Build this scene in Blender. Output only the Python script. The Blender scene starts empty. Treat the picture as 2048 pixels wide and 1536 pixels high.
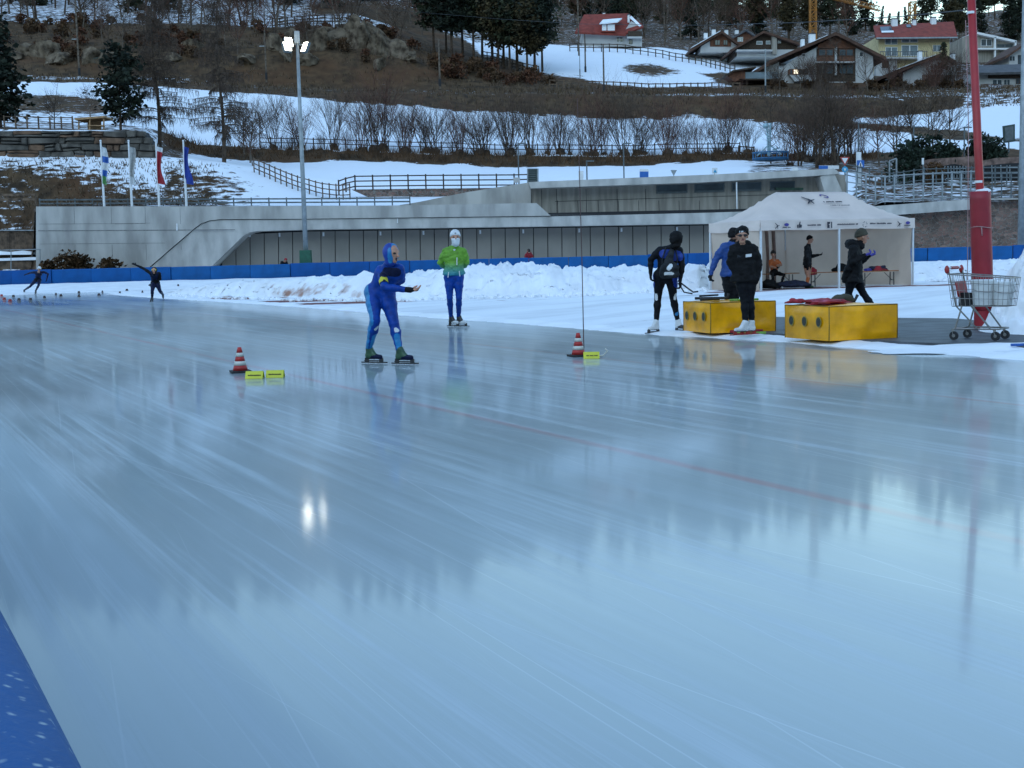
import bpy, bmesh, math, random
import numpy as np
from mathutils import Vector, Matrix, noise as mnoise
sc = bpy.context.scene
col = sc.collection
R = math.radians
rnd = random.Random(7)

# ------------------------------------------------------------------ camera
CAM_H, F_PX, PITCH, ROLL = 1.28, 2557.0, R(5.63), R(1.45)
cd = bpy.data.cameras.new('camera'); cd.sensor_width = 36.0; cd.lens = 36.0 * F_PX / 2048.0
cd.clip_start = 0.05; cd.clip_end = 3000
cam = bpy.data.objects.new('camera', cd); col.objects.link(cam)
CM = Matrix.Rotation(math.pi / 2 - PITCH, 4, 'X') @ Matrix.Rotation(-ROLL, 4, 'Z')
cam.matrix_world = Matrix.Translation((0, 0, CAM_H)) @ CM
sc.camera = cam
# ------------------------------------------------------------------ sky, sun, exposure
SUN_EL, SUN_AZ = R(30), R(205)
w = bpy.data.worlds.new('World'); sc.world = w; w.use_nodes = True
wn = w.node_tree.nodes; wl = w.node_tree.links
sky = wn.new('ShaderNodeTexSky'); sky.sky_type = 'NISHITA'; sky.sun_disc = False
sky.sun_elevation = SUN_EL; sky.sun_rotation = SUN_AZ
sky.air_density = 2.0; sky.dust_density = 0.2; sky.ozone_density = 5.5
wn['Background'].inputs['Strength'].default_value = 0.13
wl.new(sky.outputs[0], wn['Background'].inputs[0])
sd = bpy.data.lights.new('sun', 'SUN'); sd.energy = 0.15; sd.angle = R(70); sd.color = (1.0, 0.95, 0.88)
so = bpy.data.objects.new('sun', sd); col.objects.link(so)
sv = Vector((math.sin(SUN_AZ) * math.cos(R(55)), math.cos(SUN_AZ) * math.cos(R(55)), math.sin(R(55))))
so.rotation_euler = sv.to_track_quat('Z', 'Y').to_euler()
vs = sc.view_settings
vs.view_transform = 'Standard'; vs.look = 'None'; vs.gamma = 1.0; vs.exposure = 1.15; vs.use_curve_mapping = False
sc.render.film_transparent = False
sc.cycles.max_bounces = 6; sc.cycles.glossy_bounces = 3; sc.cycles.diffuse_bounces = 3
sc.cycles.transparent_max_bounces = 8; sc.cycles.sample_clamp_indirect = 6.0

# ------------------------------------------------------------------ surveying helpers (photo bearings -> places in metres)
CMR = np.array(CM.to_3x3())
def ray(px, py):
    v = CMR @ np.array([(px - 1024) / F_PX, -(py - 768) / F_PX, -1.0])
    return v
def P(px, py, D):
    v = ray(px, py); t = D / v[1]
    return Vector((v[0] * t, D, CAM_H + v[2] * t))
def G(px, py, z=0.0):
    v = ray(px, py); t = (z - CAM_H) / v[2]
    return Vector((v[0] * t, v[1] * t, z))
def clamp(x, a, b): return max(a, min(b, x))
def sstep(a, b, x):
    t = clamp((x - a) / (b - a), 0, 1); return t * t * (3 - 2 * t)
def fbm(x, y, z=0.0, o=4):
    return mnoise.fractal(Vector((x, y, z)), 1.0, 2.0, o)

# ------------------------------------------------------------------ mesh helpers
class MB:
    def __init__(s): s.v = []; s.f = []; s.m = []
    def add(s, vs_, fs_, m=0):
        b = len(s.v); s.v += [tuple(p) for p in vs_]
        for f in fs_: s.f.append(tuple(b + i for i in f)); s.m.append(m)
    def box(s, c, d, rz=0.0, m=0, taper=1.0, M=None):
        x, y, z = d[0] / 2, d[1] / 2, d[2] / 2
        ps = [(-x, -y, -z), (x, -y, -z), (x, y, -z), (-x, y, -z),
              (-x * taper, -y * taper, z), (x * taper, -y * taper, z), (x * taper, y * taper, z), (-x * taper, y * taper, z)]
        if M is None:
            ca, sa = math.cos(rz), math.sin(rz)
            ps = [(c[0] + p[0] * ca - p[1] * sa, c[1] + p[0] * sa + p[1] * ca, c[2] + p[2]) for p in ps]
        else:
            ps = [tuple(Vector(c) + M @ Vector(p)) for p in ps]
        s.add(ps, [(0, 3, 2, 1), (4, 5, 6, 7), (0, 1, 5, 4), (1, 2, 6, 5), (2, 3, 7, 6), (3, 0, 4, 7)], m)
    def beam(s, a, b, wd, ht, m=0):
        a = Vector(a); b = Vector(b); d = (b - a); L = d.length; d.normalize()
        up = Vector((0, 0, 1)) if abs(d.z) < 0.95 else Vector((0, 1, 0))
        sx = d.cross(up).normalized(); uz = sx.cross(d)
        M = Matrix((sx, d, uz)).transposed()
        s.box((a + b) / 2, (wd, L, ht), m=m, M=M)
    def tube(s, pts, r, n=6, m=0, r1=None, cap=True):
        pts = [Vector(p) for p in pts]; k = len(pts); rings = []
        rr = r if isinstance(r, (list, tuple)) else [r + ((r1 if r1 is not None else r) - r) * i / max(1, k - 1) for i in range(k)]
        up = None
        vs_ = []
        for i, p in enumerate(pts):
            t = (pts[min(i + 1, k - 1)] - pts[max(i - 1, 0)])
            if t.length < 1e-9: t = Vector((0, 0, 1))
            t.normalize()
            if up is None:
                up = Vector((0, 0, 1)) if abs(t.z) < 0.9 else Vector((1, 0, 0))
            a = t.cross(up)
            if a.length < 1e-6: a = t.orthogonal()
            a.normalize(); b = a.cross(t); up = b
            for j in range(n):
                an = 2 * math.pi * j / n
                vs_.append(p + a * (rr[i] * math.cos(an)) + b * (rr[i] * math.sin(an)))
        fs_ = []
        for i in range(k - 1):
            for j in range(n):
                j2 = (j + 1) % n
                fs_.append((i * n + j, i * n + j2, (i + 1) * n + j2, (i + 1) * n + j))
        if cap: fs_.append(tuple(range(n - 1, -1, -1))); fs_.append(tuple((k - 1) * n + j for j in range(n)))
        s.add(vs_, fs_, m)
    def cyl(s, a, b, r0, r1=None, n=10, m=0): s.tube([a, b], r0, n, m, r0 if r1 is None else r1)
    def prism(s, poly, off, m=0):
        n = len(poly); off = Vector(off); a = [Vector(p) for p in poly]; b = [p + off for p in a]
        fs_ = [tuple(range(n)), tuple(range(2 * n - 1, n - 1, -1))]
        for i in range(n):
            j = (i + 1) % n; fs_.append((i, i + n, j + n, j))
        s.add(a + b, fs_, m)
    def wall(s, pts, Y0, depth, m=0): s.prism([P(x, y, Y0) for x, y in pts], (0, depth, 0), m)
    def quad(s, a, b, c, d, m=0): s.add([a, b, c, d], [(0, 1, 2, 3)], m)
    def lathe(s, c, prof, n=16, m=0):
        c = Vector(c); vs_ = []; fs_ = []
        for r, z in prof:
            for j in range(n):
                an = 2 * math.pi * j / n; vs_.append(c + Vector((r * math.cos(an), r * math.sin(an), z)))
        for i in range(len(prof) - 1):
            for j in range(n):
                j2 = (j + 1) % n; fs_.append((i * n + j, i * n + j2, (i + 1) * n + j2, (i + 1) * n + j))
        fs_.append(tuple(range(n - 1, -1, -1))); fs_.append(tuple((len(prof) - 1) * n + j for j in range(n)))
        s.add(vs_, fs_, m)
    def blob(s, c, d, sub=2, amp=0.2, freq=1.0, m=0, seed=0.0, flat=False):
        bm = bmesh.new(); bmesh.ops.create_icosphere(bm, subdivisions=sub, radius=1.0)
        vs_ = []
        for v in bm.verts:
            p = v.co.copy(); k = 1 + amp * fbm(p.x * freq + seed, p.y * freq + seed * 1.3, p.z * freq, 3)
            if flat and p.z < -0.25: p.z = -0.25
            vs_.append((c[0] + p.x * k * d[0], c[1] + p.y * k * d[1], c[2] + p.z * k * d[2]))
        fs_ = [tuple(v.index for v in f.verts) for f in bm.faces]; bm.free()
        s.add(vs_, fs_, m)
    def mesh(s, name, mats, org=(0, 0, 0), smooth=False):
        me = bpy.data.meshes.new(name); o = Vector(org)
        me.from_pydata([(p[0] - o.x, p[1] - o.y, p[2] - o.z) for p in s.v], [], s.f)
        if not isinstance(mats, (list, tuple)): mats = [mats]
        for mt in mats: me.materials.append(mt)
        if len(mats) > 1: me.polygons.foreach_set('material_index', s.m)
        if smooth: me.polygons.foreach_set('use_smooth', [True] * len(s.f))
        bm = bmesh.new(); bm.from_mesh(me); bmesh.ops.recalc_face_normals(bm, faces=bm.faces); bm.to_mesh(me); bm.free()
        me.update(); return me
    def build(s, name, mats, parent=None, smooth=False, org=None):
        if org is None:
            org = Vector((0, 0, 0)); q = parent
            while q is not None: org = org + q.location; q = q.parent
        o = bpy.data.objects.new(name, s.mesh(name, mats, org, smooth)); col.objects.link(o)
        if parent is not None: o.parent = parent
        else: o.location = org
        return o
def tag(o, label=None, cat=None, group=None, kind=None):
    if label: o['label'] = label
    if cat: o['category'] = cat
    if group: o['group'] = group
    if kind: o['kind'] = kind
    return o
def thing(name, label, cat, loc=(0, 0, 0), group=None):
    o = bpy.data.objects.new(name, None); col.objects.link(o); o.location = loc; o.empty_display_size = 0.2
    return tag(o, label, cat, group)
def copy_tree(o, parent=None):
    c = o.copy(); col.objects.link(c); c.parent = parent
    for ch in list(o.children): copy_tree(ch, c)
    return c
def mobj(name, me, parent=None, loc=(0, 0, 0)):
    o = bpy.data.objects.new(name, me); col.objects.link(o); o.location = loc
    if parent is not None: o.parent = parent
    return o

# ------------------------------------------------------------------ materials
def mat(name, c, rough=0.7, var=0.18, scale=6.0, bump=0.0, metal=0.0, c2=None, spec=0.5, stretch=None, detail=4, emit=0.0, bscale=None, coord='Object', sss=0.0, coat=0.0):
    m = bpy.data.materials.new(name); m.use_nodes = True; nt = m.node_tree; N = nt.nodes; L = nt.links
    b = N['Principled BSDF']; b.inputs['Roughness'].default_value = rough; b.inputs['Metallic'].default_value = metal
    b.inputs['Specular IOR Level'].default_value = spec
    if coat: b.inputs['Coat Weight'].default_value = coat; b.inputs['Coat Roughness'].default_value = 0.15
    tc = N.new('ShaderNodeTexCoord'); mp = N.new('ShaderNodeMapping'); L.new(tc.outputs[coord], mp.inputs[0])
    if stretch: mp.inputs['Scale'].default_value = stretch
    nz = N.new('ShaderNodeTexNoise'); nz.inputs['Scale'].default_value = scale; nz.inputs['Detail'].default_value = detail
    L.new(mp.outputs[0], nz.inputs[0])
    mx = N.new('ShaderNodeMix'); mx.data_type = 'RGBA'
    d = c2 if c2 else tuple(x * (1 - 2 * var) for x in c)
    mx.inputs[6].default_value = (*(c if c2 else tuple(min(1, x * (1 + var * 0.6)) for x in c)), 1); mx.inputs[7].default_value = (*d, 1)
    rp = N.new('ShaderNodeMapRange'); rp.inputs[1].default_value = 0.35; rp.inputs[2].default_value = 0.65
    L.new(nz.outputs[0], rp.inputs[0]); L.new(rp.outputs[0], mx.inputs[0]); L.new(mx.outputs[2], b.inputs['Base Color'])
    if bump:
        bp = N.new('ShaderNodeBump'); bp.inputs['Strength'].default_value = bump; bp.inputs['Distance'].default_value = 0.02
        n2 = nz
        if bscale:
            n2 = N.new('ShaderNodeTexNoise'); n2.inputs['Scale'].default_value = bscale; n2.inputs['Detail'].default_value = 5; L.new(mp.outputs[0], n2.inputs[0])
        L.new(n2.outputs[0], bp.inputs['Height']); L.new(bp.outputs[0], b.inputs['Normal'])
    if emit:
        b.inputs['Emission Color'].default_value = (*c, 1); b.inputs['Emission Strength'].default_value = emit
    if sss:
        b.inputs['Subsurface Weight'].default_value = sss
    return m
M = {}
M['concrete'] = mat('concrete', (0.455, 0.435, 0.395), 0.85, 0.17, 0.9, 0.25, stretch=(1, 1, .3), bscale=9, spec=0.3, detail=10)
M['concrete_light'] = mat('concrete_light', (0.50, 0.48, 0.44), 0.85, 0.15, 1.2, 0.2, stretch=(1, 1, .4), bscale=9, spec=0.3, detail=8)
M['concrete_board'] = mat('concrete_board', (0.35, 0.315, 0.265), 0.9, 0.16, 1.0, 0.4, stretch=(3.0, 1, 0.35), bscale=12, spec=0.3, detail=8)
M['panel'] = mat('grey_panel', (0.275, 0.25, 0.215), 0.6, 0.07, 0.4, spec=0.3)
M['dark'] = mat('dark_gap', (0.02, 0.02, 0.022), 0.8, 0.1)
M['white_paint'] = mat('white_paint', (0.75, 0.75, 0.74), 0.5, 0.05)
M['galv'] = mat('galvanised', (0.30, 0.33, 0.34), 0.5, 0.12, 3, metal=0.35)
M['galv_dark'] = mat('galvanised_dark', (0.12, 0.14, 0.145), 0.6, 0.15, 3, metal=0.2)
M['wood_dark'] = mat('wood_dark', (0.055, 0.034, 0.020), 0.85, 0.25, 5)
M['wood_old'] = mat('wood_old', (0.145, 0.095, 0.06), 0.9, 0.3, 3)
M['wood_brown'] = mat('wood_brown', (0.16, 0.06, 0.028), 0.8, 0.25, 3)
M['wood_new'] = mat('wood_new', (0.42, 0.25, 0.12), 0.7, 0.2, 3)
M['blue_pad'] = mat('blue_pad', (0.0, 0.092, 0.31), 0.6, 0.16, 0.8, 0.3, bscale=4, spec=0.25)
M['blue_pad_b'] = mat('blue_pad_faded', (0.004, 0.105, 0.32), 0.6, 0.18, 0.9, 0.3, bscale=5, spec=0.25); M['blue_pad_c'] = mat('blue_pad_dark', (0.0, 0.078, 0.29), 0.55, 0.16, 0.7, 0.3, bscale=5, spec=0.25)
M['black'] = mat('black_cloth', (0.006, 0.006, 0.007), 0.8, 0.3, 12, 0.35, bscale=22, spec=0.25)
M['rubber'] = mat('rubber', (0.02, 0.02, 0.022), 0.7, 0.2, 8)
M['glass'] = mat('glass_dark', (0.06, 0.08, 0.09), 0.08, 0.2, 1, spec=0.8)
M['glass_sky'] = mat('glass_pale', (0.20, 0.25, 0.27), 0.05, 0.1, 1, spec=1.0)
M['bark'] = mat('bark', (0.075, 0.048, 0.030), 0.95, 0.3, 4)
M['bark_grey'] = mat('bark_grey', (0.15, 0.115, 0.085), 0.95, 0.3, 5)
M['twig'] = mat('twig', (0.095, 0.060, 0.040), 0.95, 0.3, 3)
M['twig_red'] = mat('twig_red', (0.13, 0.058, 0.038), 0.95, 0.3, 3)
M['leaf_dry'] = mat('leaf_dry', (0.12, 0.045, 0.018), 0.9, 0.35, 2)

def snow_mat(name, dirt=0.0):
    m = mat(name, (0.86, 0.885, 0.91), 0.62, 0.05, 1.2, 0.55, bscale=7, spec=0.35)
    if dirt:
        nt = m.node_tree; N = nt.nodes; L = nt.links; b = N['Principled BSDF']
        old = b.inputs['Base Color'].links[0].from_socket
        at = N.new('ShaderNodeAttribute'); at.attribute_name = 'dirt'
        nz = N.new('ShaderNodeTexNoise'); nz.inputs['Scale'].default_value = 2.2; nz.inputs['Detail'].default_value = 7
        tc = N.new('ShaderNodeTexCoord'); L.new(tc.outputs['Object'], nz.inputs[0])
        ad = N.new('ShaderNodeMath'); ad.operation = 'MULTIPLY_ADD'; L.new(nz.outputs[0], ad.inputs[0]); ad.inputs[1].default_value = 1.0; L.new(at.outputs['Fac'], ad.inputs[2])
        mr = N.new('ShaderNodeMapRange'); mr.inputs[1].default_value = 0.85; mr.inputs[2].default_value = 1.15; L.new(ad.outputs[0], mr.inputs[0])
        mx = N.new('ShaderNodeMix'); mx.data_type = 'RGBA'; L.new(mr.outputs[0], mx.inputs[0]); L.new(old, mx.inputs[6])
        mx.inputs[7].default_value = (0.36, 0.19, 0.13, 1); L.new(mx.outputs[2], b.inputs['Base Color'])
    return m
def translucent(m, amt):
    nt = m.node_tree; N = nt.nodes; L = nt.links; b = N['Principled BSDF']; out = N['Material Output']; t = N.new('ShaderNodeBsdfTranslucent'); mx = N.new('ShaderNodeMixShader'); mx.inputs[0].default_value = amt
    L.new(b.inputs['Base Color'].links[0].from_socket, t.inputs[0]); L.new(b.outputs[0], mx.inputs[1]); L.new(t.outputs[0], mx.inputs[2]); L.new(mx.outputs[0], out.inputs[0]); return m
M['snow'] = snow_mat('snow')
M['snow_dirty'] = snow_mat('snow_dirty', 1.0)
# ================================================================== ground: ice, infield, snow
TD = (G(2048, 1090) - G(790, 800)).normalized() * -1          # along the straight, away from us
TN = Vector((-TD.y, TD.x, 0)); TN = TN if TN.x > 0 else -TN    # across the straight, to the infield
def tcoord(p): return p.x * TD.x + p.y * TD.y, p.x * TN.x + p.y * TN.y
T_RED1 = tcoord(G(1500, 960))[1]; T_RED2 = tcoord(G(1700, 772))[1]; T_EDGE = tcoord(G(250, 1100))[1]
TANG = math.atan2(TD.y, TD.x)

def ice_material():
    m = bpy.data.materials.new('rink_ice'); m.use_nodes = True; nt = m.node_tree; N = nt.nodes; L = nt.links
    b = N['Principled BSDF']; b.inputs['IOR'].default_value = 1.33
    tc = N.new('ShaderNodeTexCoord')
    mp = N.new('ShaderNodeMapping'); mp.vector_type = 'TEXTURE'; mp.inputs['Rotation'].default_value = (0, 0, TANG)
    L.new(tc.outputs['Object'], mp.inputs[0])             # x along the straight, y across it
    def noise(scale, sx, sy, detail=5, rough=0.6):
        q = N.new('ShaderNodeMapping'); q.inputs['Scale'].default_value = (sx, sy, 1); L.new(mp.outputs[0], q.inputs[0])
        n = N.new('ShaderNodeTexNoise'); n.inputs['Scale'].default_value = scale; n.inputs['Detail'].default_value = detail; n.inputs['Roughness'].default_value = rough
        L.new(q.outputs[0], n.inputs[0]); return n.outputs[0]
    def rng(s, a, bb, c=0.0, d=1.0):
        r = N.new('ShaderNodeMapRange'); r.inputs[1].default_value = a; r.inputs[2].default_value = bb; r.inputs[3].default_value = c; r.inputs[4].default_value = d
        L.new(s, r.inputs[0]); return r.outputs[0]
    def math_(op, a, bb):
        k = N.new('ShaderNodeMath'); k.operation = op
        for i, x in enumerate((a, bb)):
            if isinstance(x, (int, float)): k.inputs[i].default_value = x
            else: L.new(x, k.inputs[i])
        return k.outputs[0]
    def mix(f, a, bb):
        k = N.new('ShaderNodeMix'); k.data_type = 'RGBA'
        if isinstance(f, (int, float)): k.inputs[0].default_value = f
        else: L.new(f, k.inputs[0])
        for i, x in ((6, a), (7, bb)):
            if isinstance(x, tuple): k.inputs[i].default_value = (*x, 1)
            else: L.new(x, k.inputs[i])
        return k.outputs[2]
    sep = N.new('ShaderNodeSeparateXYZ'); L.new(mp.outputs[0], sep.inputs[0])
    Y = sep.outputs[1]
    big = noise(0.2, 0.3, 1.0, 5, .6)
    streak = noise(1.0, 0.10, 7.0, 9, 0.74)
    fine = noise(1.0, 0.22, 16.0, 4, 0.6)
    scr = noise(1.0, 0.5, 60.0, 3, 0.7)
    pat = noise(0.5, 0.25, 0.8, 6, 0.7)
    frost = math_('MULTIPLY', rng(streak, 0.49, 0.60), rng(pat, 0.42, 0.56))
    frost = math_('MAXIMUM', frost, math_('MULTIPLY', rng(scr, 0.66, 0.74), 0.35))
    base = mix(rng(big, 0.38, 0.62), (0.24, 0.305, 0.32), (0.325, 0.39, 0.405))
    base = mix(math_('MULTIPLY', rng(fine, 0.35, 0.7), 0.28), base, (0.36, 0.44, 0.50))
    for k_, (da, sx_, sy_, lo_) in enumerate(((0.13, .12, 34., .685), (-0.16, .14, 40., .69), (0.03, .05, 55., .68))):
        q_ = N.new('ShaderNodeMapping'); q_.inputs['Rotation'].default_value = (0, 0, da); L.new(mp.outputs[0], q_.inputs[0])
        q2 = N.new('ShaderNodeMapping'); q2.inputs['Scale'].default_value = (sx_, sy_, 1); q2.inputs['Location'].default_value = (k_ * 7.3, k_ * 3.1, 0); L.new(q_.outputs[0], q2.inputs[0])
        n_ = N.new('ShaderNodeTexNoise'); n_.inputs['Scale'].default_value = 1.0; n_.inputs['Detail'].default_value = 2; L.new(q2.outputs[0], n_.inputs[0])
        base = mix(math_('MULTIPLY', rng(n_.outputs[0], lo_, lo_ + .016), 0.26), base, (0.66, 0.72, 0.76))
    base = mix(math_('MULTIPLY', frost, 0.34), base, (0.64, 0.72, 0.78))
    sg = -1.0 if (Matrix.Rotation(-TANG, 3, 'Z') @ TN).y < 0 else 1.0
    for t0, wdt, amt in ((T_RED1, 0.05, 0.6), (T_RED2, 0.035, 0.55)):
        dist = math_('ABSOLUTE', math_('SUBTRACT', Y, t0 * sg), 0.0)
        lm = rng(dist, wdt * 0.4, wdt * 1.5, 1.0, 0.0)
        lm = math_('MULTIPLY', lm, rng(noise(1.0, 0.4, 3.0, 5), 0.30, 0.62, 0.15, 1.0))
        base = mix(math_('MULTIPLY', lm, amt), base, (0.42, 0.12, 0.13))
    # the unpolished strip beside our barrier
    ed = rng(math_('MULTIPLY', Y, sg), T_EDGE - 0.05, T_EDGE + 0.05, 1.0, 0.0)
    base = mix(math_('MULTIPLY', ed, 0.5), base, (0.40, 0.47, 0.50))
    L.new(base, b.inputs['Base Color'])
    ro = math_('ADD', rng(streak, 0.35, 0.70, 0.28, 0.36), math_('MULTIPLY', frost, 0.10))
    ro = math_('ADD', ro, math_('MULTIPLY', ed, 0.22))
    L.new(ro, b.inputs['Roughness']); b.inputs['Coat IOR'].default_value = 1.33; L.new(math_('SUBTRACT', rng(big, .36, .64, .92, .42), math_('ADD', math_('MULTIPLY', frost, .16), math_('MULTIPLY', ed, .25))), b.inputs['Coat Weight']); L.new(rng(streak, .35, .7, .045, .10), b.inputs['Coat Roughness'])
    b.inputs['Specular IOR Level'].default_value = 0.5
    bp = N.new('ShaderNodeBump'); bp.inputs['Strength'].default_value = 0.09; bp.inputs['Distance'].default_value = 0.004
    hh = math_('ADD', math_('MULTIPLY', fine, 0.6), math_('ADD', math_('MULTIPLY', scr, 0.25), math_('MULTIPLY', frost, 0.2)))
    L.new(hh, bp.inputs['Height']); L.new(bp.outputs[0], b.inputs['Normal']); b2 = N.new('ShaderNodeBump'); b2.inputs['Strength'].default_value = 0.05; b2.inputs['Distance'].default_value = 0.004; L.new(hh, b2.inputs['Height']); L.new(b2.outputs[0], b.inputs['Coat Normal'])
    return m
M['ice'] = ice_material()

def infield_material():
    m = mat('infield_track', (0.20, 0.055, 0.05), 0.85, 0.25, 5, 0.3, bscale=25)
    nt = m.node_tree; N = nt.nodes; L = nt.links; b = N['Principled BSDF']; old = b.inputs['Base Color'].links[0].from_socket
    tc = N.new('ShaderNodeTexCoord'); mp = N.new('ShaderNodeMapping'); mp.vector_type = 'TEXTURE'; mp.inputs['Rotation'].default_value = (0, 0, TANG + R(-62)); L.new(tc.outputs['Object'], mp.inputs[0])
    q = N.new('ShaderNodeMapping'); q.inputs['Scale'].default_value = (0.10, 0.75, 1); L.new(mp.outputs[0], q.inputs[0])
    nz = N.new('ShaderNodeTexNoise'); nz.inputs['Scale'].default_value = 1.0; nz.inputs['Detail'].default_value = 7; nz.inputs['Roughness'].default_value = 0.62; L.new(q.outputs[0], nz.inputs[0])
    at = N.new('ShaderNodeAttribute'); at.attribute_name = 'bare'
    ad = N.new('ShaderNodeMath'); ad.operation = 'ADD'; L.new(nz.outputs[0], ad.inputs[0]); L.new(at.outputs['Fac'], ad.inputs[1])
    mr = N.new('ShaderNodeMapRange'); mr.inputs[1].default_value = 0.70; mr.inputs[2].default_value = 0.78; L.new(ad.outputs[0], mr.inputs[0])
    n3 = N.new('ShaderNodeMapRange'); n3.inputs[1].default_value = 0.45; n3.inputs[2].default_value = 0.72; n3.inputs[3].default_value = 0.0; n3.inputs[4].default_value = 0.55; L.new(nz.outputs[0], n3.inputs[0])
    sn = N.new('ShaderNodeMix'); sn.data_type = 'RGBA'; sn.inputs[6].default_value = (0.80, 0.835, 0.87, 1); sn.inputs[7].default_value = (0.42, 0.44, 0.47, 1); L.new(n3.outputs[0], sn.inputs[0])
    mx = N.new('ShaderNodeMix'); mx.data_type = 'RGBA'; L.new(mr.outputs[0], mx.inputs[0]); L.new(sn.outputs[2], mx.inputs[6]); L.new(old, mx.inputs[7])
    L.new(mx.outputs[2], b.inputs['Base Color'])
    return m
M['infield'] = infield_material()

def grid_obj(name, f, nu, nv, mats, attr=None, afun=None, kind='structure', smooth=True):
    vs_ = [f(i / nu, j / nv) for j in range(nv + 1) for i in range(nu + 1)]
    fs_ = [(j * (nu + 1) + i, j * (nu + 1) + i + 1, (j + 1) * (nu + 1) + i + 1, (j + 1) * (nu + 1) + i) for j in range(nv) for i in range(nu)]
    me = bpy.data.meshes.new(name); me.from_pydata([tuple(v) for v in vs_], [], fs_)
    for mt in (mats if isinstance(mats, list) else [mats]): me.materials.append(mt)
    if smooth: me.polygons.foreach_set('use_smooth', [True] * len(fs_))
    if attr:
        a = me.attributes.new(attr, 'FLOAT', 'POINT'); a.data.foreach_set('value', [afun(Vector(v)) for v in vs_])
    o = bpy.data.objects.new(name, me); col.objects.link(o); o['kind'] = kind
    if me.polygons[0].normal.z < 0: me.flip_normals()
    return o

# one sheet under everything, out to the horizon
mb = MB(); mb.quad((-1500, -400, -0.35), (1500, -400, -0.35), (1500, 2500, -0.35), (-1500, 2500, -0.35))
tag(mb.build('ground', M['snow']), kind='structure')
# far apron of trodden snow between ice and far barrier
mb = MB(); mb.quad((-160, -10, -0.012), (160, -10, -0.012), (160, 88, -0.012), (-160, 88, -0.012))
tag(mb.build('snow_apron', M['snow']), kind='structure')
# inner edge of the ice, from the bend to the right
EDGE = [(178, 583), (200, 578), (300, 572), (230, 588), (310, 594), (430, 601), (560, 609), (730, 621), (900, 634), (1100, 648), (1300, 664), (1440, 672), (1560, 678), (1700, 689), (1850, 699), (2048, 713), (2300, 733), (2700, 765)]
INNER = [G(x, y) for x, y in EDGE[3:]]
TIP = [G(178, 582), G(215, 577), G(300, 572.5), G(420, 568), G(700, 560), G(1100, 549)]
FAR_ICE = [G(-1400, 632), G(-700, 608), G(-200, 596), G(0, 591), G(140, 586)]
near = [Vector((0, 0, 0)) + TN * 0.12 + TD * -14, Vector((0, 0, 0)) + TN * 0.12 + TD * 90]
mb = MB()
ringp = [near[1] + Vector((-20, 0, 0)), near[0]] + [INNER[-1] + Vector((6, -20, 0)), INNER[-1]] + INNER[-2::-1] + TIP[:1] + FAR_ICE[::-1]
from mathutils.geometry import tessellate_polygon
tri = tessellate_polygon([[Vector((p.x, p.y, 0)) for p in ringp]])
mb.add([(p.x, p.y, 0.0) for p in ringp], [tuple(t) for t in tri])
ice = tag(mb.build('ice', M['ice']), kind='structure')

# infield (running track under snow)
def bare_at(p):
    v = 0.0
    a = G(420, 598); b_ = G(735, 610)
    for (x, y, rx, ry, k) in BARE:
        dx = (p.x - x); dy = (p.y - y)
        v = max(v, k * max(0.0, 1 - (dx / rx) ** 2 - (dy / ry) ** 2))
    return v - 0.02
BARE = []
for (x, y, rx, ry, k) in ((600, 604, 3.3, 1.6, 0.75), (470, 599, 2.8, 1.6, 0.65), (700, 607.5, 2.8, 1.2, 0.7), (1640, 578, 5.5, 1.3, 0.45), (1880, 572, 4.0, 1.2, 0.32), (1250, 596, 3.5, 0.6, 0.25), (1450, 586, 3.0, 1.0, 0.3), (1060, 602, 3.5, .5, 0.22), (280, 579, 5, .9, 0.25), (1330, 655, 2.2, .35, .22), (1240, 645, 2.0, .3, .2)):
    g = G(x, y); BARE.append((g.x, g.y, rx, ry, k))
INN_X = [p.x for p in INNER]; INN_Y = [p.y for p in INNER]
def infield_f(u, v):
    x = INN_X[0] + (INN_X[-1] + 8 - INN_X[0]) * u
    y0 = float(np.interp(x, INN_X, INN_Y)); y0 = y0 if x <= INN_X[-1] else INN_Y[-1] - (x - INN_X[-1]) * 2.0
    far = 62.0
    y = y0 + (far - y0) * (v ** 1.35)
    return (x, y, 0.012 + (0.02 * sstep(0, 0.02, v)) + 0.012 * fbm(x * .6, y * .6))
grid_obj('infield', infield_f, 130, 130, M['infield'], 'bare', bare_at)
# low ridge of scraped snow along the inner edge of the ice
def ridge_f(u, v):
    k = u * (len(INNER) - 1); i = min(int(k), len(INNER) - 2); p = INNER[i].lerp(INNER[i + 1], k - i)
    t = (INNER[i + 1] - INNER[i]).normalized(); n = Vector((t.y, -t.x, 0)); n = n if n.y < 0 else -n
    wob = 0.10 * fbm(p.x * 1.1, p.y * 1.1) + 0.05 * fbm(p.x * 4, p.y * 4)
    s = (v - 0.5) * 0.85 + wob
    h = max(0.0, 1 - (2 * v - 1) ** 2) * (0.045 + 0.03 * fbm(p.x * 2, p.y * 2, 3.0))
    q = p + n * s
    return (q.x, q.y, h - 0.004)
grid_obj('snow_ridge', ridge_f, 420, 8, M['snow'])

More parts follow.
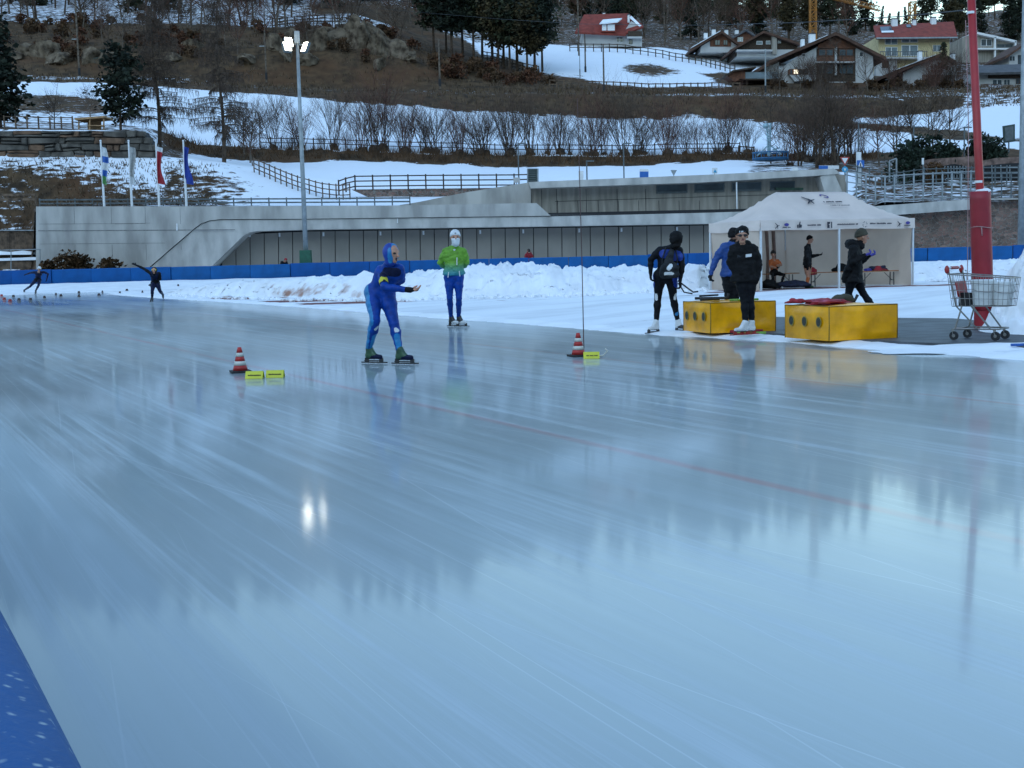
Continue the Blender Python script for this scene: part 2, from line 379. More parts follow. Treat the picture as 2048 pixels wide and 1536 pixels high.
# ---- ploughed snow banks on the infield
def bank(name, base, tops, width, steep, nu, nv, seed, lump=0.16, mat_=None, dirt=None):
    """base: photo points of the front foot; tops: photo points of the crest"""
    B = [G(x, y) for x, y in base]; bx = [b[0] for b in base]
    def f(u, v):
        px = bx[0] + (bx[-1] - bx[0]) * u
        by = np.interp(px, bx, [b[1] for b in base]); p = G(px, by)
        ty = np.interp(px, [t[0] for t in tops], [t[1] for t in tops])
        yc = p.y + width * 0.42
        H = P(px, ty, yc).z
        s = v * width
        prof = sstep(0, 0.36, v) ** 0.8 * (1 - sstep(0.55, 1.0, v))
        q = Vector((px, 0, 0)); pp = P(px, by, p.y + s)
        x, y = pp.x, pp.y
        l1 = fbm(x * 0.55 + seed, y * 0.55, 0, 3); l2 = fbm(x * 1.7 + seed, y * 1.7, 5, 4); l3 = abs(fbm(x * 3.6, y * 3.6 + seed, 2, 3)) + .35 * abs(fbm(x * 8.5, y * 8.5 + seed, 5, 2))
        env = sstep(0, 0.10, v) * (1 - sstep(0.85, 1, v))
        z = H * prof * (1 + 0.10 * l1) + env * (lump * (0.55 * l2 + 0.6 * (0.4 - l3)) * min(1, H))
        y2 = y + 0.28 * l2 * env - 0.1 * l3 * env
        return (x + 0.12 * l1, y2 - 0.25 * fbm(x * .8, seed) * (1 - v), max(z, -0.02) + 0.004)
    return grid_obj(name, f, nu, nv, mat_ or M['snow'], 'dirt' if dirt else None, dirt)
def dirt_fun(p):
    v = 0.0
    for (x, y, rx, ry, k) in DIRT:
        v = max(v, k * max(0, 1 - ((p.x - x) / rx) ** 2 - ((p.z - y) / ry) ** 2))
    return v
DIRT = []
for (x, y, rx, ry, k) in ((555, 590, 1.3, 0.25, .5), (520, 597, 1.6, .22, .55), (600, 578, 2.2, .25, .42), (680, 590, 1.2, .3, .35), (470, 584, 1.2, .25, .35)):
    g = P(x, y, 41.5); DIRT.append((g.x, g.z, rx, ry, k))
bank('snow_bank', [(322, 590), (400, 592), (500, 595), (620, 598), (740, 600), (900, 599), (1100, 595), (1290, 588), (1400, 583), (1426, 577), (1600, 570.5), (1836, 564), (2048, 556.5), (2400, 545), (2900, 528)],
     [(322, 590), (360, 578), (430, 569), (520, 562), (600, 559), (700, 555), (830, 550), (900, 541), (950, 535), (1020, 533), (1100, 536), (1180, 538), (1250, 541), (1330, 539), (1420, 533), (1600, 528), (1836, 527), (1900, 527), (1960, 525), (2048, 521), (2400, 510), (2900, 495)],
     4.6, 1, 760, 60, 3.1, 0.36, M['snow_dirty'], dirt_fun)
# low snow shelf in front of the far barrier
def shelf_z(x, y):
    px = 1024 + x / y * F_PX; yf = float(np.interp(px, [-900, 0, 150, 300, 500, 800, 1400, 2700], [56, 66, 69, 72, 73, 74, 73, 70])); v = (y - yf) / (80.2 - yf)
    return 0.42 * sstep(0.0, 0.9, v) + 0.05 * fbm(x * .5, y * .5) * sstep(0, .2, v) - 0.006 if v > 0 else 0.0
def shelf_f(u, v):
    px = -900 + 3600 * u
    yf = np.interp(px, [-900, 0, 150, 300, 500, 800, 1400, 2700], [56, 66, 69, 72, 73, 74, 73, 70]); x = P(px, 560, 70).x
    y = yf + (80.2 - yf) * v
    x = P(px, 560, y).x
    return (x, y, 0.42 * sstep(0.0, 0.9, v) + 0.05 * fbm(x * .5, y * .5) * sstep(0, .2, v) - 0.006)
grid_obj('snow_shelf', shelf_f, 160, 24, M['snow'])
# heap beside the red post
def heap_f(u, v):
    a = u * 2 * math.pi; r = v
    c = G(2148, 674)
    rx, ry = 1.36, 1.5
    x = c.x + .22 + rx * r * math.cos(a); y = c.y + .55 + ry * r * math.sin(a)
    k = 1 - r
    h = 1.42 * (sstep(0, 0.75, k)) ** 0.8
    n1 = fbm(x * 1.3, y * 1.3, 4, 4); n2 = abs(fbm(x * 3.5, y * 3.5, 1, 3))
    e = sstep(0, .25, k)
    return (x + 0.10 * n1 * e, y + 0.12 * n2 * e, h * (1 + .12 * n1) + e * (0.30 * n1 - 0.26 * n2 + .10 * fbm(x * 8, y * 8, 3, 3)) - 0.006)
grid_obj('snow_heap', heap_f, 180, 70, M['snow'])
def crust_f(u, v):
    a = u * 2 * math.pi; c = G(1985, 700)
    rr = v * (1 + 0.25 * fbm(math.cos(a) * 2, math.sin(a) * 2))
    x = c.x + 1.5 * rr * math.cos(a); y = c.y + 0.55 * rr * math.sin(a)
    return (x, y, 0.012 + 0.06 * sstep(0, .6, 1 - v) + 0.01 * fbm(x * 3, y * 3))
grid_obj('snow_crust', crust_f, 60, 10, M['snow'])
# rubber mats around the yellow mats
M['mat'] = mat('rubber_mat', (0.075, 0.085, 0.095), 0.6, 0.25, 2.5, 0.3, bscale=30)
mq = [G(1395, 671), G(1480, 640), G(1905, 644), G(2090, 660), G(2060, 703), G(1880, 697), G(1700, 687.5), G(1560, 676)]
mb = MB(); mb.prism([Vector((p.x, p.y, 0.035)) for p in mq], (0, 0, 0.03))
tag(mb.build('rubber_matting', M['mat']), kind='structure')

# ================================================================== the valley's other side, behind us and to the sides
def valley_f(u, v):
    a = R(168) + R(204) * u; r = 190 + 420 * v
    x = r * math.cos(a) * 1.15; y = r * math.sin(a) + 60
    e = sstep(0, .25, min(u, 1 - u) * 2.2)
    return (x, y, -.3 + (150 * v ** .9 * (.35 + .65 * e)) + 9 * fbm(x * .012, y * .012, 2, 5) * v + 5 * fbm(x * .07, y * .07, 2, 4) * sstep(.1, .4, v))
M['far_wood'] = mat('far_wooded_slope', (.06, .055, .035), .95, .3, .05, 1.0, c2=(.25, .25, .25), bscale=.2, detail=8)
grid_obj('valley_side', valley_f, 120, 40, M['far_wood'])
# ================================================================== hillside
FE = [
 (86.7, [(-1800, 545), (0, 542), (70, 542), (76, 420), (700, 420), (900, 430), (1700, 430), (1760, 404), (2100, 402), (3900, 402)]),
 (91.0, [(-1800, 470), (0, 470), (70, 468), (80, 408), (650, 408), (800, 410), (1000, 425), (1100, 445), (1690, 440), (1720, 398), (2100, 388), (3900, 388)]),
 (93.0, [(-1800, 425), (0, 420), (70, 417), (100, 404), (500, 395), (650, 404), (720, 398), (1000, 400), (1100, 425), (1685, 420), (1720, 392), (2100, 382), (3900, 382)]),
 (98.0, [(-1800, 312), (0, 307), (310, 313), (390, 318), (450, 332), (520, 354), (600, 372), (690, 392), (900, 384), (1060, 374), (1120, 358), (1680, 350), (1740, 372), (1850, 365), (2100, 360), (3900, 360)]),
 (100.2, [(-1800, 262), (0, 258), (290, 262), (318, 312), (450, 326), (540, 345), (690, 362), (1060, 368), (1120, 352), (1700, 345), (1800, 350), (2100, 350), (3900, 350)]),
 (116, [(-1800, 248), (0, 250), (300, 262), (350, 298), (420, 318), (540, 326), (700, 321), (850, 328), (1000, 336), (1300, 330), (1500, 322), (1650, 325), (1800, 320), (1900, 318), (2048, 318), (3900, 318)]),
 (120.5, [(-1800, 238), (0, 240), (300, 252), (400, 290), (540, 300), (700, 304), (1000, 313), (1300, 313), (1500, 308), (1650, 315), (1800, 300), (2048, 296), (3900, 296)]),
 (150, [(-1800, 160), (0, 164), (220, 166), (450, 183), (540, 187), (700, 206), (900, 223), (1100, 234), (1300, 241), (1500, 245), (1700, 242), (1800, 232), (2048, 212), (3900, 205)]),
 (157, [(-1800, 152), (0, 156), (300, 160), (500, 174), (700, 183), (900, 187), (1100, 188), (1300, 192), (1500, 192), (1700, 197), (2048, 186), (3900, 180)]),
 (163, [(-1800, 147), (0, 151), (300, 155), (500, 169), (700, 178), (900, 181), (1100, 182), (1300, 186), (1500, 186), (1700, 190), (2048, 180), (3900, 175)]),
 (171, [(-1800, 100), (0, 105), (300, 102), (500, 95), (750, 98), (850, 135), (1000, 160), (1090, 165), (1200, 173), (1450, 175), (1600, 172), (2048, 170), (3900, 160)]),
 (190, [(-1800, 40), (0, 50), (300, 52), (600, 58), (780, 58), (860, 88), (960, 118), (1080, 128), (1200, 130), (1450, 150), (1700, 152), (2048, 150), (3900, 130)]),
 (215, [(-1800, 10), (0, 22), (550, 30), (720, 32), (860, 70), (1000, 85), (1120, 90), (1300, 97), (1450, 112), (1600, 118), (2048, 112), (3900, 90)]),
 (250, [(-1800, -25), (0, -5), (600, -5), (800, 0), (1000, 40), (1150, 68), (1300, 75), (1500, 84), (1700, 90), (1900, 85), (2048, 75), (3900, 30)]),
 (320, [(-1800, -70), (0, -45), (700, -45), (900, -20), (1100, 15), (1250, 30), (1500, 42), (1700, 56), (1780, 60), (1850, 58), (2048, 40), (3900, -40)]),
 (420, [(-1800, -120), (0, -95), (700, -95), (1000, -60), (1250, -20), (1500, 18), (1700, 44), (1780, 50), (1850, 46), (2048, 10), (3900, -100)]),
 (560, [(-1800, -110), (0, -85), (1000, -50), (1500, 30), (1780, 60), (2048, 20), (3900, -80)]),
]
FD = [f[0] for f in FE]
def hill_col(px):
    return [P(px, float(np.interp(px, [a for a, b in f[1]], [b for a, b in f[1]])), f[0]).z for f in FE]
_hc = {}
def pxof(x, y):
    # photo bearing of a place on the hill (level of the horizon)
    return 1024 + x / y * F_PX
def hillz(x, y):
    px = pxof(x, y) + 0.0
    # correct the bearing for the roll
    for _ in range(2):
        k = int(round(px / 6.0)) * 6
        if k not in _hc: _hc[k] = hill_col(k)
        z = float(np.interp(y, FD, _hc[k]))
        px = 1024 + (x / y) * F_PX * 1.0 - math.tan(ROLL) * ((z - CAM_H) / y * F_PX + (768 - 516))
    k0 = math.floor(px / 6.0) * 6; t = (px - k0) / 6.0
    for k in (k0, k0 + 6):
        if k not in _hc: _hc[k] = hill_col(k)
    z = (1 - t) * float(np.interp(y, FD, _hc[k0])) + t * float(np.interp(y, FD, _hc[k0 + 6]))
    a = sstep(88, 100, y) * 0.10 + sstep(160, 175, y) * 0.5 * (1 - sstep(1000, 1150, px) * .7) + sstep(230, 300, y) * 0.8
    return z + a * fbm(x * 0.13, y * 0.13, 1.0, 5) + 0.04 * fbm(x * .7, y * .7, 3, 3) * sstep(88, 95, y)
def hp(px, D):
    """place on the hillside on a photo bearing, at a distance"""
    x = P(px, 300, D).x
    for _ in range(3):
        z = hillz(x, D)
        py = 516 - (z - CAM_H) / D * F_PX
        x = P(px, py + 0.0, D).x
    return Vector((x, D, hillz(x, D)))
# snow cover: bands by distance, with the photo's bare places; value >0.5 is snow
def snow_cover(px, D):
    if px > 2300: px = 2300
    if px < -100: px = -100
    ip = lambda a, b: float(np.interp(px, a, b))
    s = 0.0
    if D < 101:
        if px < 330:
            lim = ip([0, 100, 200, 330], [97.2, 97.1, 96.3, 94.2])
            s = 0.80 if D > lim else (0.46 if D > lim - 1.8 else 0.20 + 0.2 * sstep(120, 330, px))
            if px < 72: s = 0.3 if D < 93 else 0.3 + 0.4 * (D > 97)
        elif px < 720: s = 0.44 + 0.5 * sstep(420, 600, px) + .25 * (D > 96.6)
        else: s = 0.62 if px > 1690 else 0.95
        if px > 1700: s = 0.42
    elif D < 116:
        s = 0.95 if 380 < px < 1480 else 0.30
        if px <= 330: s = 0.30 + 0.3 * (D > 112)
        if px >= 1480: s = 0.55 if px < 1600 else 0.35
        if 1700 < px: s = 0.35
    elif D < 121: s = 0.05 if px > 330 else 0.5
    elif D < 150.5:
        s = 0.95
        if px < 260: s = 0.95 if D > ip([0, 150, 210, 260], [140, 139, 137, 125]) else 0.25 + 0.35 * (D < 128)
        if px > 1560:                                   # diagonal brown strip on the right
            c = ip([1560, 1700, 1850, 2000], [152, 146, 132, 126]); s = 0.1 if abs(D - c) < ip([1560, 1850, 2000], [3.5, 4, 1.0]) else 0.95
    elif D < 157: s = 0.05 if px < 1900 else 0.5
    elif D < 163: s = 0.22 if 380 < px < 1300 else 0.45
    elif D < 215:
        s = 0.05
        if px > 1060 - (D - 171) * 3.4 and D > ip([880, 1000, 1080, 1180, 1300, 1480], [205, 196, 182, 174, 171, 170]) and px < ip([170, 190, 215], [1470, 1430, 1640]) * 0 + float(np.interp(D, [170, 176, 190, 200, 215], [1460, 1440, 1380, 1720, 1700])): s = 0.9
        if 1250 < px < 1360 and 182 < D < 197: s -= 0.75 * max(0, 1 - ((px - 1300) / 75) ** 2 - ((D - 189) / 8) ** 2)
        if px > 1750: s = 0.35
        if px < 800 and D > 194: s = 0.50
    else:
        s = 0.50 if px < 620 else (0.42 if px < 1100 else 0.3)
        if 640 < px < 880 and D < 240: s = 0.1
    return s
PXS = list(range(-1800, -60, 60)) + list(range(-60, 2110, 7)) + list(range(2110, 3900, 60))
DS = list(np.arange(86.7, 124, 0.45)) + list(np.arange(124, 172, 0.8)) + list(np.arange(172, 220, 1.5)) + list(np.arange(220, 561, 6))
vsH = []; att = []
for D in DS:
    for px in PXS:
        # straight rows: place on bearing px
        x = (px - 1024) / F_PX * D
        z = hillz(x, D)
        # bearing with roll
        q = px - math.tan(ROLL) * ((z - CAM_H) / D * F_PX + 252)
        vsH.append((x, D, z))
        j1 = fbm(x * .06, D * .06, 9.0, 4); j2 = fbm(x * .35, D * .35, 4.0, 3)
        att.append(snow_cover(q + 26 * j1 + 5 * j2, D + (1.1 * j2 + 1.2 * j1) * sstep(101, 122, D)))
nU = len(PXS)
# soften the band edges and give them ragged outlines
A_ = np.array(att).reshape(len(DS), nU)
for _ in range(2):
    Q = np.pad(A_, 1, mode='edge'); A_ = (Q[:-2, 1:-1] + Q[2:, 1:-1] + Q[1:-1, :-2] + Q[1:-1, 2:] + 2 * Q[1:-1, 1:-1]) / 6
att = list(A_.ravel())
# unseen dark blocks added inside the hill to stop sky shining through underneath
for x0_, x1_, zt_ in ((-220, -14, 5.55), (-14, 25.2, 3.65), (25.2, 230, 4.9)):
    mb = MB(); mb.box(((x0_ + x1_) / 2, 93.2, (zt_ - .34) / 2), (x1_ - x0_, .6, zt_ + .34)); tag(mb.build('sky_blocker', M['dark']), kind='structure')
fsH = [(j * nU + i, j * nU + i + 1, (j + 1) * nU + i + 1, (j + 1) * nU + i) for j in range(len(DS) - 1) for i in range(nU - 1)]
me = bpy.data.meshes.new('hillside'); me.from_pydata(vsH, [], fsH)
me.polygons.foreach_set('use_smooth', [True] * len(fsH))
a = me.attributes.new('snow', 'FLOAT', 'POINT'); a.data.foreach_set('value', att)
def hill_material():
    m = mat('hillside', (0.105, 0.065, 0.034), 0.95, 0.2, 0.9, 1.0, c2=(0.036, 0.024, 0.014), bscale=2.5, detail=8, spec=0.2)
    nt = m.node_tree; N = nt.nodes; L = nt.links; b = N['Principled BSDF']; old = b.inputs['Base Color'].links[0].from_socket
    tc = N.new('ShaderNodeTexCoord')
    at = N.new('ShaderNodeAttribute'); at.attribute_name = 'snow'
    q = N.new('ShaderNodeMapping'); q.inputs['Scale'].default_value = (0.5, 0.9, 1.4); L.new(tc.outputs['Object'], q.inputs[0])
    nz = N.new('ShaderNodeTexNoise'); nz.inputs['Scale'].default_value = 1.9; nz.inputs['Detail'].default_value = 8; nz.inputs['Roughness'].default_value = 0.68; L.new(q.outputs[0], nz.inputs[0])
    k = N.new('ShaderNodeMath'); k.operation = 'MULTIPLY_ADD'; L.new(nz.outputs[0], k.inputs[0]); k.inputs[1].default_value = 2.1; k.inputs[2].default_value = -1.05
    ad = N.new('ShaderNodeMath'); ad.operation = 'ADD'; L.new(k.outputs[0], ad.inputs[0]); L.new(at.outputs['Fac'], ad.inputs[1])
    mr = N.new('ShaderNodeMapRange'); mr.inputs[1].default_value = 0.44; mr.inputs[2].default_value = 0.60; L.new(ad.outputs[0], mr.inputs[0])
    # reddish leaf litter in patches
    n2 = N.new('ShaderNodeTexNoise'); n2.inputs['Scale'].default_value = 0.13; n2.inputs['Detail'].default_value = 7; L.new(tc.outputs['Object'], n2.inputs[0])
    r2 = N.new('ShaderNodeMapRange'); r2.inputs[1].default_value = 0.5; r2.inputs[2].default_value = 0.68; r2.inputs[4].default_value = 0.7; L.new(n2.outputs[0], r2.inputs[0])
    m1 = N.new('ShaderNodeMix'); m1.data_type = 'RGBA'; L.new(r2.outputs[0], m1.inputs[0]); L.new(old, m1.inputs[6]); m1.inputs[7].default_value = (0.100, 0.048, 0.022, 1)
    mx = N.new('ShaderNodeMix'); mx.data_type = 'RGBA'; L.new(mr.outputs[0], mx.inputs[0]); L.new(m1.outputs[2], mx.inputs[6]); mx.inputs[7].default_value = (0.80, 0.84, 0.885, 1)
    L.new(mx.outputs[2], b.inputs['Base Color'])
    return m
M['hill'] = hill_material()
me.materials.append(M['hill'])
hill = bpy.data.objects.new('hillside', me); col.objects.link(hill); hill['kind'] = 'structure'
# ================================================================== concrete stadium building
bl = thing('stadium_building', 'long low grey concrete rink building with a row of dark panel doors and ramped walls', 'building', (0, 86, 0))
mb = MB(); mb.wall([(72, 413), (400, 412.5), (780, 411), (1073, 406), (1101, 431.5), (620, 437.5), (440, 438.5), (418, 441), (402, 447), (388, 457), (300, 533), (298, 546), (72, 548)], 86.0, 4.0)
mb.build('end_wall', M['concrete'], bl)
mb = MB(); mb.wall([(302, 534), (390, 458), (404, 448), (419, 442.4), (440, 440), (620, 438.8), (1101, 433), (1430, 425), (1700, 416), (1962, 396.5), (1962, 417.5), (1836, 426.5), (1700, 436), (1430, 447), (1100, 452.5), (620, 459), (515, 462), (500, 464.5), (486, 472), (425, 531), (423, 545), (301, 546)], 86.12, 2.2)
mb.build('beam', M['concrete_light'], bl)
# grooves (formwork joints) on the end wall
mb = MB()
mb.beam(P(76, 461.5, 85.99), P(470, 459.5, 85.99), 0.02, 0.05)
for y0, y1, x0, x1 in ((448, 447, 78, 290), (488, 486, 80, 330), (448, 446, 230, 300)):
    mb.beam(P(x0, y0, 85.995), P(x1, y1, 85.995), 0.014, 0.02)
for x in (148, 222, 290, 360): mb.beam(P(x, 414, 85.995), P(x + 1, 448, 85.995), 0.014, 0.02); mb.beam(P(x + 2, 489, 85.995), P(x + 3, 520 if x < 300 else 500, 85.995), 0.014, 0.02)
mb.build('formwork_joint', mat('joint', (0.22, 0.22, 0.21), 0.9), bl)
mb = MB(); mb.beam(P(354, 447, 85.97), P(354, 461, 85.97), 0.08, 0.08); mb.build('downpipe', M['white_paint'], bl); mb = MB(); mb.beam(P(795, 437, 86.0), P(795, 446, 86.0), 0.06, 0.06); mb.build('downpipe', M['white_paint'], bl)
# recess behind the beam, and each panel
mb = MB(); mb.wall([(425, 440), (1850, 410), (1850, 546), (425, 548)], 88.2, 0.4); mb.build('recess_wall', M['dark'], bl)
xs = np.arange(444, 1850, 28.35)
lamp_i = 0
for i, x in enumerate(xs):
    yt = float(np.interp(x, [430, 500, 620, 1100, 1430, 1850], [526, 468, 463, 456, 450.5, 429]))
    y2 = float(np.interp(x + 26.6, [430, 500, 620, 1100, 1430, 1850], [526, 468, 463, 456, 450.5, 429]))
    if 595 < x < 612: pass
    mb = MB(); mb.wall([(x, yt), (x + 26.8, y2), (x + 27.6, 546), (x + 0.8, 546)], 88.02 + 0.012 * ((i * 7) % 3), 0.1); mb.build('panel', M['panel'], bl)
for x in (499.5, 559, 647, 761, 847, 960.5, 1046.5, 1158.5, 1243, 1354, 1440):
    yb = float(np.interp(x, [430, 620, 1100, 1430, 1850], [465, 463, 456, 450.5, 429])) + 4
    c = P(x, yb + 2, 87.9); mb = MB(); mb.box(c, (0.12, 0.1, 0.26)); mb.build('wall_lamp', M['white_paint'], bl)
# set-back upper storey
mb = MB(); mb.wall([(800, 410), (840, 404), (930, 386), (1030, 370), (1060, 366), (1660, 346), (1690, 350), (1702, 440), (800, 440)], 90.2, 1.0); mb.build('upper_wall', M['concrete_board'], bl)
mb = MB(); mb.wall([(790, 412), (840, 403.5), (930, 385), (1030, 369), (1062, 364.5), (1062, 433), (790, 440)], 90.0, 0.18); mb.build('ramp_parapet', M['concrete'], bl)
mb = MB(); mb.wall([(1057, 364), (1400, 350), (1600, 340.5), (1668, 337), (1681, 347), (1640, 351), (1400, 365), (1062, 376.5)], 88.6, 5.0); mb.build('roof_slab', M['concrete_light'], bl)
mb = MB(); mb.wall([(1640, 353), (1666, 341), (1700, 418), (1660, 421)], 88.7, 4.5); mb.build('sloped_end_wall', M['concrete_light'], bl)
for x in (1062, 1083, 1113, 1172, 1234, 1291): mb = MB(); mb.beam(P(x, 378, 90.19), P(x + 1, 431, 90.19), 0.03, 0.03); mb.build('formwork_joint', M['dark'], bl)
mb = MB()
for x in np.arange(1115, 1560, 40.5): mb.beam(P(x, 401, 90.18), P(x + 1, 430, 90.18), 0.025, 0.03)
mb.beam(P(1110, 403, 90.185), P(1560, 389, 90.185), 0.02, 0.03); mb.build('formwork_joint', M['dark'], bl)
for x0, x1 in ((1313, 1375), (1389, 1449), (1464, 1523), (1540, 1590)):
    f = lambda x: 371.5 - (x - 1313) * 0.028
    mb = MB(); mb.wall([(x0, f(x0) - 2), (x1, f(x1) - 2), (x1, f(x1) + 14), (x0, f(x0) + 14)], 90.12, 0.12); fr = mb.build('window', M['galv_dark'], bl)
    mb = MB(); mb.wall([(x0 + 2, f(x0)), (x1 - 2, f(x1)), (x1 - 2, f(x1) + 12), (x0 + 2, f(x0) + 12)], 90.1, 0.05); mb.build('pane', M['glass'], fr)
    mb = MB(); mb.wall([(x0, f(x0) + 14), (x1, f(x1) + 14), (x1, f(x1) + 15.5), (x0, f(x0) + 15.5)], 90.0, 0.2); mb.build('sill', M['galv_dark'], fr)
for x in (1473,): mb = MB(); mb.cyl(P(x, 364, 88.8), P(x + 1, 421, 88.8), 0.05); mb.build('column', M['white_paint'], bl)
mb = MB()
for k in range(6): mb.box(P(1556 + k * 9, 378, 89.9), (0.34, 0.3, 0.16))
mb.build('green_box', mat('dark_green', (0.02, 0.06, 0.035), 0.6), bl)
# rubble wall under the beam, right
def rubble():
    m = bpy.data.materials.new('rubble_stone'); m.use_nodes = True; nt = m.node_tree; N = nt.nodes; L = nt.links; b = N['Principled BSDF']
    tc = N.new('ShaderNodeTexCoord'); mp = N.new('ShaderNodeMapping'); mp.inputs['Scale'].default_value = (1, 1, 1.5); L.new(tc.outputs['Object'], mp.inputs[0])
    nz = N.new('ShaderNodeTexNoise'); nz.inputs['Scale'].default_value = 1.5; L.new(mp.outputs[0], nz.inputs[0])
    mx0 = N.new('ShaderNodeMix'); mx0.data_type = 'RGBA'; mx0.inputs[0].default_value = 0.35; L.new(mp.outputs[0], mx0.inputs[6]); L.new(nz.outputs['Color'], mx0.inputs[7])
    v = N.new('ShaderNodeTexVoronoi'); v.inputs['Scale'].default_value = 5.5; L.new(mx0.outputs[2], v.inputs[0])
    v2 = N.new('ShaderNodeTexVoronoi'); v2.feature = 'DISTANCE_TO_EDGE'; v2.inputs['Scale'].default_value = 5.5; L.new(mx0.outputs[2], v2.inputs[0])
    hs = N.new('ShaderNodeSeparateColor'); L.new(v.outputs['Color'], hs.inputs[0])
    cr = N.new('ShaderNodeValToRGB'); L.new(hs.outputs[0], cr.inputs[0])
    e = cr.color_ramp.elements; e[0].color = (0.10, 0.07, 0.055, 1); e[1].color = (0.30, 0.21, 0.16, 1)
    n = e.new(0.45); n.color = (0.19, 0.125, 0.095, 1); n = e.new(0.8); n.color = (0.24, 0.13, 0.10, 1)
    mr = N.new('ShaderNodeMapRange'); mr.inputs[1].default_value = 0.02; mr.inputs[2].default_value = 0.08; L.new(v2.outputs[0], mr.inputs[0])
    mx = N.new('ShaderNodeMix'); mx.data_type = 'RGBA'; L.new(mr.outputs[0], mx.inputs[0]); mx.inputs[6].default_value = (0.26, 0.235, 0.205, 1); L.new(cr.outputs[0], mx.inputs[7])
    L.new(mx.outputs[2], b.inputs['Base Color']); b.inputs['Roughness'].default_value = 0.9
    bp = N.new('ShaderNodeBump'); bp.inputs['Strength'].default_value = 0.8; bp.inputs['Distance'].default_value = 0.06; L.new(mr.outputs[0], bp.inputs['Height']); L.new(bp.outputs[0], b.inputs['Normal'])
    return m
M['rubble'] = rubble()
rw = thing('rubble_wall', 'brown rubble stone retaining wall behind the red padded post', 'wall', P(1940, 545, 87))
mb = MB(); mb.wall([(1830, 415), (1960, 404), (1962, 400), (2400, 392), (2400, 546), (1830, 546)], 87.2, 1.5); mb.build('stone_face', M['rubble'], rw)
mb = MB(); mb.wall([(1963, 397.5), (2400, 389), (2400, 392), (1963, 400.5)], 87.0, 1.8); mb.build('coping', M['concrete_light'], rw)

# ================================================================== barrier pads
def pad_mesh(Lw, h, t, mt):
    mb = MB(); b = 0.05; prof = [(0, 0), (0, h - b), (b * 0.3, h - b * 0.3), (b, h), (t - b, h), (t, h - b), (t, 0)]
    n = 8; vs_ = []
    for i in range(n + 1):
        u = i / n; bul = 0.02 * math.sin(u * math.pi) + 0.008 * math.sin(u * 17)
        for (y, z) in prof: vs_.append(((u - .5) * Lw * 0.988, y - (bul if y < t / 2 else 0), z + (bul * 0.5 if z > 0.3 else 0)))
    k = len(prof); fs_ = []
    for i in range(n):
        for j in range(k):
            j2 = (j + 1) % k; fs_.append((i * k + j, i * k + j2, (i + 1) * k + j2, (i + 1) * k + j))
    fs_.append(tuple(range(k))); fs_.append(tuple(n * k + j for j in range(k)))
    mb.add(vs_, fs_); return mb.mesh('barrier_pad', M[mt], smooth=False)
pm = [pad_mesh(2.5, 1.27, 0.45, 'blue_pad'), pad_mesh(2.5, 1.25, 0.45, 'blue_pad_b'), pad_mesh(2.5, 1.29, 0.45, 'blue_pad_c')]
for i in range(-20, 26):
    x = i * 2.5; y = 80.6 + 0.05 * ((i * 5) % 3)
    if x > 22: y -= (x - 22) ** 2 * 0.012
    if x < -30: y -= (x + 30) ** 2 * 0.012
    o = mobj('barrier_pad', pm[(i * i + i // 3) % 3], None, (x, y, 0.0))
    sl = 0.0
    if x > 22: sl = -math.atan((x - 22) * 0.024)
    if x < -30: sl = -math.atan((x + 30) * 0.024)
    o.rotation_euler = (0, 0, sl)
    tag(o, 'blue padded safety barrier segment standing below the concrete building and stone wall', 'barrier', 'blue pads along the far side of the rink')
# our own pad
def frost_mat():
    m = mat('blue_pad_frost', (0.0, 0.070, 0.235), 0.65, 0.15, 1.5, 0.2, bscale=40)
    nt = m.node_tree; N = nt.nodes; L = nt.links; b = N['Principled BSDF']; old = b.inputs['Base Color'].links[0].from_socket
    tc = N.new('ShaderNodeTexCoord'); v = N.new('ShaderNodeTexVoronoi'); v.inputs['Scale'].default_value = 120; L.new(tc.outputs['Object'], v.inputs[0])
    nz = N.new('ShaderNodeTexNoise'); nz.inputs['Scale'].default_value = 160; nz.inputs['Detail'].default_value = 4; L.new(tc.outputs['Object'], nz.inputs[0])
    n2 = N.new('ShaderNodeTexNoise'); n2.inputs['Scale'].default_value = 14; n2.inputs['Detail'].default_value = 3; L.new(tc.outputs['Object'], n2.inputs[0])
    hs = N.new('ShaderNodeSeparateColor'); L.new(v.outputs['Color'], hs.inputs[0])
    a = N.new('ShaderNodeMath'); a.operation = 'MULTIPLY_ADD'; L.new(nz.outputs[0], a.inputs[0]); a.inputs[1].default_value = 0.6; L.new(v.outputs['Distance'], a.inputs[2])
    r = N.new('ShaderNodeMapRange'); r.inputs[1].default_value = 0.72; r.inputs[2].default_value = 0.42; L.new(a.outputs[0], r.inputs[0])
    g = N.new('ShaderNodeMapRange'); g.inputs[1].default_value = 0.66; g.inputs[2].default_value = 0.72; L.new(hs.outputs[0], g.inputs[0])
    g2 = N.new('ShaderNodeMapRange'); g2.inputs[1].default_value = 0.42; g2.inputs[2].default_value = 0.50; L.new(n2.outputs[0], g2.inputs[0])
    k = N.new('ShaderNodeMath'); k.operation = 'MULTIPLY'; L.new(r.outputs[0], k.inputs[0]); L.new(g.outputs[0], k.inputs[1])
    k2 = N.new('ShaderNodeMath'); k2.operation = 'MULTIPLY'; L.new(k.outputs[0], k2.inputs[0]); L.new(g2.outputs[0], k2.inputs[1])
    mx = N.new('ShaderNodeMix'); mx.data_type = 'RGBA'; L.new(k2.outputs[0], mx.inputs[0]); L.new(old, mx.inputs[6]); mx.inputs[7].default_value = (0.30, 0.38, 0.46, 1); L.new(mx.outputs[2], b.inputs['Base Color'])
    return m
zt = 1.02
e0 = G(175, 1536, .99); e1 = G(0, 1215, .99); dr = (e1 - e0).normalized(); nrm = Vector((-dr.y, dr.x, 0)); nrm = nrm if nrm.x < 0 else -nrm
mb = MB()
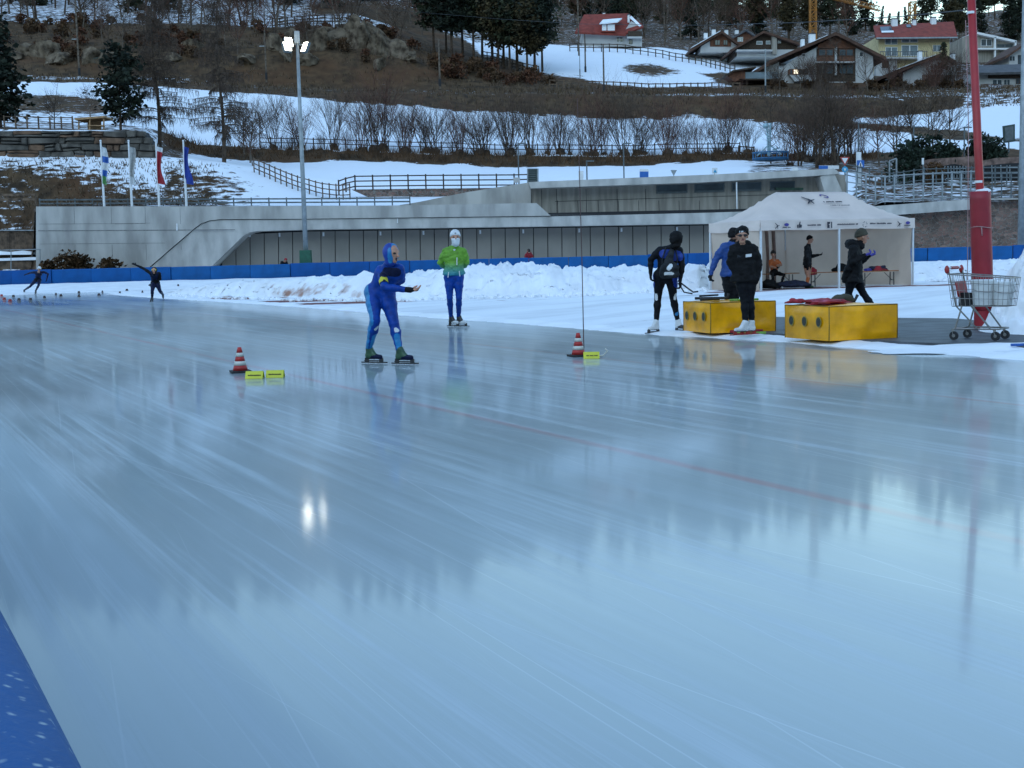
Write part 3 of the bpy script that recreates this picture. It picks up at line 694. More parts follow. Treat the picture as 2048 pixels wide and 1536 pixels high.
prof = [(0.06, 0), (0.0, 0.9), (0.0, 0.985), (0.012, 1.008), (0.04, zt), (0.42, zt), (0.46, 1.0), (0.46, 0)]
n = 24; vs_ = []
for i in range(n + 1):
    c = e0 + dr * (-0.9 + 6.9 * i / n)
    for d, z in prof: vs_.append((c.x + nrm.x * d, c.y + nrm.y * d, z + (0.004 * math.sin(i * 1.7) if z > .9 else 0)))
k = len(prof); fs_ = [(i * k + j, i * k + (j + 1) % k, (i + 1) * k + (j + 1) % k, (i + 1) * k + j) for i in range(n) for j in range(k)] + [tuple(range(k)), tuple(n * k + j for j in range(k))]
mb.add(vs_, fs_); o = mb.build('barrier_pad', frost_mat(), None, True, org=(e0.x, e0.y, 0)); tag(o, 'frost-spotted blue barrier pad at the edge of the ice', 'barrier')
# ================================================================== trees and shrubs
def leafmat(name, c, c2):
    return mat(name, c, 0.8, 0.3, 0.9, c2=c2, detail=2, spec=0.25)
M['needle'] = leafmat('pine_needles', (0.050, 0.056, 0.026), (0.016, 0.022, 0.013))
M['needle_brown'] = leafmat('pine_needles_brownish', (0.085, 0.062, 0.026), (0.028, 0.026, 0.013))
M['needle_dark'] = leafmat('spruce_needles', (0.028, 0.036, 0.021), (0.009, 0.014, 0.010))
M['evergreen'] = leafmat('evergreen_leaves', (0.028, 0.045, 0.028), (0.012, 0.018, 0.012))
M['juniper'] = leafmat('juniper_leaves', (0.10, 0.05, 0.02), (0.03, 0.02, 0.01))
def sprays(mb, c, size, k, rg, m=0, flat=0.6, droop=0.0):
    for _ in range(k):
        a = rg.uniform(0, 6.283); e = rg.gauss(0, 0.5) * flat - droop
        d = Vector((math.cos(a) * math.cos(e), math.sin(a) * math.cos(e), math.sin(e)))
        s = d.orthogonal().normalized(); s = (s * math.cos(a * 3) + d.cross(s) * math.sin(a * 3))
        L = size * rg.uniform(0.6, 1.25); W = L * rg.uniform(0.22, 0.4)
        o = Vector(c) + Vector((rg.gauss(0, size * .35), rg.gauss(0, size * .35), rg.gauss(0, size * .28)))
        mb.add([o - s * W * .4, o + d * L * .55 - s * W, o + d * L, o + d * L * .55 + s * W], [(0, 1, 2, 3)], m)
def conifer(h, base, rad, seed, kind='pine', leaf='needle', nb=70, clump=0.55):
    rg = random.Random(seed); t = MB(); c = MB(); br = MB()
    lean = Vector((rg.uniform(-.02, .02), rg.uniform(-.02, .02), 0))
    pts = [Vector((lean.x * z * z * .3, lean.y * z * z * .3, z)) for z in np.linspace(0, h, 9)]
    t.tube(pts, [max(0.02, h * 0.016 * (1 - .93 * i / 8)) for i in range(9)], 7)
    for i in range(nb):
        u = (i + rg.random()) / nb; z = base + (h - base) * u
        if kind == 'pine':
            prof = (0.55 + 0.45 * math.sin(min(1, u * 1.5) * math.pi * .62)) * (1 - u ** 3 * .75)
            L = rad * prof * rg.uniform(.55, 1.1); up = 0.25 * u - 0.08 + rg.gauss(0, .16)
        else:
            prof = (1 - u) ** 0.82 + 0.05; L = rad * prof * rg.uniform(.72, 1.1); up = -0.28 + 0.45 * u + rg.gauss(0, .08)
        a = rg.uniform(0, 6.283); d = Vector((math.cos(a), math.sin(a), up)).normalized()
        p0 = Vector((lean.x * z * z * .3, lean.y * z * z * .3, z)); p1 = p0 + d * L * .55; p2 = p0 + d * L + Vector((0, 0, (0.12 if kind == 'pine' else 0.06) * L))
        br.tube([p0, p1, p2], [0.012 * L + .015, .008 * L + .01, .006], 3, cap=False)
        n = max(3, int(L / clump * 2.4))
        for j in range(n):
            f = 0.25 + 0.75 * (j + rg.random()) / n
            if kind == 'pine' and rg.random() < .12: continue
            q = p0.lerp(p1, f / .55) if f < .55 else p1.lerp(p2, (f - .55) / .45)
            q = q + Vector((rg.gauss(0, .16 * L * f), rg.gauss(0, .16 * L * f), rg.gauss(0, .06 * L)))
            sprays(c, q, clump, 5, rg, 0, .9 if kind == 'pine' else .6, 0.0 if kind == 'pine' else .25)
    return [('trunk', t.mesh('trunk', M['bark'])), ('limbs', br.mesh('limbs', M['bark'])), ('crown', c.mesh('crown', M[leaf]))]
def branching(mb, p, d, L, r, lev, rg, split=3, spread=.45, up=.12, n=4, wig=.12, sides=3):
    pts = [p]; q = p; dd = d.copy()
    for i in range(n):
        dd = (dd + Vector((rg.gauss(0, wig), rg.gauss(0, wig), rg.gauss(0, wig) + up))).normalized(); q = q + dd * (L / n); pts.append(q)
    mb.tube(pts, [r * (1 - .6 * i / n) for i in range(n + 1)], sides if r < .05 else 5, cap=False)
    if lev <= 0: return
    for k in range(split + (1 if rg.random() < .4 else 0)):
        f = rg.uniform(.3, 1.0); i = min(n - 1, int(f * n)); o = pts[i].lerp(pts[i + 1], f * n - i)
        a = rg.uniform(0, 6.283); s = dd.orthogonal().normalized(); s = s * math.cos(a) + dd.cross(s) * math.sin(a)
        nd = (dd + s * spread * rg.uniform(.6, 1.5)).normalized()
        branching(mb, o, nd, L * rg.uniform(.5, .75), r * rg.uniform(.42, .6), lev - 1, rg, split, spread, up, 3, wig, 3)
def bare_tree(h, seed, mtrunk='bark_grey', mtwig='twig', stems=1, lev=4, spread=.5, r=None):
    rg = random.Random(seed); t = MB(); c = MB(); r = r or h * .013
    for s in range(stems):
        a = rg.uniform(0, 6.283); tilt = .05 if stems == 1 else rg.uniform(.1, .32)
        d = Vector((math.cos(a) * tilt, math.sin(a) * tilt, 1)).normalized(); hh = h * rg.uniform(.8, 1.0)
        pts = [Vector((math.cos(a) * .15, math.sin(a) * .15, -0.1)) if stems > 1 else Vector((0, 0, -.1))]; q = pts[0]; dd = d.copy()
        for i in range(10):
            dd = (dd + Vector((rg.gauss(0, .05), rg.gauss(0, .05), .05))).normalized(); q = q + dd * hh / 10; pts.append(q)
        t.tube(pts, [r * (1 - .9 * i / 10) for i in range(11)], 6, cap=False)
        for k in range(int(30 / (1 + .35 * (stems - 1)))):
            u = rg.uniform(.22, .98); i = min(9, int(u * 10)); o = pts[i].lerp(pts[i + 1], u * 10 - i)
            az = rg.uniform(0, 6.283); L = hh * .34 * (1.15 - u) * rg.uniform(.7, 1.2) + .4
            branching(c, o, Vector((math.cos(az) * .8, math.sin(az) * .8, .55)), L, r * .42 * (1.1 - u) + .008, lev - 2, rg, 3, spread, .10, 4, .14)
    return [('trunk', t.mesh('trunk', M[mtrunk])), ('crown', c.mesh('crown', M[mtwig]))]
def larch(h, seed):
    rg = random.Random(seed); t = MB(); c = MB()
    pts = [Vector((.12 * math.sin(z * .5), .1 * math.cos(z * .4), z)) for z in np.linspace(-.2, h, 12)]
    t.tube(pts, [max(.02, .19 * (1 - .92 * i / 11)) for i in range(12)], 7, cap=False)
    for k in range(170):
        u = rg.uniform(.16, .99); z = u * h; az = rg.uniform(0, 6.283); L = (1.15 - u) * h * .25 * rg.uniform(.5, 1.15) + .25
        o = Vector((.12 * math.sin(z * .5), .1 * math.cos(z * .4), z)); q = o; pts = [o]; n = 6
        for i in range(n):
            f = i / (n - 1); q = q + Vector((math.cos(az), math.sin(az), .25 - .95 * f + .55 * f * f)) * (L / n) + Vector((rg.gauss(0, .03), rg.gauss(0, .03), 0)); pts.append(q)
        c.tube(pts, [.028 * (1 - .8 * i / n) * (1.3 - u) + .006 for i in range(n + 1)], 3, cap=False)
        for j in range(int(8 + L * 13)):
            f = rg.uniform(.2, 1) * n; i = min(n - 1, int(f)); b = pts[i].lerp(pts[i + 1], f - i)
            dl = rg.uniform(.15, .75); e = b + Vector((rg.gauss(0, .12), rg.gauss(0, .12), -dl)); c.tube([b, b.lerp(e, .5) + Vector((rg.gauss(0, .05), rg.gauss(0, .05), 0)), e], [.013, .011, .007], 3, cap=False)
    return [('trunk', t.mesh('trunk', M['bark'])), ('crown', c.mesh('crown', M['twig']))]
def coppice(h, seed, m='twig'):
    rg = random.Random(seed); c = MB(); t = MB()
    t.blob((0, 0, .1), (.5, .4, .45), 2, .5, 1.5, 0, seed)
    for s in range(24):
        a = rg.uniform(0, 6.283); tilt = rg.uniform(.03, .75); d = Vector((math.cos(a) * tilt, math.sin(a) * tilt, 1)).normalized()
        branching(c, Vector((math.cos(a) * .45 * rg.random(), math.sin(a) * .45 * rg.random(), .1)), d, h * rg.uniform(.45, 1.0), rg.uniform(.015, .038), 2, rg, 4, .42, .05, 5, .10)
    return [('stool', t.mesh('stool', M['bark'])), ('stems', c.mesh('stems', M[m]))]
def bush(w, h, seed, m='evergreen', n=420, size=.3, d=None):
    rg = random.Random(seed); c = MB(); t = MB(); d = d or w
    for i in range(n):
        a = rg.uniform(0, 6.283); rr = rg.random() ** .45; z = rg.random() ** .8
        k = math.sqrt(max(0, 1 - (z * .9) ** 2)) * (1 + .22 * math.sin(a * 3 + seed) + .15 * math.sin(a * 7 + z * 9))
        p = Vector((math.cos(a) * rr * k * w / 2, math.sin(a) * rr * k * d / 2, z * h * (1 + .18 * math.sin(a * 5 + seed))))
        sprays(c, p, size, 4, rg, 0, .9, -.5)
    for i in range(6):
        a = rg.uniform(0, 6.283); t.tube([(0, 0, -.05), (math.cos(a) * w * .2, math.sin(a) * d * .2, h * .6)], [.05, .015], 4)
    return [('stem', t.mesh('stem', M['bark'])), ('foliage', c.mesh('foliage', M[m]))]
def plant(name, kind, loc, label, cat, group=None, s=1.0, rz=0.0, sz=None):
    o = thing(name, label, cat, loc, group); o.scale = (s, s, sz or s); o.rotation_euler = (0, 0, rz)
    for nm, me in kind: mobj(nm, me, o)
    return o
PINE = [conifer(13, 4.2, 3.3, 11, 'pine', 'needle', 115), conifer(12, 3.6, 2.9, 12, 'pine', 'needle_brown', 110), conifer(14, 5.0, 3.0, 13, 'pine', 'needle', 105), conifer(13.5, 4.0, 3.4, 14, 'pine', 'needle_dark', 115)]
SPRU = [conifer(13, .8, 2.6, 21, 'spruce', 'needle_dark', 105, .5), conifer(15, 1.5, 2.5, 22, 'spruce', 'needle_dark', 105, .55), conifer(11, .6, 2.4, 23, 'spruce', 'needle', 95, .5)]
BARE = [bare_tree(11, 31), bare_tree(12, 32, 'bark_grey', 'twig_red'), bare_tree(13, 33, 'bark', 'twig'), bare_tree(10, 34, 'bark_grey', 'twig')]
LAR = [larch(14, 41), larch(14.5, 42)]
COP = [coppice(4.0, 51), coppice(4.3, 52, 'twig_red'), coppice(3.7, 53), coppice(4.2, 54, 'twig_red'), coppice(3.4, 55)]
rv = random.Random(99)
# forest at the top of the hill
def forest(n, x0, x1, d0, d1, kinds, name, label, group, smin=.8, smax=1.15, gap=None, sink=.2):
    for i in range(n):
        px = x0 + (x1 - x0) * (i + rv.random()) / n; D = rv.uniform(d0, d1)
        if gap and gap(px, D): continue
        plant(name, rv.choice(kinds), hp(px, D) - Vector((0, 0, sink)), label, 'tree', group, rv.uniform(smin, smax), rv.uniform(0, 6.28))
skygap = lambda px, D: 1735 < px < 1835 and D > 262
forest(60, -250, 900, 216, 320, SPRU + PINE[:1], 'spruce_tree', 'tall dark conifer in the woods above the rocky outcrop', 'conifers above the rocky outcrop', .85, 1.25)
forest(120, -250, 880, 190, 275, BARE, 'bare_tree', 'leafless brown tree in the woods above the rocky outcrop', 'leafless trees above the rocky outcrop', .8, 1.3)
forest(70, 1080, 2350, 285, 400, SPRU + PINE[2:], 'spruce_tree', 'dark conifer in the forest behind the hillside houses', 'conifers behind the houses', .8, 1.15, skygap)
forest(30, 1130, 2300, 240, 285, SPRU[:2] + PINE[:2], 'spruce_tree', 'dark conifer growing close behind the hillside houses', 'conifers close behind the houses', .55, .85, lambda px, D: 1735 < px < 1850)
forest(34, 1120, 1700, 235, 300, BARE, 'bare_tree', 'leafless brown tree in the wood behind the red-roofed houses', 'leafless trees behind the houses', .9, 1.3, skygap)
for px in (1745, 1762, 1778, 1796, 1812, 1828): plant('spruce_tree', SPRU[int(px) % 3], hp(px, 300 + (px % 30)), 'short dark conifer on the crest under the gap of sky', 'tree', 'short conifers on the crest', rv.uniform(.35, .5))
# pine clump by the snow field
for (px, D, k, s) in ((868, 183, 0, 1.0), (893, 186, 1, .95), (905, 180, 3, 1.0), (926, 183, 0, 1.05), (948, 181, 2, .95), (998, 179, 1, 1.0), (1008, 182, 3, 1.0), (1020, 178, 0, .95), (1035, 181, 2, 1.05), (1055, 176, 1, .95), (1070, 177, 3, 1.0), (1085, 183, 0, .9), (965, 192, 3, 1.0), (985, 195, 2, 1.0)):
    plant('pine_tree', PINE[k], hp(px, D) - Vector((0, 0, .1)), 'dark pine with bare lower trunk in the clump beside the upper snow field', 'tree', 'pine clump by the upper snow field', s, rv.uniform(0, 6.28))
# single trees
plant('spruce_tree', conifer(9.2, 1.2, 2.7, 61, 'spruce', 'needle_dark', 95, .5), hp(0, 106), 'dense dark spruce rising over the big-stone wall', 'tree')
plant('fir_tree', conifer(6.9, .9, 2.6, 62, 'pine', 'needle_dark', 60, .45), hp(241, 107), 'broad dark fir standing beside the small wooden hut', 'tree')
plant('larch_tree', LAR[0], hp(318, 109) - Vector((0, 0, .3)), 'leafless drooping larch at the right end of the big-stone wall', 'tree')
plant('larch_tree', LAR[1], hp(447, 106) - Vector((0, 0, .3)), 'leafless drooping larch above the brown fence and snow mound', 'tree')
for px, D, s in ((500, 114, .55), (488, 118, .62), (108, 112, .42), (520, 122, .5), (180, 124, .4), (505, 108, .35), (590, 122, .4)):
    plant('bare_tree', BARE[int(px) % 4], hp(px, D), 'slender young leafless tree on the slope near the larches', 'tree', 'slender bare trees near the larches', s, rv.uniform(0, 6.28))
# row of coppiced shrubs
rs = random.Random(8)
for i, px in enumerate(np.linspace(555, 1485, 36)):
    px = px + rs.uniform(-12, 12); s_ = rs.choice((.5, .65, .8, .9, 1.0, 1.1)) * rs.uniform(.9, 1.08)
    if px < 740 and i % 2: s_ *= .6
    o = plant('coppiced_shrub', COP[rs.randrange(5)], hp(px, 120.6 + rs.uniform(0, 1.6)) - Vector((0, 0, .05)), 'leafless many-stemmed shrub in the hedge row along the dark bank', 'shrub', 'leafless shrubs along the dark bank', s_ * 1.06, rs.uniform(0, 6.28), s_ * rs.uniform(.9, 1.25))
    o.rotation_euler = (rs.uniform(-.14, .14), rs.uniform(-.16, .16), o.rotation_euler[2])
# bare trees on the right
for px, D, h, st, lb in ((1542, 113, 6.2, 1, 'leafless tree standing over the blue steel carousel'), (1598, 110, 6.6, 2, 'thin leafless tree right of the blue steel carousel'), (1632, 107, 7.6, 3, 'dark multi-stemmed leafless tree behind the give-way sign'), (1672, 106, 8.0, 3, 'large spreading leafless tree beside the zebra-crossing sign'), (1702, 112, 7.4, 2, 'leafless tree before the white chalet'), (1790, 116, 6.6, 1, 'pale slender birch below the arched-window chalet'), (1828, 116, 7.4, 1, 'pale forked birch below the balcony of the arched-window chalet'), (1868, 114, 7.0, 2, 'twin pale birch above the evergreen bushes'), (1900, 117, 7.2, 1, 'slim pale birch close to the red post')):
    plant('bare_tree', bare_tree(h, int(px), 'bark' if px < 1750 else 'bark_grey', 'twig', st, 4, .5), hp(px, D), lb, 'tree')
for i in range(30):
    px = rv.uniform(150, 850); D = rv.uniform(167, 190)
    plant('bare_tree', BARE[i % 4], hp(px, D) - Vector((0, 0, .2)), 'leafless grey-brown tree rooted on the rocky bank', 'tree', 'leafless trees on the rocky bank', rv.uniform(.5, .85), rv.uniform(0, 6.28))
for i in range(12):
    px = rv.uniform(1570, 1790); D = rv.uniform(106, 119)
    plant('bare_tree', BARE[i % 4] if i % 2 else COP[i % 5], hp(px, D) - Vector((0, 0, .1)), 'leafless tree in the dark thicket behind the give-way sign', 'tree', 'leafless thicket behind the give-way sign', rv.uniform(.5, .75) * (1.5 if i % 2 == 0 else 1), rv.uniform(0, 6.28))
for px, D, s in ((1600, 166, .5), (1640, 165, .55), (1690, 166, .6), (1735, 165, .6), (1775, 166, .5), (1560, 167, .4)):
    plant('bare_tree', BARE[int(px) % 4], hp(px, D), 'low leafless tree in the garden hedge of the white chalet', 'tree', 'low bare trees in the chalet garden', s, rv.uniform(0, 6.28))
plant('birch_tree', bare_tree(12, 77, 'bark_grey', 'twig', 2, 4, .4), hp(1328, 224), 'tall pale twin-stem birch left of the small chalet', 'tree')
plant('spruce_tree', conifer(3.2, .2, .9, 63, 'spruce', 'needle', 40, .3), hp(1886, 168) + Vector((0, 0, 2.6)), 'tiny conifer in front of the yellow house', 'tree')
# evergreen bushes on the right
for px, D, wd, h, lb in ((1815, 98, 2.6, 2.9, 'dark evergreen bush beside the stone garage wall'), (1850, 103, 3.2, 2.6, 'wide evergreen bush behind the round hedge ball'), (1895, 100, 2.2, 2.2, 'evergreen bush left of the red post'), (1985, 101, 2.6, 2.4, 'evergreen bush beneath the green notice board'), (1960, 103, 2.4, 2.6, 'evergreen bush right of the red post')):
    plant('evergreen_bush', bush(wd, h, int(px), 'evergreen', 330, .32), hp(px, D) + Vector((0, 0, -.1)), lb, 'bush')
plant('hedge_ball', bush(1.7, 1.35, 88, 'juniper', 330, .2), hp(1870, 96.5), 'clipped brown hedge ball on the terrace', 'bush')
for px, wd, h, lb in ((95, 1.0, .55, 'small brown juniper partly behind the far skater'), (138, 2.6, 1.05, 'wide brown juniper against the concrete end wall'), (160, 1.9, .85, 'low brown juniper sprouting from the wider one'), (220, 1.5, .65, 'small brown juniper below the slanting wall groove')):
    q = P(px, 548, 84.5); plant('juniper_bush', bush(wd, h + .1, int(px), 'juniper', 130, .26, 1.0), Vector((q.x, 84.5, 1.0)), lb, 'bush')
# planting bed behind the far barrier that carries the junipers
mb = MB(); q0 = P(60, 548, 84.5).x; q1 = P(300, 548, 84.5).x
mb.box(((q0 + q1) / 2, 84.0, .5), (q1 - q0, 3.2, 1.02)); tag(mb.build('planting_bed', M['hill'], None, org=((q0 + q1) / 2, 84.0, 0)), kind='structure')
# ---- brown scrub, red-leaved bushes on the embankment: single low bushes
M['scrub'] = leafmat('scrub', (0.115, 0.062, 0.030), (0.045, 0.027, 0.014))
SCR = [bush(2.0, 1.2, 70 + i, 'leaf_dry' if i % 2 else 'scrub', 70, .38) for i in range(4)]
for i in range(96):
    px = rv.uniform(0, 1100); D = rv.uniform(168, 196) if px < 850 else rv.uniform(167, 176)
    plant('scrub_bush', SCR[i % 4], hp(px, D), 'dry reddish-brown scrub bush on the rocky bank under the woods', 'bush', 'dry scrub on the rocky bank', rv.uniform(.6, 1.3), rv.uniform(0, 6.28))
for i in range(34):
    px = rv.uniform(1540, 1930); D = rv.uniform(165.5, 169)
    plant('hedge_bush', SCR[(i % 2) * 2] if i % 3 else COP[i % 5], hp(px, D), 'dry brown bush in the garden hedge below the white chalets', 'bush', 'dry garden hedge below the chalets', rv.uniform(.5, 1.0), rv.uniform(0, 6.28))
# dry grass and twigs on the dark bank below the hedge (uncountable)
mb = MB(); rg = random.Random(5)
for i in range(4200):
    px = rg.uniform(330, 1760); D = rg.uniform(116.5, 121.2); q = hp(px, D) if i % 3 == 0 else q + Vector((rg.gauss(0, .5), rg.gauss(0, .15), 0))
    L = rg.uniform(.25, .8); a = rg.uniform(0, 6.28); e = q + Vector((math.cos(a) * .3, math.sin(a) * .2, L)); s = Vector((.035, 0, 0))
    mb.add([q - s, q + s, e], [(0, 1, 2)])
tag(mb.build('dry_grass', M['scrub']), 'dry brown grass on the dark bank under the shrub row', 'grass', kind='stuff')
mb = MB()
for i in range(3600):
    px = rg.uniform(-30, 2080); D = rg.uniform(150.5, 190) if px < 900 else rg.uniform(150.5, 168)
    if rg.random() < .25: px = rg.uniform(-20, 420); D = rg.uniform(90, 97.5)
    q = hp(px, D)
    for k in range(4):
        b_ = q + Vector((rg.gauss(0, .5), rg.gauss(0, .4), 0)); L_ = rg.uniform(.2, .6) * (1 if D > 120 else .6); a = rg.uniform(0, 6.28); s_ = Vector((.06 if D > 120 else .035, 0, 0))
        mb.add([b_ - s_, b_ + s_, b_ + Vector((math.cos(a) * .35 * L_, math.sin(a) * .3, L_))], [(0, 1, 2)])
tag(mb.build('dry_grass', mat('straw', (.13, .085, .045), .95, .3, .8, c2=(.05, .032, .018))), 'dry straw-coloured grass tufts on the brown slopes', 'grass', kind='stuff')
# ---- rock outcrop
M['rock'] = mat('rock', (0.19, 0.145, 0.10), 0.95, .25, 1.1, 1.0, c2=(0.04, 0.028, 0.018), bscale=2.2, detail=9, spec=.2)
def rock(name, loc, d, seed, lb, grp):
    bm = bmesh.new(); bmesh.ops.create_icosphere(bm, subdivisions=4, radius=1.0); rg = random.Random(seed)
    cuts = [(Vector((rg.gauss(0, 1), rg.gauss(0, 1), rg.gauss(0, .7))).normalized(), rg.uniform(.45, .8)) for _ in range(15)]
    for v in bm.verts:
        p = v.co
        for n_, k in cuts:
            s = p.dot(n_)
            if s > k: p = p - n_ * (s - k)
        nn = fbm(p.x * 2.4 + seed, p.y * 2.4, p.z * 1.4, 5)
        p = p * (1 + .10 * nn - .30 * max(0, .16 - abs(fbm(p.x * 1.6 + seed, p.y * 1.6, p.z * .5 + seed, 2))) / .16 * .6); v.co = Vector((p.x * d[0], p.y * d[1], p.z * d[2]))
    me = bpy.data.meshes.new(name); bm.to_mesh(me); bm.free(); me.materials.append(M['rock'])
    o = mobj(name, me, None, loc); tag(o, lb, 'rock', grp); return o
rk = random.Random(4)
for (px, y, D, w_, h_) in ((548, 122, 171, 1.3, 1.5), (575, 128, 169, 1.0, 1.6), (612, 110, 174, 2.4, 2.0), (640, 118, 172, 2.2, 2.6), (665, 108, 173, 2.4, 3.0), (700, 102, 174, 2.6, 3.4), (728, 112, 173, 1.6, 2.8), (755, 118, 171, 1.7, 2.2), (760, 145, 168, 1.0, 1.2), (740, 88, 176, 2.4, 2.4), (690, 84, 176, 2.4, 2.2), (790, 120, 172, 1.8, 1.6), (620, 140, 168, 1.6, 1.2), (590, 100, 175, 2.0, 1.8), (90, 108, 170, 2.6, 1.6), (122, 120, 168, 2.0, 1.2), (60, 112, 171, 2.4, 1.4), (180, 118, 168, 1.5, 1.6), (210, 122, 168, 1.6, 1.4), (350, 118, 168, 1.4, 1.0), (30, 118, 169, 1.8, 1.0), (500, 132, 168, 1.4, 1.0), (390, 110, 171, 1.6, 1.2), (820, 128, 171, 1.4, 1.0), (650, 80, 178, 2.2, 1.6)):
    q = P(px, y, D); z = hillz(q.x, D); q.z = z + h_ * .15
    rock('rock_outcrop', q, (w_ * 1.15, 1.9, h_ * 1.15), rk.random() * 50, 'grey-brown rock of the outcrop under the woods', 'rocks of the hillside outcrop')
# ================================================================== houses on the hill
M['plaster'] = mat('plaster_white', (0.52, 0.51, 0.49), 0.9, .08, .6)
M['plaster_yellow'] = mat('plaster_yellow', (0.62, 0.51, 0.28), 0.9, .06, .6)
M['roof_red'] = mat('roof_red', (0.24, 0.042, 0.026), 0.85, .15, 1.5)
M['roof_brown'] = mat('roof_brown', (0.10, 0.05, 0.032), 0.9, .2, 1.5)
M['roof_grey'] = mat('roof_grey', (0.09, 0.09, 0.095), 0.85, .15, 1.5)
M['lit'] = mat('lit_window', (1.0, 0.86, 0.62), 0.4, .05, emit=1.1)
M['solar'] = mat('solar_panel', (0.02, 0.03, 0.05), 0.2, .1)
M['steel_orange'] = mat('crane_paint', (0.42, 0.17, 0.025), 0.6, .2, 4)
def slab(mb, a, b, c, d, t, m=0):
    a, b, c, d = Vector(a), Vector(b), Vector(c), Vector(d); n = (b - a).cross(d - a).normalized(); n = n if n.z > 0 else -n
    mb.prism([a, b, c, d], -n * t, m)
def hs_part(root, name, pts, D, depth, m, parent=None):
    mb = MB(); mb.wall(pts, D, depth); return mb.build(name, M[m], parent or root)
def rect(x0, y0, x1, y1): return [(x0, y0), (x1, y0), (x1, y1), (x0, y1)]
def window(root, x0, y0, x1, y1, D, pane='glass', frame='white_paint', bars=1):
    f = hs_part(root, 'window', rect(x0, y0, x1, y1), D - .06, .10, frame)
    n = bars + 1; g = (x1 - x0) / n
    for k in range(n):
        e = max(.5, g * .08); hs_part(root, 'pane', rect(x0 + k * g + e, y0 + e, x0 + (k + 1) * g - e, y1 - e), D - .09, .04, pane, f)
    return f
def house(label, D, base_px, base_py): 
    return thing('house', label, 'house', P(base_px, base_py, D))
def gable_roof(root, ridge, left, right, D, depth, t, m, over=1.0, name='roof'):
    for (e, nm) in ((left, name), (right, name)):
        a = P(ridge[0], ridge[1], D - over); b = P(e[0], e[1], D - over); off = Vector((0, depth + over, 0))
        mb = MB(); d = Vector((0, 0, -t)); mb.prism([a, b, b + d, a + d], off); mb.build(nm, M[m], root)
def chimney(root, x, y0, y1, w_, D, m='white_paint'):
    c = hs_part(root, 'chimney', rect(x - w_ / 2, y0 + 2, x + w_ / 2, y1), D, .7, m)
    hs_part(root, 'chimney_cap', rect(x - w_ / 2 - .8, y0, x + w_ / 2 + .8, y0 + 1.5), D - .08, .86, 'roof_grey', c)
# big white chalet
h = house('large white chalet with wide brown gable roof and wooden balconies', 176, 1650, 172)
hs_part(h, 'wall', [(1556, 178), (1556, 141), (1586, 120), (1625, 99), (1672, 74), (1712, 95), (1746, 113), (1748, 178)], 176, 9, 'plaster')
hs_part(h, 'gable_boards', [(1636, 96), (1636, 90), (1672, 71), (1712, 93), (1712, 97)], 175.8, .25, 'wood_brown')
hs_part(h, 'recess', rect(1633, 97, 1711, 163), 175.95, .1, 'wood_dark')
for x0, x1 in ((1633, 1670), (1674, 1710)):
    window(h, x0 + 4, 98, x1 - 3, 112, 175.9, 'glass', 'wood_brown', 1); window(h, x0 + 4, 128, x1 - 3, 148, 175.9, 'glass', 'wood_dark', 1)
    b = hs_part(h, 'balcony', rect(x0, 123, x1, 125), 174.6, 1.3, 'plaster')
    for k in range(12): hs_part(h, 'balcony_slat', rect(x0 + 1 + k * (x1 - x0 - 2) / 12, 113, x0 + 1 + (k + .72) * (x1 - x0 - 2) / 12, 123), 174.6, .06, 'wood_brown', b)
hs_part(h, 'pillar', rect(1670.5, 95, 1674, 150), 175.5, .5, 'plaster')
gable_roof(h, (1672.5, 63.5), (1538, 121), (1773, 114), 176, 10, .42, 'roof_brown', 1.3)
mb = MB(); a = P(1580, 103, 175); b = P(1508, 141, 175); mb.prism([a, b, b - Vector((0, 0, .4)), a - Vector((0, 0, .4))], (0, 8, 0)); mb.build('annex_roof', M['roof_brown'], h)
hs_part(h, 'annex_wall', [(1528, 175), (1528, 137), (1558, 124), (1558, 175)], 176.4, 5, 'plaster')
window(h, 1604, 107, 1611, 113, 176, bars=0); window(h, 1719, 104, 1726, 113, 176, bars=0)
bay = hs_part(h, 'bay_window', rect(1579, 138, 1617, 149), 174.9, 1.1, 'wood_brown')
for x0, x1, p in ((1581, 1584, 'glass'), (1588, 1596, 'lit'), (1599, 1606, 'glass'), (1608, 1615, 'glass')): hs_part(h, 'pane', rect(x0, 139.5, x1, 147.5), 174.86, .05, p, bay)
hs_part(h, 'bay_base', [(1579, 149), (1617, 149), (1612, 160), (1590, 163)], 174.95, 1.0, 'plaster')
chimney(h, 1606, 76, 93, 7, 180); chimney(h, 1625, 66, 84, 12, 180)
mb = MB(); a = P(1655, 70.5, 174.5); b = P(1622, 85, 174.5); u = Vector((0, 0, .06)); mb.prism([a + u, b + u, b, a], (0, 9, 0)); mb.build('roof_snow', M['snow'], h)
cp = thing('timber_shed', 'brown timber shed with glass balcony left of the large white chalet', 'shed', P(1480, 172, 172))
hs_part(cp, 'wall', [(1452, 150), (1466, 142), (1490, 139), (1490, 158), (1470, 163)], 172, 3, 'wood_brown'); hs_part(cp, 'roof', [(1450, 150), (1466, 140), (1512, 133), (1512, 136), (1467, 143), (1451, 153)], 171.4, 4, 'wood_dark')
hs_part(cp, 'glass_railing', rect(1491, 144, 1556, 157), 172, .08, 'glass_sky'); hs_part(cp, 'floor', rect(1478, 157.5, 1558, 160), 172, 3.5, 'wood_dark')
for x in (1493, 1530): hs_part(cp, 'post', rect(x, 160, x + 2, 178), 172.3, .15, 'wood_dark')
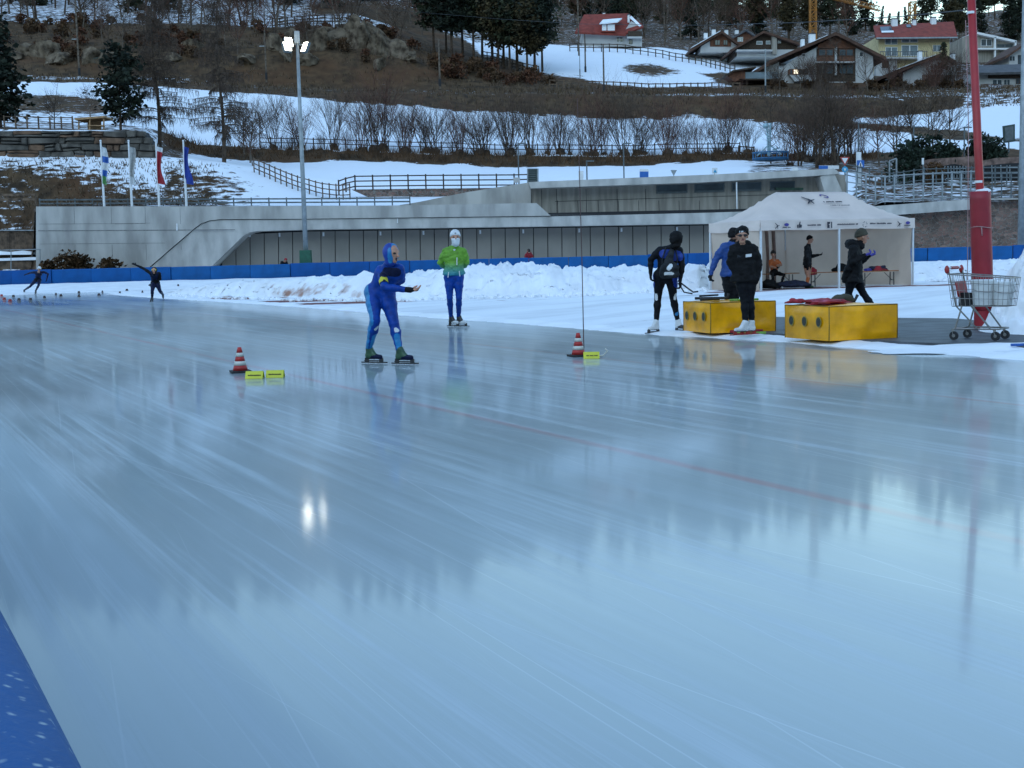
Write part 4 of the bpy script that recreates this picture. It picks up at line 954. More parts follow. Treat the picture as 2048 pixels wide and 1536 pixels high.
# yellow house
h = house('yellow house with long red roof, solar panel and dark balcony', 190, 1830, 140)
hs_part(h, 'wall', rect(1757, 72, 1899, 150), 190, 9, 'plaster_yellow'); hs_part(h, 'lower_wall', rect(1752, 116.5, 1794, 152), 189, 1.0, 'plaster')
mb = MB(); e0 = P(1752.5, 75, 188.6); e1 = P(1915, 73.5, 188.6); r0 = P(1747, 51, 195); r1 = P(1907, 43, 195); slab(mb, e0, e1, r1, r0, .3); rf = mb.build('roof', M['roof_red'], h)
mb = MB(); slab(mb, r0, r1, P(1907, 70, 201), P(1750, 75, 201), .3); mb.build('roof', M['roof_red'], h)
mb = MB(); mb.beam(e0 + Vector((0, -.08, -.12)), e1 + Vector((0, -.08, -.12)), .14, .2); mb.build('gutter', M['galv'], h)
mb = MB(); k = lambda u, v, o=.05: (e0.lerp(e1, u)).lerp(r0.lerp(r1, u), v) + Vector((0, -o, o * 1.5)); slab(mb, k(.07, .42, .1), k(.21, .42, .1), k(.21, .78, .1), k(.07, .78, .1), .06); mb.build('solar_panel', M['solar'], rf)
mb = MB(); slab(mb, k(.075, .30, .12), k(.225, .30, .12), k(.225, .42, .12), k(.075, .42, .12), .08); mb.build('roof_snow', M['snow'], rf)
mb = MB(); slab(mb, k(.40, .66, .1), k(.46, .66, .1), k(.46, .86, .1), k(.40, .86, .1), .06); mb.build('skylight', M['glass'], rf)
for x0, y0, x1, y1 in ((1770, 77, 1795, 89), (1771, 94, 1795, 112), (1803, 78, 1836, 85), (1803, 90, 1836, 112), (1866, 90, 1882, 103)): window(h, x0, y0, x1, y1, 190, 'glass_sky', 'white_paint', 1)
b = hs_part(h, 'balcony', rect(1760, 114, 1855, 117), 188.2, 1.8, 'plaster'); hs_part(h, 'railing', rect(1760, 102.5, 1855, 104), 188.2, .08, 'galv_dark', b)
for k_ in range(20): hs_part(h, 'baluster', rect(1761 + k_ * 4.85, 104, 1762.2 + k_ * 4.85, 114), 188.22, .05, 'galv_dark', b)
hs_part(h, 'door', rect(1764, 121, 1778, 136), 188.95, .1, 'wood_dark')
chimney(h, 1790, 36, 54, 11, 194); chimney(h, 1829.5, 38, 52, 6.5, 194); chimney(h, 1868, 33, 50, 9.5, 194)
# chalet with arched window
h = house('white chalet with tall arched window and brown balcony', 172, 1860, 175)
hs_part(h, 'wall', [(1806, 180), (1806, 146), (1830, 133), (1885, 110), (1906, 122), (1913, 140), (1913, 180)], 172, 8, 'plaster')
gable_roof(h, (1885, 105), (1765, 151), (1913, 122), 172, 9, .4, 'roof_brown', 1.2)
mb = MB(); a = P(1872, 109.5, 170.5); b = P(1790, 140.5, 170.5); u = Vector((0, 0, .07)); mb.prism([a + u, b + u, b, a], (0, 7, 0)); mb.build('roof_snow', M['snow'], h)
ar = [(1860, 146), (1860, 130)] + [(1874 - 14 * math.cos(t), 130 - 9 * math.sin(t)) for t in np.linspace(.3, math.pi - .3, 6)] + [(1888, 130), (1888, 146)]
f = hs_part(h, 'window', ar, 171.9, .15, 'white_paint')
for c_ in range(4):
    for r_ in range(2):
        x0 = 1861.5 + c_ * 6.6; y0 = 131 + r_ * 7.6; hs_part(h, 'pane', rect(x0, y0 - (2.5 if r_ == 0 and 0 < c_ < 3 else 0), x0 + 5.4, y0 + 6.4), 171.86, .05, 'glass', f)
b = hs_part(h, 'balcony', rect(1844, 164, 1910, 166.5), 170.6, 1.4, 'wood_brown')
for k_ in range(18): hs_part(h, 'balcony_slat', rect(1844.5 + k_ * 3.65, 149.5, 1847.5 + k_ * 3.65, 164), 170.6, .06, 'wood_brown', b)
chimney(h, 1841, 101, 122, 7, 175); chimney(h, 1907, 106, 120, 7, 175)
# house with red roof and dormer
h = house('white house under a steep red roof with a wide dormer window', 215, 1220, 90)
hs_part(h, 'wall', rect(1165, 62, 1253, 93), 215, 8, 'plaster'); hs_part(h, 'gable_wall', [(1248, 64), (1262, 42), (1284, 54), (1284, 93), (1248, 93)], 214.8, 7, 'plaster')
mb = MB(); e0 = P(1150, 64, 213.5); e1 = P(1252, 69, 213.5); r0 = P(1168, 29, 219); r1 = P(1256, 26.5, 219); slab(mb, e0, e1, r1, r0, .3); rf = mb.build('roof', M['roof_red'], h)
mb = MB(); slab(mb, P(1251, 67, 213.6), P(1256, 26.5, 219), P(1286, 50, 214.5), P(1286, 53, 213.8), .25); mb.build('roof', M['roof_red'], h)
mb = MB(); slab(mb, P(1262, 31, 217), P(1283, 51, 214.4), P(1279, 53, 214.2), P(1259, 35, 216.2), .06); mb.build('roof_snow', M['snow'], h)
d = hs_part(h, 'dormer', rect(1202, 45, 1231, 64), 213.4, 3, 'roof_red'); 
for x0, x1 in ((1204, 1213), (1215, 1229.5)): hs_part(h, 'pane', rect(x0, 49, x1, 61), 213.35, .06, 'white_paint', d)
mb = MB(); slab(mb, P(1199, 47, 212.8), P(1235, 43, 212.8), P(1244, 36, 216), P(1206, 39, 216), .18); mb.build('dormer_roof', M['snow'], d)
hs_part(h, 'balcony', rect(1256, 62, 1284, 73), 213.6, .15, 'wood_dark'); hs_part(h, 'balcony_floor', rect(1254, 73, 1284, 76), 213.6, 1.2, 'plaster')
window(h, 1258, 78, 1265, 88, 214.8, 'glass', 'wood_dark', 0); window(h, 1233, 74, 1246, 84, 215, 'glass', 'white_paint', 1)
chimney(h, 1257.5, 28, 45, 4, 216); chimney(h, 1208, 24, 30, 5, 219)
# small chalet and its neighbour
h = house('small brown and white chalet with snow on the left roof edge', 205, 1435, 100)
hs_part(h, 'wall', [(1400, 105), (1403, 92), (1444, 68), (1476, 88), (1476, 105)], 205, 7, 'plaster'); hs_part(h, 'gable_boards', [(1420, 93), (1420, 82), (1444, 66), (1462, 80), (1462, 93)], 204.9, .2, 'wood_brown')
gable_roof(h, (1444, 61), (1380, 98), (1480, 88), 205, 8, .35, 'roof_brown', 1.0)
mb = MB(); a = P(1441, 62, 203.8); b = P(1384, 95, 203.8); u = Vector((0, 0, .1)); mb.prism([a + u, b + u, b, a], (0, 6, 0)); mb.build('roof_snow', M['snow'], h)
window(h, 1430, 80, 1440, 90, 204.85, 'glass', 'wood_dark'); window(h, 1447, 80, 1455, 90, 204.85, 'glass', 'wood_dark')
for x, y in ((1412, 64), (1428, 57), (1453, 58)): chimney(h, x, y, y + 12, 7, 208)
h = house('brown timber gable house peeping over the small chalet', 216, 1485, 90)
hs_part(h, 'wall', [(1462, 92), (1466, 76), (1492, 62), (1512, 74), (1512, 92)], 216, 6, 'wood_brown'); gable_roof(h, (1493, 58), (1459, 77), (1516, 73), 216, 7, .3, 'roof_grey', .8)
window(h, 1475, 74, 1486, 83, 216, 'glass_sky', 'white_paint'); chimney(h, 1474, 58, 68, 7, 218)
# dark timber house
h = house('dark timber gable house with three small white-framed windows', 198, 1530, 105)
hs_part(h, 'wall', [(1470, 112), (1474, 98), (1528, 66), (1594, 88), (1596, 112)], 198, 8, 'wood_dark'); hs_part(h, 'base_wall', rect(1474, 99, 1596, 114), 197.8, 8, 'plaster')
gable_roof(h, (1528, 61), (1461, 99), (1600, 86), 198, 9, .35, 'roof_brown', 1.0)
for x0, x1, y0 in ((1513, 1525, 82), (1532, 1541, 81.5), (1555.5, 1562, 79.5)): window(h, x0, y0, x1, y0 + 7, 198, 'glass_sky', 'white_paint', 0)
hs_part(h, 'chimney_stack', rect(1544, 70, 1554, 108), 197.3, .8, 'concrete_board'); hs_part(h, 'terrace', rect(1474, 99, 1545, 102), 196.6, 1.2, 'plaster')
# modern house, low house, right house
h = house('grey modern house with white sloping roof edge and columns', 206, 1985, 100)
hs_part(h, 'wall', [(1925, 75), (1952, 66), (1990, 72), (2032, 83), (2032, 125), (1925, 125)], 206, 8, 'concrete_board')
mb = MB(); a = P(1950, 62.5, 205); b = P(2034, 81, 205); mb.prism([a, b, b - Vector((0, 0, .35)), a - Vector((0, 0, .35))], (0, 7, 0)); mb.build('roof', M['white_paint'], h)
for x in (1989, 2030): hs_part(h, 'column', rect(x, 74 if x < 2000 else 82, x + 3, 118), 205, .4, 'white_paint')
window(h, 1962, 78, 1984, 92, 206, 'glass', 'white_paint', 1); hs_part(h, 'terrace', rect(1955, 96, 2032, 99), 204.8, 1.2, 'white_paint'); window(h, 1994, 88, 2026, 95, 206, 'glass', 'galv_dark', 1)
h = house('low house with dark grey roof and pale lower wall right of the red post', 172, 2000, 172)
hs_part(h, 'wall', rect(1950, 144, 2110, 182), 172, 7, 'plaster'); 
mb = MB(); slab(mb, P(1940, 146, 170.6), P(2118, 142, 170.6), P(2110, 126, 176), P(1950, 131, 176), .3); mb.build('roof', M['roof_grey'], h)
hs_part(h, 'eave_shade', rect(1978, 147, 2110, 156), 171.6, .4, 'wood_dark'); window(h, 1985, 159, 2004, 171, 172, 'glass', 'white_paint'); window(h, 2008, 159, 2020, 171, 172, 'glass', 'white_paint'); window(h, 2032, 158, 2045, 168, 172, 'glass', 'wood_brown')
h = house('white gable house with brown roof at the edge of the slope above the low house', 182, 2060, 130)
hs_part(h, 'wall', [(2018, 135), (2018, 112), (2062, 82), (2100, 105), (2100, 135)], 182, 7, 'plaster'); gable_roof(h, (2062, 78), (2012, 112), (2106, 108), 182, 8, .35, 'roof_brown', 1.0)
window(h, 2019, 112, 2030, 122, 182, 'glass', 'white_paint'); window(h, 2036, 110, 2042, 128, 182, 'glass', 'wood_dark', 0)
# red shed and hut
h = thing('garden_shed', 'dark red timber shed with flat snow-edged roof above the rocks', 'shed', P(702, 75, 190)); hs_part(h, 'wall', rect(678, 48, 729, 84), 190, 4, 'wood_brown'); hs_part(h, 'roof', [(671, 45), (731, 44), (731, 47.5), (671, 48)], 189, 6, 'snow')
h = thing('wooden_hut', 'small open wooden hut with light roof on the big-stone wall', 'hut', P(190, 262, 102.5)); 
hs_part(h, 'roof', [(148, 236), (208, 231.5), (210, 235), (150, 240)], 101.6, 2.2, 'wood_new'); hs_part(h, 'back_wall', rect(175, 238, 202, 262), 103.4, .1, 'wood_new')
for x in (156, 178, 206): hs_part(h, 'post', rect(x, 236, x + 2.5, 264), 101.8, .1, 'wood_new')
hs_part(h, 'counter', rect(176, 250, 206, 252), 101.7, .5, 'wood_new')
# ---- cranes
def crane(x, y0, y1, wpx, D, label, jib=None):
    t = thing('tower_crane', label, 'crane', P(x, y0, D)); w_ = wpx / F_PX * D / 2; a = P(x, y0, D); b = P(x, y1, D); m = MB()
    for sx in (-1, 1):
        for sy in (-1, 1): m.tube([a + Vector((sx * w_, sy * w_, 0)), Vector((a.x + sx * w_, a.y + sy * w_, b.z))], w_ * .22, 4)
    m.build('mast_legs', M['steel_orange'], t); n = max(4, int((b.z - a.z) / (w_ * 2)));m = MB()
    for i in range(n):
        z0 = a.z + (b.z - a.z) * i / n; z1 = a.z + (b.z - a.z) * (i + 1) / n; s = 1 if i % 2 else -1
        for sy in (-1, 1): m.tube([(a.x - s * w_, a.y + sy * w_, z0), (a.x + s * w_, a.y + sy * w_, z1)], w_ * .15, 4); m.tube([(a.x - w_, a.y + sy * w_, z1), (a.x + w_, a.y + sy * w_, z1)], w_ * .12, 4)
        for sx in (-1, 1): m.tube([(a.x + sx * w_, a.y - s * w_, z0), (a.x + sx * w_, a.y + s * w_, z1)], w_ * .15, 4)
    m.build('lattice', M['steel_orange'], t)
    if jib:
        m = MB(); p0 = P(*jib[0]); p1 = P(*jib[1])
        for o in ((0, -.4, 0), (0, .4, 0), (0, 0, .8)): m.tube([p0 + Vector(o), p1 + Vector(o)], .09, 4)
        for i in range(24):
            u = p0.lerp(p1, i / 24); v = p0.lerp(p1, (i + .5) / 24); w2 = p0.lerp(p1, (i + 1) / 24); m.tube([u + Vector((0, -.4, 0)), v + Vector((0, 0, .8)), w2 + Vector((0, -.4, 0))], .05, 3); m.tube([u + Vector((0, .4, 0)), v + Vector((0, 0, .8)), w2 + Vector((0, .4, 0))], .05, 3)
        m.build('jib', M['steel_orange'], t)
crane(1626, 92, -160, 11, 236, 'orange lattice tower crane behind the large white chalet', ((1620, -14, 236), (1760, 22, 236)))
crane(1824, 92, 4, 11, 240, 'orange lattice crane mast behind the yellow house')
# ---- poles and wires
def pole(px, y0, y1, D, r, label, arm=None, m='bark_grey'):
    a = P(px, y0, D); t = thing('utility_pole', label, 'pole', a); b = P(px, y1, D); mb = MB(); mb.tube([a - Vector((0, 0, .3)), Vector((a.x, a.y, b.z))], r, 7, 0, r * .7); mb.build('mast', M[m], t)
    mb = MB(); mb.cyl(a + Vector((0, 0, .05)), a + Vector((0, 0, .9)), r * 1.25, r * 1.25, 7); mb.build('base_sleeve', M['dark'], t)
    if arm: mb = MB(); z = P(px, arm, D).z; mb.beam((a.x - .7, a.y, z), (a.x + .1, a.y, z), .08, .1); mb.build('cross_arm', M['galv'], t)
pole(159, 151, -30, 163, .13, 'tall grey pole by the road with a short side arm under the woods', 78); pole(533, 160, 60, 163, .12, 'grey wooden pole left of the rock outcrop', 92)
pole(880, 173, 78, 160, .14, 'pale wooden pole in front of the pine clump', None); pole(1208, 184, 88, 160, .12, 'wooden pole at the foot of the upper snow field', 92); pole(1171, 146, 68, 182, .12, 'dark wooden pole standing in the upper snow field')
pole(1158, 128, -30, 200, .13, 'tall grey pole left of the red-roofed house'); pole(1531, 186, 98, 160, .10, 'grey pole left of the large white chalet', 110, 'galv'); pole(1160, 152, 96, 176, .05, 'thin steel rod in the upper snow field', None, 'galv_dark')
for x, y0, y1, D, lb in ((1038, 372, 288, 97, 'thin street lamp at the left end of the rink building roof'), (1248, 356, 288, 97, 'thin street lamp behind the building roof above the panel doors'), (1174, 358, 323, 96, 'short dark lamp post behind the building roof'), (1827, 352, 255, 99, 'slim street lamp beside the evergreen bush'), (1928, 350, 256, 100, 'slim dark street lamp beside the red post'), (1717, 330, 247, 104, 'slim street lamp behind the zebra-crossing sign')):
    a = P(x, y0, D); t = thing('street_lamp', lb, 'lamp', a); z1 = P(x, y1, D).z; mb = MB(); mb.tube([a - Vector((0, 0, .8)), (a.x, a.y, z1)], .055, 6); mb.build('post', M['galv_dark'], t); mb = MB(); mb.box((a.x + .25, a.y, z1 + .03), (.6, .18, .08)); mb.build('lamp_head', M['galv_dark'], t)
def wire(pts, r, label):
    ps = [P(*p) for p in pts]; out = []
    for i in range(len(ps) - 1):
        for k in range(6): out.append(ps[i].lerp(ps[i + 1], k / 6))
    out.append(ps[-1]); mb = MB(); mb.tube(out, r, 4); o = mb.build('overhead_wire', M['rubber'], None, org=ps[0]); tag(o, label, 'wire')
wire([(1943, 19, 18.85), (1800, 33, 24), (1600, 45, 34), (1400, 50.5, 48), (1160, 48, 70), (1000, 38, 95), (880, 28, 120), (700, 12, 150), (540, -6, 175)], .009, 'long sagging cable from the red post over the pine clump to the woods')
wire([(900, 6, 180), (700, -1, 190), (560, -6, 196)], .03, 'short wire crossing in front of the dark woods')
# ---- fences
def rail_fence(name, pts, n_posts, h, rails, m, label, pr=.06, rr=.045, cat='fence', ground=True):
    """pts: (photo x, distance) along the foot"""
    ps = [hp(x, D) if ground else P(x, D[0], D[1]) for x, D in pts]; t = thing(name, label, cat, ps[0]); seg = []
    L = [0]
    for i in range(len(ps) - 1): L.append(L[-1] + (ps[i + 1] - ps[i]).length)
    def at(s):
        for i in range(len(ps) - 1):
            if s <= L[i + 1] or i == len(ps) - 2: return ps[i].lerp(ps[i + 1], (s - L[i]) / max(1e-6, L[i + 1] - L[i]))
    pp = []
    for i in range(n_posts):
        q = at(L[-1] * i / (n_posts - 1))
        if ground: q = Vector((q.x, q.y, hillz(q.x, q.y)))
        pp.append(q); mb = MB(); mb.box((q.x, q.y, q.z + h / 2), (pr * 2, pr * 2, h + .1)); mb.build('post', M[m], t)
    for i in range(n_posts - 1):
        for f in rails:
            mb = MB(); mb.beam(pp[i] + Vector((0, -pr - .015, h * f)), pp[i + 1] + Vector((0, -pr - .015, h * f)), .05, rr * 2); mb.build('rail', M[m], t)
    return t
rail_fence('rail_fence', [(678, (388, 97)), (704, (379, 95)), (850, (377, 95)), (1040, (376, 95)), (1064, (375, 95))], 13, 1.0, (.95, .6, .22), 'wood_dark', 'dark brown three-rail fence on the stone footing above the ramp', .05, .042, 'fence', False)
mb = MB(); mb.prism([P(702, 379, 95.2), P(1062, 375, 95.2), P(1062, 400, 95.2), P(760, 405, 95.2)], (0, .6, 0)); tag(mb.build('stone_footing', M['rubble'], None, org=P(880, 395, 95)), 'brown rubble footing under the dark three-rail fence', 'wall')
rail_fence('hedge_fence', [(520, 121.3), (760, 121.5), (1000, 121.5), (1250, 121.5), (1480, 121.5)], 46, 1.0, (.9, .5), 'wood_dark', 'low dark post and rail fence running behind the leafless shrubs', .05, .035)
rail_fence('field_fence', [(1100, 164.5), (1300, 164.5), (1480, 165)], 28, 1.1, (.95, .5), 'wood_old', 'weathered two-rail fence along the road below the upper snow field', .07, .06)
rail_fence('field_fence', [(1140, 208), (1250, 207), (1320, 205), (1400, 200), (1470, 192)], 26, 1.2, (.95, .5), 'wood_dark', 'dark fence along the top of the upper snow field', .07, .06)
rail_fence('field_fence', [(545, 197), (620, 198), (680, 198)], 10, 1.3, (.95, .6, .25), 'wood_dark', 'dark three-rail fence left of the red shed above the rocks', .08, .07)
rail_fence('field_fence', [(965, 190), (1020, 184), (1078, 178)], 12, 1.2, (.95, .55, .2), 'wood_dark', 'dark fence passing under the pine clump', .07, .06)
rail_fence('slat_fence', [(508, 99.4), (540, 98.2), (620, 95.5), (700, 93.5)], 17, 1.1, (.95, .62, .3), 'wood_old', 'old brown rail fence running down beside the snow mound', .04, .035)
rail_fence('hut_fence', [(8, 101.5), (120, 101.3), (145, 101.2)], 7, 1.0, (.95, .5), 'wood_old', 'thin weathered fence left of the wooden hut', .05, .03)
rail_fence('terrace_railing', [(-40, (412, 86.6)), (72, (411, 86.6))], 5, .75, (.95, .55), 'wood_old', 'weathered board railing beside the concrete end wall', .06, .08, 'railing', False)
rail_fence('roof_railing', [(80, (413, 89.6)), (400, (411.5, 89.6)), (640, (410.5, 89.6)), (820, (409, 89.6))], 22, .5, (.9, .4), 'galv_dark', 'low dark railing along the top of the concrete end wall', .04, .05, 'railing', False)
rail_fence('carousel_fence', [(1478, 117), (1508, 116)], 3, 1.2, (.95, .5), 'wood_dark', 'short dark fence left of the blue steel carousel', .06, .05)
# metal railings on the right terrace
rail_fence('steel_railing', [(1694, (398, 87.6)), (1760, (408, 87.4)), (1800, (404.5, 87.3)), (1880, (400, 87.2)), (1960, (396.5, 87.2))], 15, 1.85, (.98, .62, .3, .08), 'galv', 'grey steel railing above the long concrete beam', .045, .035, 'railing', False)
rail_fence('steel_railing', [(1690, (362, 91)), (1780, (382, 91)), (1845, (372, 92)), (2060, (366, 93))], 17, 1.25, (.95, .65, .35), 'galv_dark', 'grey steel ramp railing behind the terrace', .04, .03, 'railing', False)
rail_fence('steel_railing', [(1965, (397, 88)), (2060, (396, 88))], 6, 1.7, (.98, .5, .1), 'galv_dark', 'tall grey steel railing over the rubble wall', .03, .03, 'railing', False)
# stone garages with arched steel gates
M['stone_pale'] = mat('garage_stone', (0.23, 0.15, 0.12), .9, .3, 2.2, .5, bscale=6)
for lb, x0, x1, yt, yb, D in (('stone garage with pale arched steel gate beside the round hedge ball', 1822, 1950, 318, 368, 99), ('wide stone garage with arched steel gate right of the red post', 1952, 2120, 316, 372, 98)):
    g = thing('stone_garage', lb, 'garage', P((x0 + x1) / 2, yb + 5, D)); hs_part(g, 'wall', [(x0, yb + 10), (x0, yt + 8), (x0 + 40, yt), (x1, yt - 6), (x1, yb + 10)], D, 3, 'stone_pale')
    a0, a1 = (x0 + 62, x1 - 18) if x0 < 1900 else (x0 + 14, x1 - 10)
    hs_part(g, 'arch', [(a0, yb + 6)] + [(a0 + (a1 - a0) * u, yt + 16 - 6 * math.sin(u * math.pi)) for u in np.linspace(0, 1, 9)] + [(a1, yb + 6)], D - .08, .1, 'dark')
    gt = None
    n = 8
    for i in range(n + 1):
        x = a0 + (a1 - a0) * i / n; hs_part(g, 'gate_bar', rect(x - .7, yt + 14, x + .7, yb + 6), D - .2, .08, 'galv')
    for k_ in range(4): hs_part(g, 'gate_rail', rect(a0, yt + 18 + k_ * 10, a1, yt + 20 + k_ * 10), D - .3, .08, 'galv')
# ---- signs
def sign_post(x, y0, y1, D, label, r=.03): 
    a = P(x, y0, D); t = thing('road_sign', label, 'sign', a); mb = MB(); mb.cyl(a - Vector((0, 0, .3)), (a.x, a.y, P(x, y1, D).z), r, r, 8); mb.build('post', M['galv'], t); return t
M['sign_white'] = mat('sign_white', (.75, .76, .75), .5, .03); M['sign_red'] = mat('sign_red', (.42, .05, .03), .5, .05); M['sign_blue'] = mat('sign_blue', (.02, .13, .45), .5, .05); M['sign_sky'] = mat('sign_cyan', (.05, .33, .55), .5, .05); M['sign_green'] = mat('sign_green', (.035, .06, .05), .6, .1)
s = sign_post(1689.5, 372, 313, 91, 'red and white give-way triangle above a round blue arrow sign')
hs_part(s, 'triangle', [(1680, 314), (1699.5, 314), (1690, 331.5)], 90.9, .04, 'sign_red'); hs_part(s, 'triangle_face', [(1683.5, 316), (1696, 316), (1690, 327.5)], 90.87, .03, 'sign_white')
hs_part(s, 'round_plate', [(1690 + 6 * math.cos(t), 339 + 6 * math.sin(t)) for t in np.linspace(0, 6.28, 19)[:-1]], 90.9, .04, 'sign_sky'); hs_part(s, 'arrow', [(1687.5, 337), (1692.5, 337), (1690, 342.5)], 90.87, .03, 'sign_white')
s = sign_post(1720, 372, 316, 91.5, 'blue zebra-crossing sign on a thick white column with street lamp', .15)
hs_part(s, 'column', rect(1714.5, 304, 1722.5, 372), 91.3, .3, 'sign_white'); hs_part(s, 'plate', rect(1714, 320.5, 1728.5, 335), 91.15, .05, 'sign_blue'); hs_part(s, 'plate_triangle', [(1716.5, 333), (1721.2, 322.5), (1726, 333)], 91.12, .03, 'sign_white'); hs_part(s, 'walker', [(1720.4, 332.5), (1720.7, 326), (1722, 326), (1722.3, 332.5)], 91.09, .03, 'dark')
s = sign_post(1846, 368, 316, 95, 'narrow white upright plate on a post beside the hedge ball'); hs_part(s, 'plate', rect(1843.8, 316, 1848, 329), 94.95, .04, 'sign_white')
s = sign_post(1288, 352, 340, 93, 'white and blue information board on the building roof', .04); hs_part(s, 'board', rect(1279.5, 338, 1297, 343), 92.95, .06, 'sign_white'); hs_part(s, 'poster', rect(1279.5, 343, 1297, 356), 92.95, .06, 'sign_blue')
s = sign_post(1429, 349, 337, 93, 'small blue and white sign on the building roof', .03); hs_part(s, 'plate', rect(1424, 336, 1435, 347), 92.95, .05, 'sign_white'); hs_part(s, 'mark', [(1427, 345), (1430, 338), (1434, 345)], 92.9, .04, 'sign_sky')
s = sign_post(1347.5, 352, 342, 94, 'back of a small grey triangular sign on the building roof', .03); hs_part(s, 'triangle', [(1341, 340), (1354, 340), (1347.5, 352)], 93.95, .04, 'galv')
s = sign_post(1650, 344, 330, 92, 'low blue and white strip board at the end of the building roof', .03); hs_part(s, 'board', rect(1638, 331, 1678, 338), 91.95, .05, 'sign_white'); hs_part(s, 'strip', rect(1638, 331.5, 1656, 338), 91.9, .04, 'sign_blue')
s = sign_post(1590, 345, 334, 92, 'small pale plate on the building roof', .03); hs_part(s, 'plate', rect(1585, 334.5, 1596, 342), 91.95, .05, 'sign_white')
s = sign_post(1162, 366, 344, 92, 'blank white plate on the building roof beside a lamp post', .03); hs_part(s, 'plate', rect(1157, 342, 1167, 362), 91.95, .05, 'white_paint')
s = sign_post(1033, 372, 362, 94, 'small cream box sign left of the roof slab', .03); hs_part(s, 'plate', rect(1027, 355, 1040, 365), 93.9, .2, 'plaster')
t = thing('notice_board', 'dark green slatted notice board above the left end of the roof slab', 'board', P(1066, 366, 93)); hs_part(t, 'board', rect(1055, 337, 1077, 366), 93, .1, 'sign_green')
for k_ in range(6): hs_part(t, 'slat', rect(1056, 339 + k_ * 4.4, 1072, 340.4 + k_ * 4.4), 92.95, .04, 'galv_dark')
for x in (1054, 1074): hs_part(t, 'post', rect(x, 337, x + 2.4, 370), 92.9, .12, 'galv')
t = thing('notice_board', 'dark green framed board standing over the evergreen bush', 'board', P(2020, 300, 104)); hs_part(t, 'frame', [(2006, 252), (2030, 248), (2030, 283), (2008, 286)], 104, .15, 'sign_green'); hs_part(t, 'panel', [(2010, 255), (2027, 252), (2027, 280), (2011, 283)], 103.95, .06, 'galv_dark'); hs_part(t, 'post', rect(2017, 284, 2019, 306), 104.05, .1, 'galv_dark')
s = thing('sports_goal', 'plain grey steel frame on the snowy terrace behind the railing', 'frame', P(1785, 362, 96)); 
for a_, b_ in (((1779, 364), (1779, 322)), ((1793, 366), (1793, 317)), ((1779, 322), (1793, 317))): mb = MB(); mb.tube([P(*a_, 96), P(*b_, 96)], .06, 6); mb.build('tube', M['galv'], s)
# blue steel carousel
t = thing('playground_carousel', 'blue steel playground carousel with a round basket and tall lattice arm', 'carousel', P(1540, 324, 110)); M['blue_steel'] = mat('blue_steel', (.03, .14, .28), .5, .15); M['pale_steel'] = mat('pale_steel', (.30, .45, .50), .5, .15)
c0 = P(1541, 318, 110); rr_ = 35 / F_PX * 110
for dz, r_ in ((.05, .06), (.55, .06)): mb = MB(); mb.tube([c0 + Vector((rr_ * math.cos(a), .7 * rr_ * math.sin(a), dz)) for a in np.linspace(0, 6.2832, 25)], r_, 6); mb.build('ring', M['blue_steel'], t)
for k_ in range(14): a = k_ * 6.283 / 14; mb = MB(); p_ = c0 + Vector((rr_ * math.cos(a), .7 * rr_ * math.sin(a), 0)); mb.tube([p_ + Vector((0, 0, -.1)), p_ + Vector((0, 0, .6))], .035, 5); mb.build('upright', M['blue_steel'], t)
mb = MB(); mb.lathe(c0 + Vector((0, 0, -.12)), [(rr_ * .9, 0), (rr_ * .95, .08), (.2, .1)], 24); mb.build('floor', M['blue_steel'], t)
for x0, x1 in ((1534, 1537), (1541, 1539)): mb = MB(); mb.tube([P(x0, 246, 110), P(x1, 312, 110)], .09, 6); mb.build('arm', M['pale_steel'], t)
for k_ in range(5): mb = MB(); mb.tube([P(1535, 254 + k_ * 10, 110), P(1541, 250 + k_ * 10, 110)], .05, 5); mb.build('rung', M['pale_steel'], t)
mb = MB(); mb.blob(P(1531, 252, 110), (.22, .2, .24), 2, .1); mb.build('lamp_globe', M['pale_steel'], t)
for a_, b_ in (((1537, 290), (1514, 312)), ((1540, 290), (1562, 308)), ((1545, 300), (1560, 295)), ((1520, 306), (1552, 302))): mb = MB(); mb.tube([P(*a_, 110), P(*b_, 110)], .06, 5); mb.build('strut', M['pale_steel'], t)
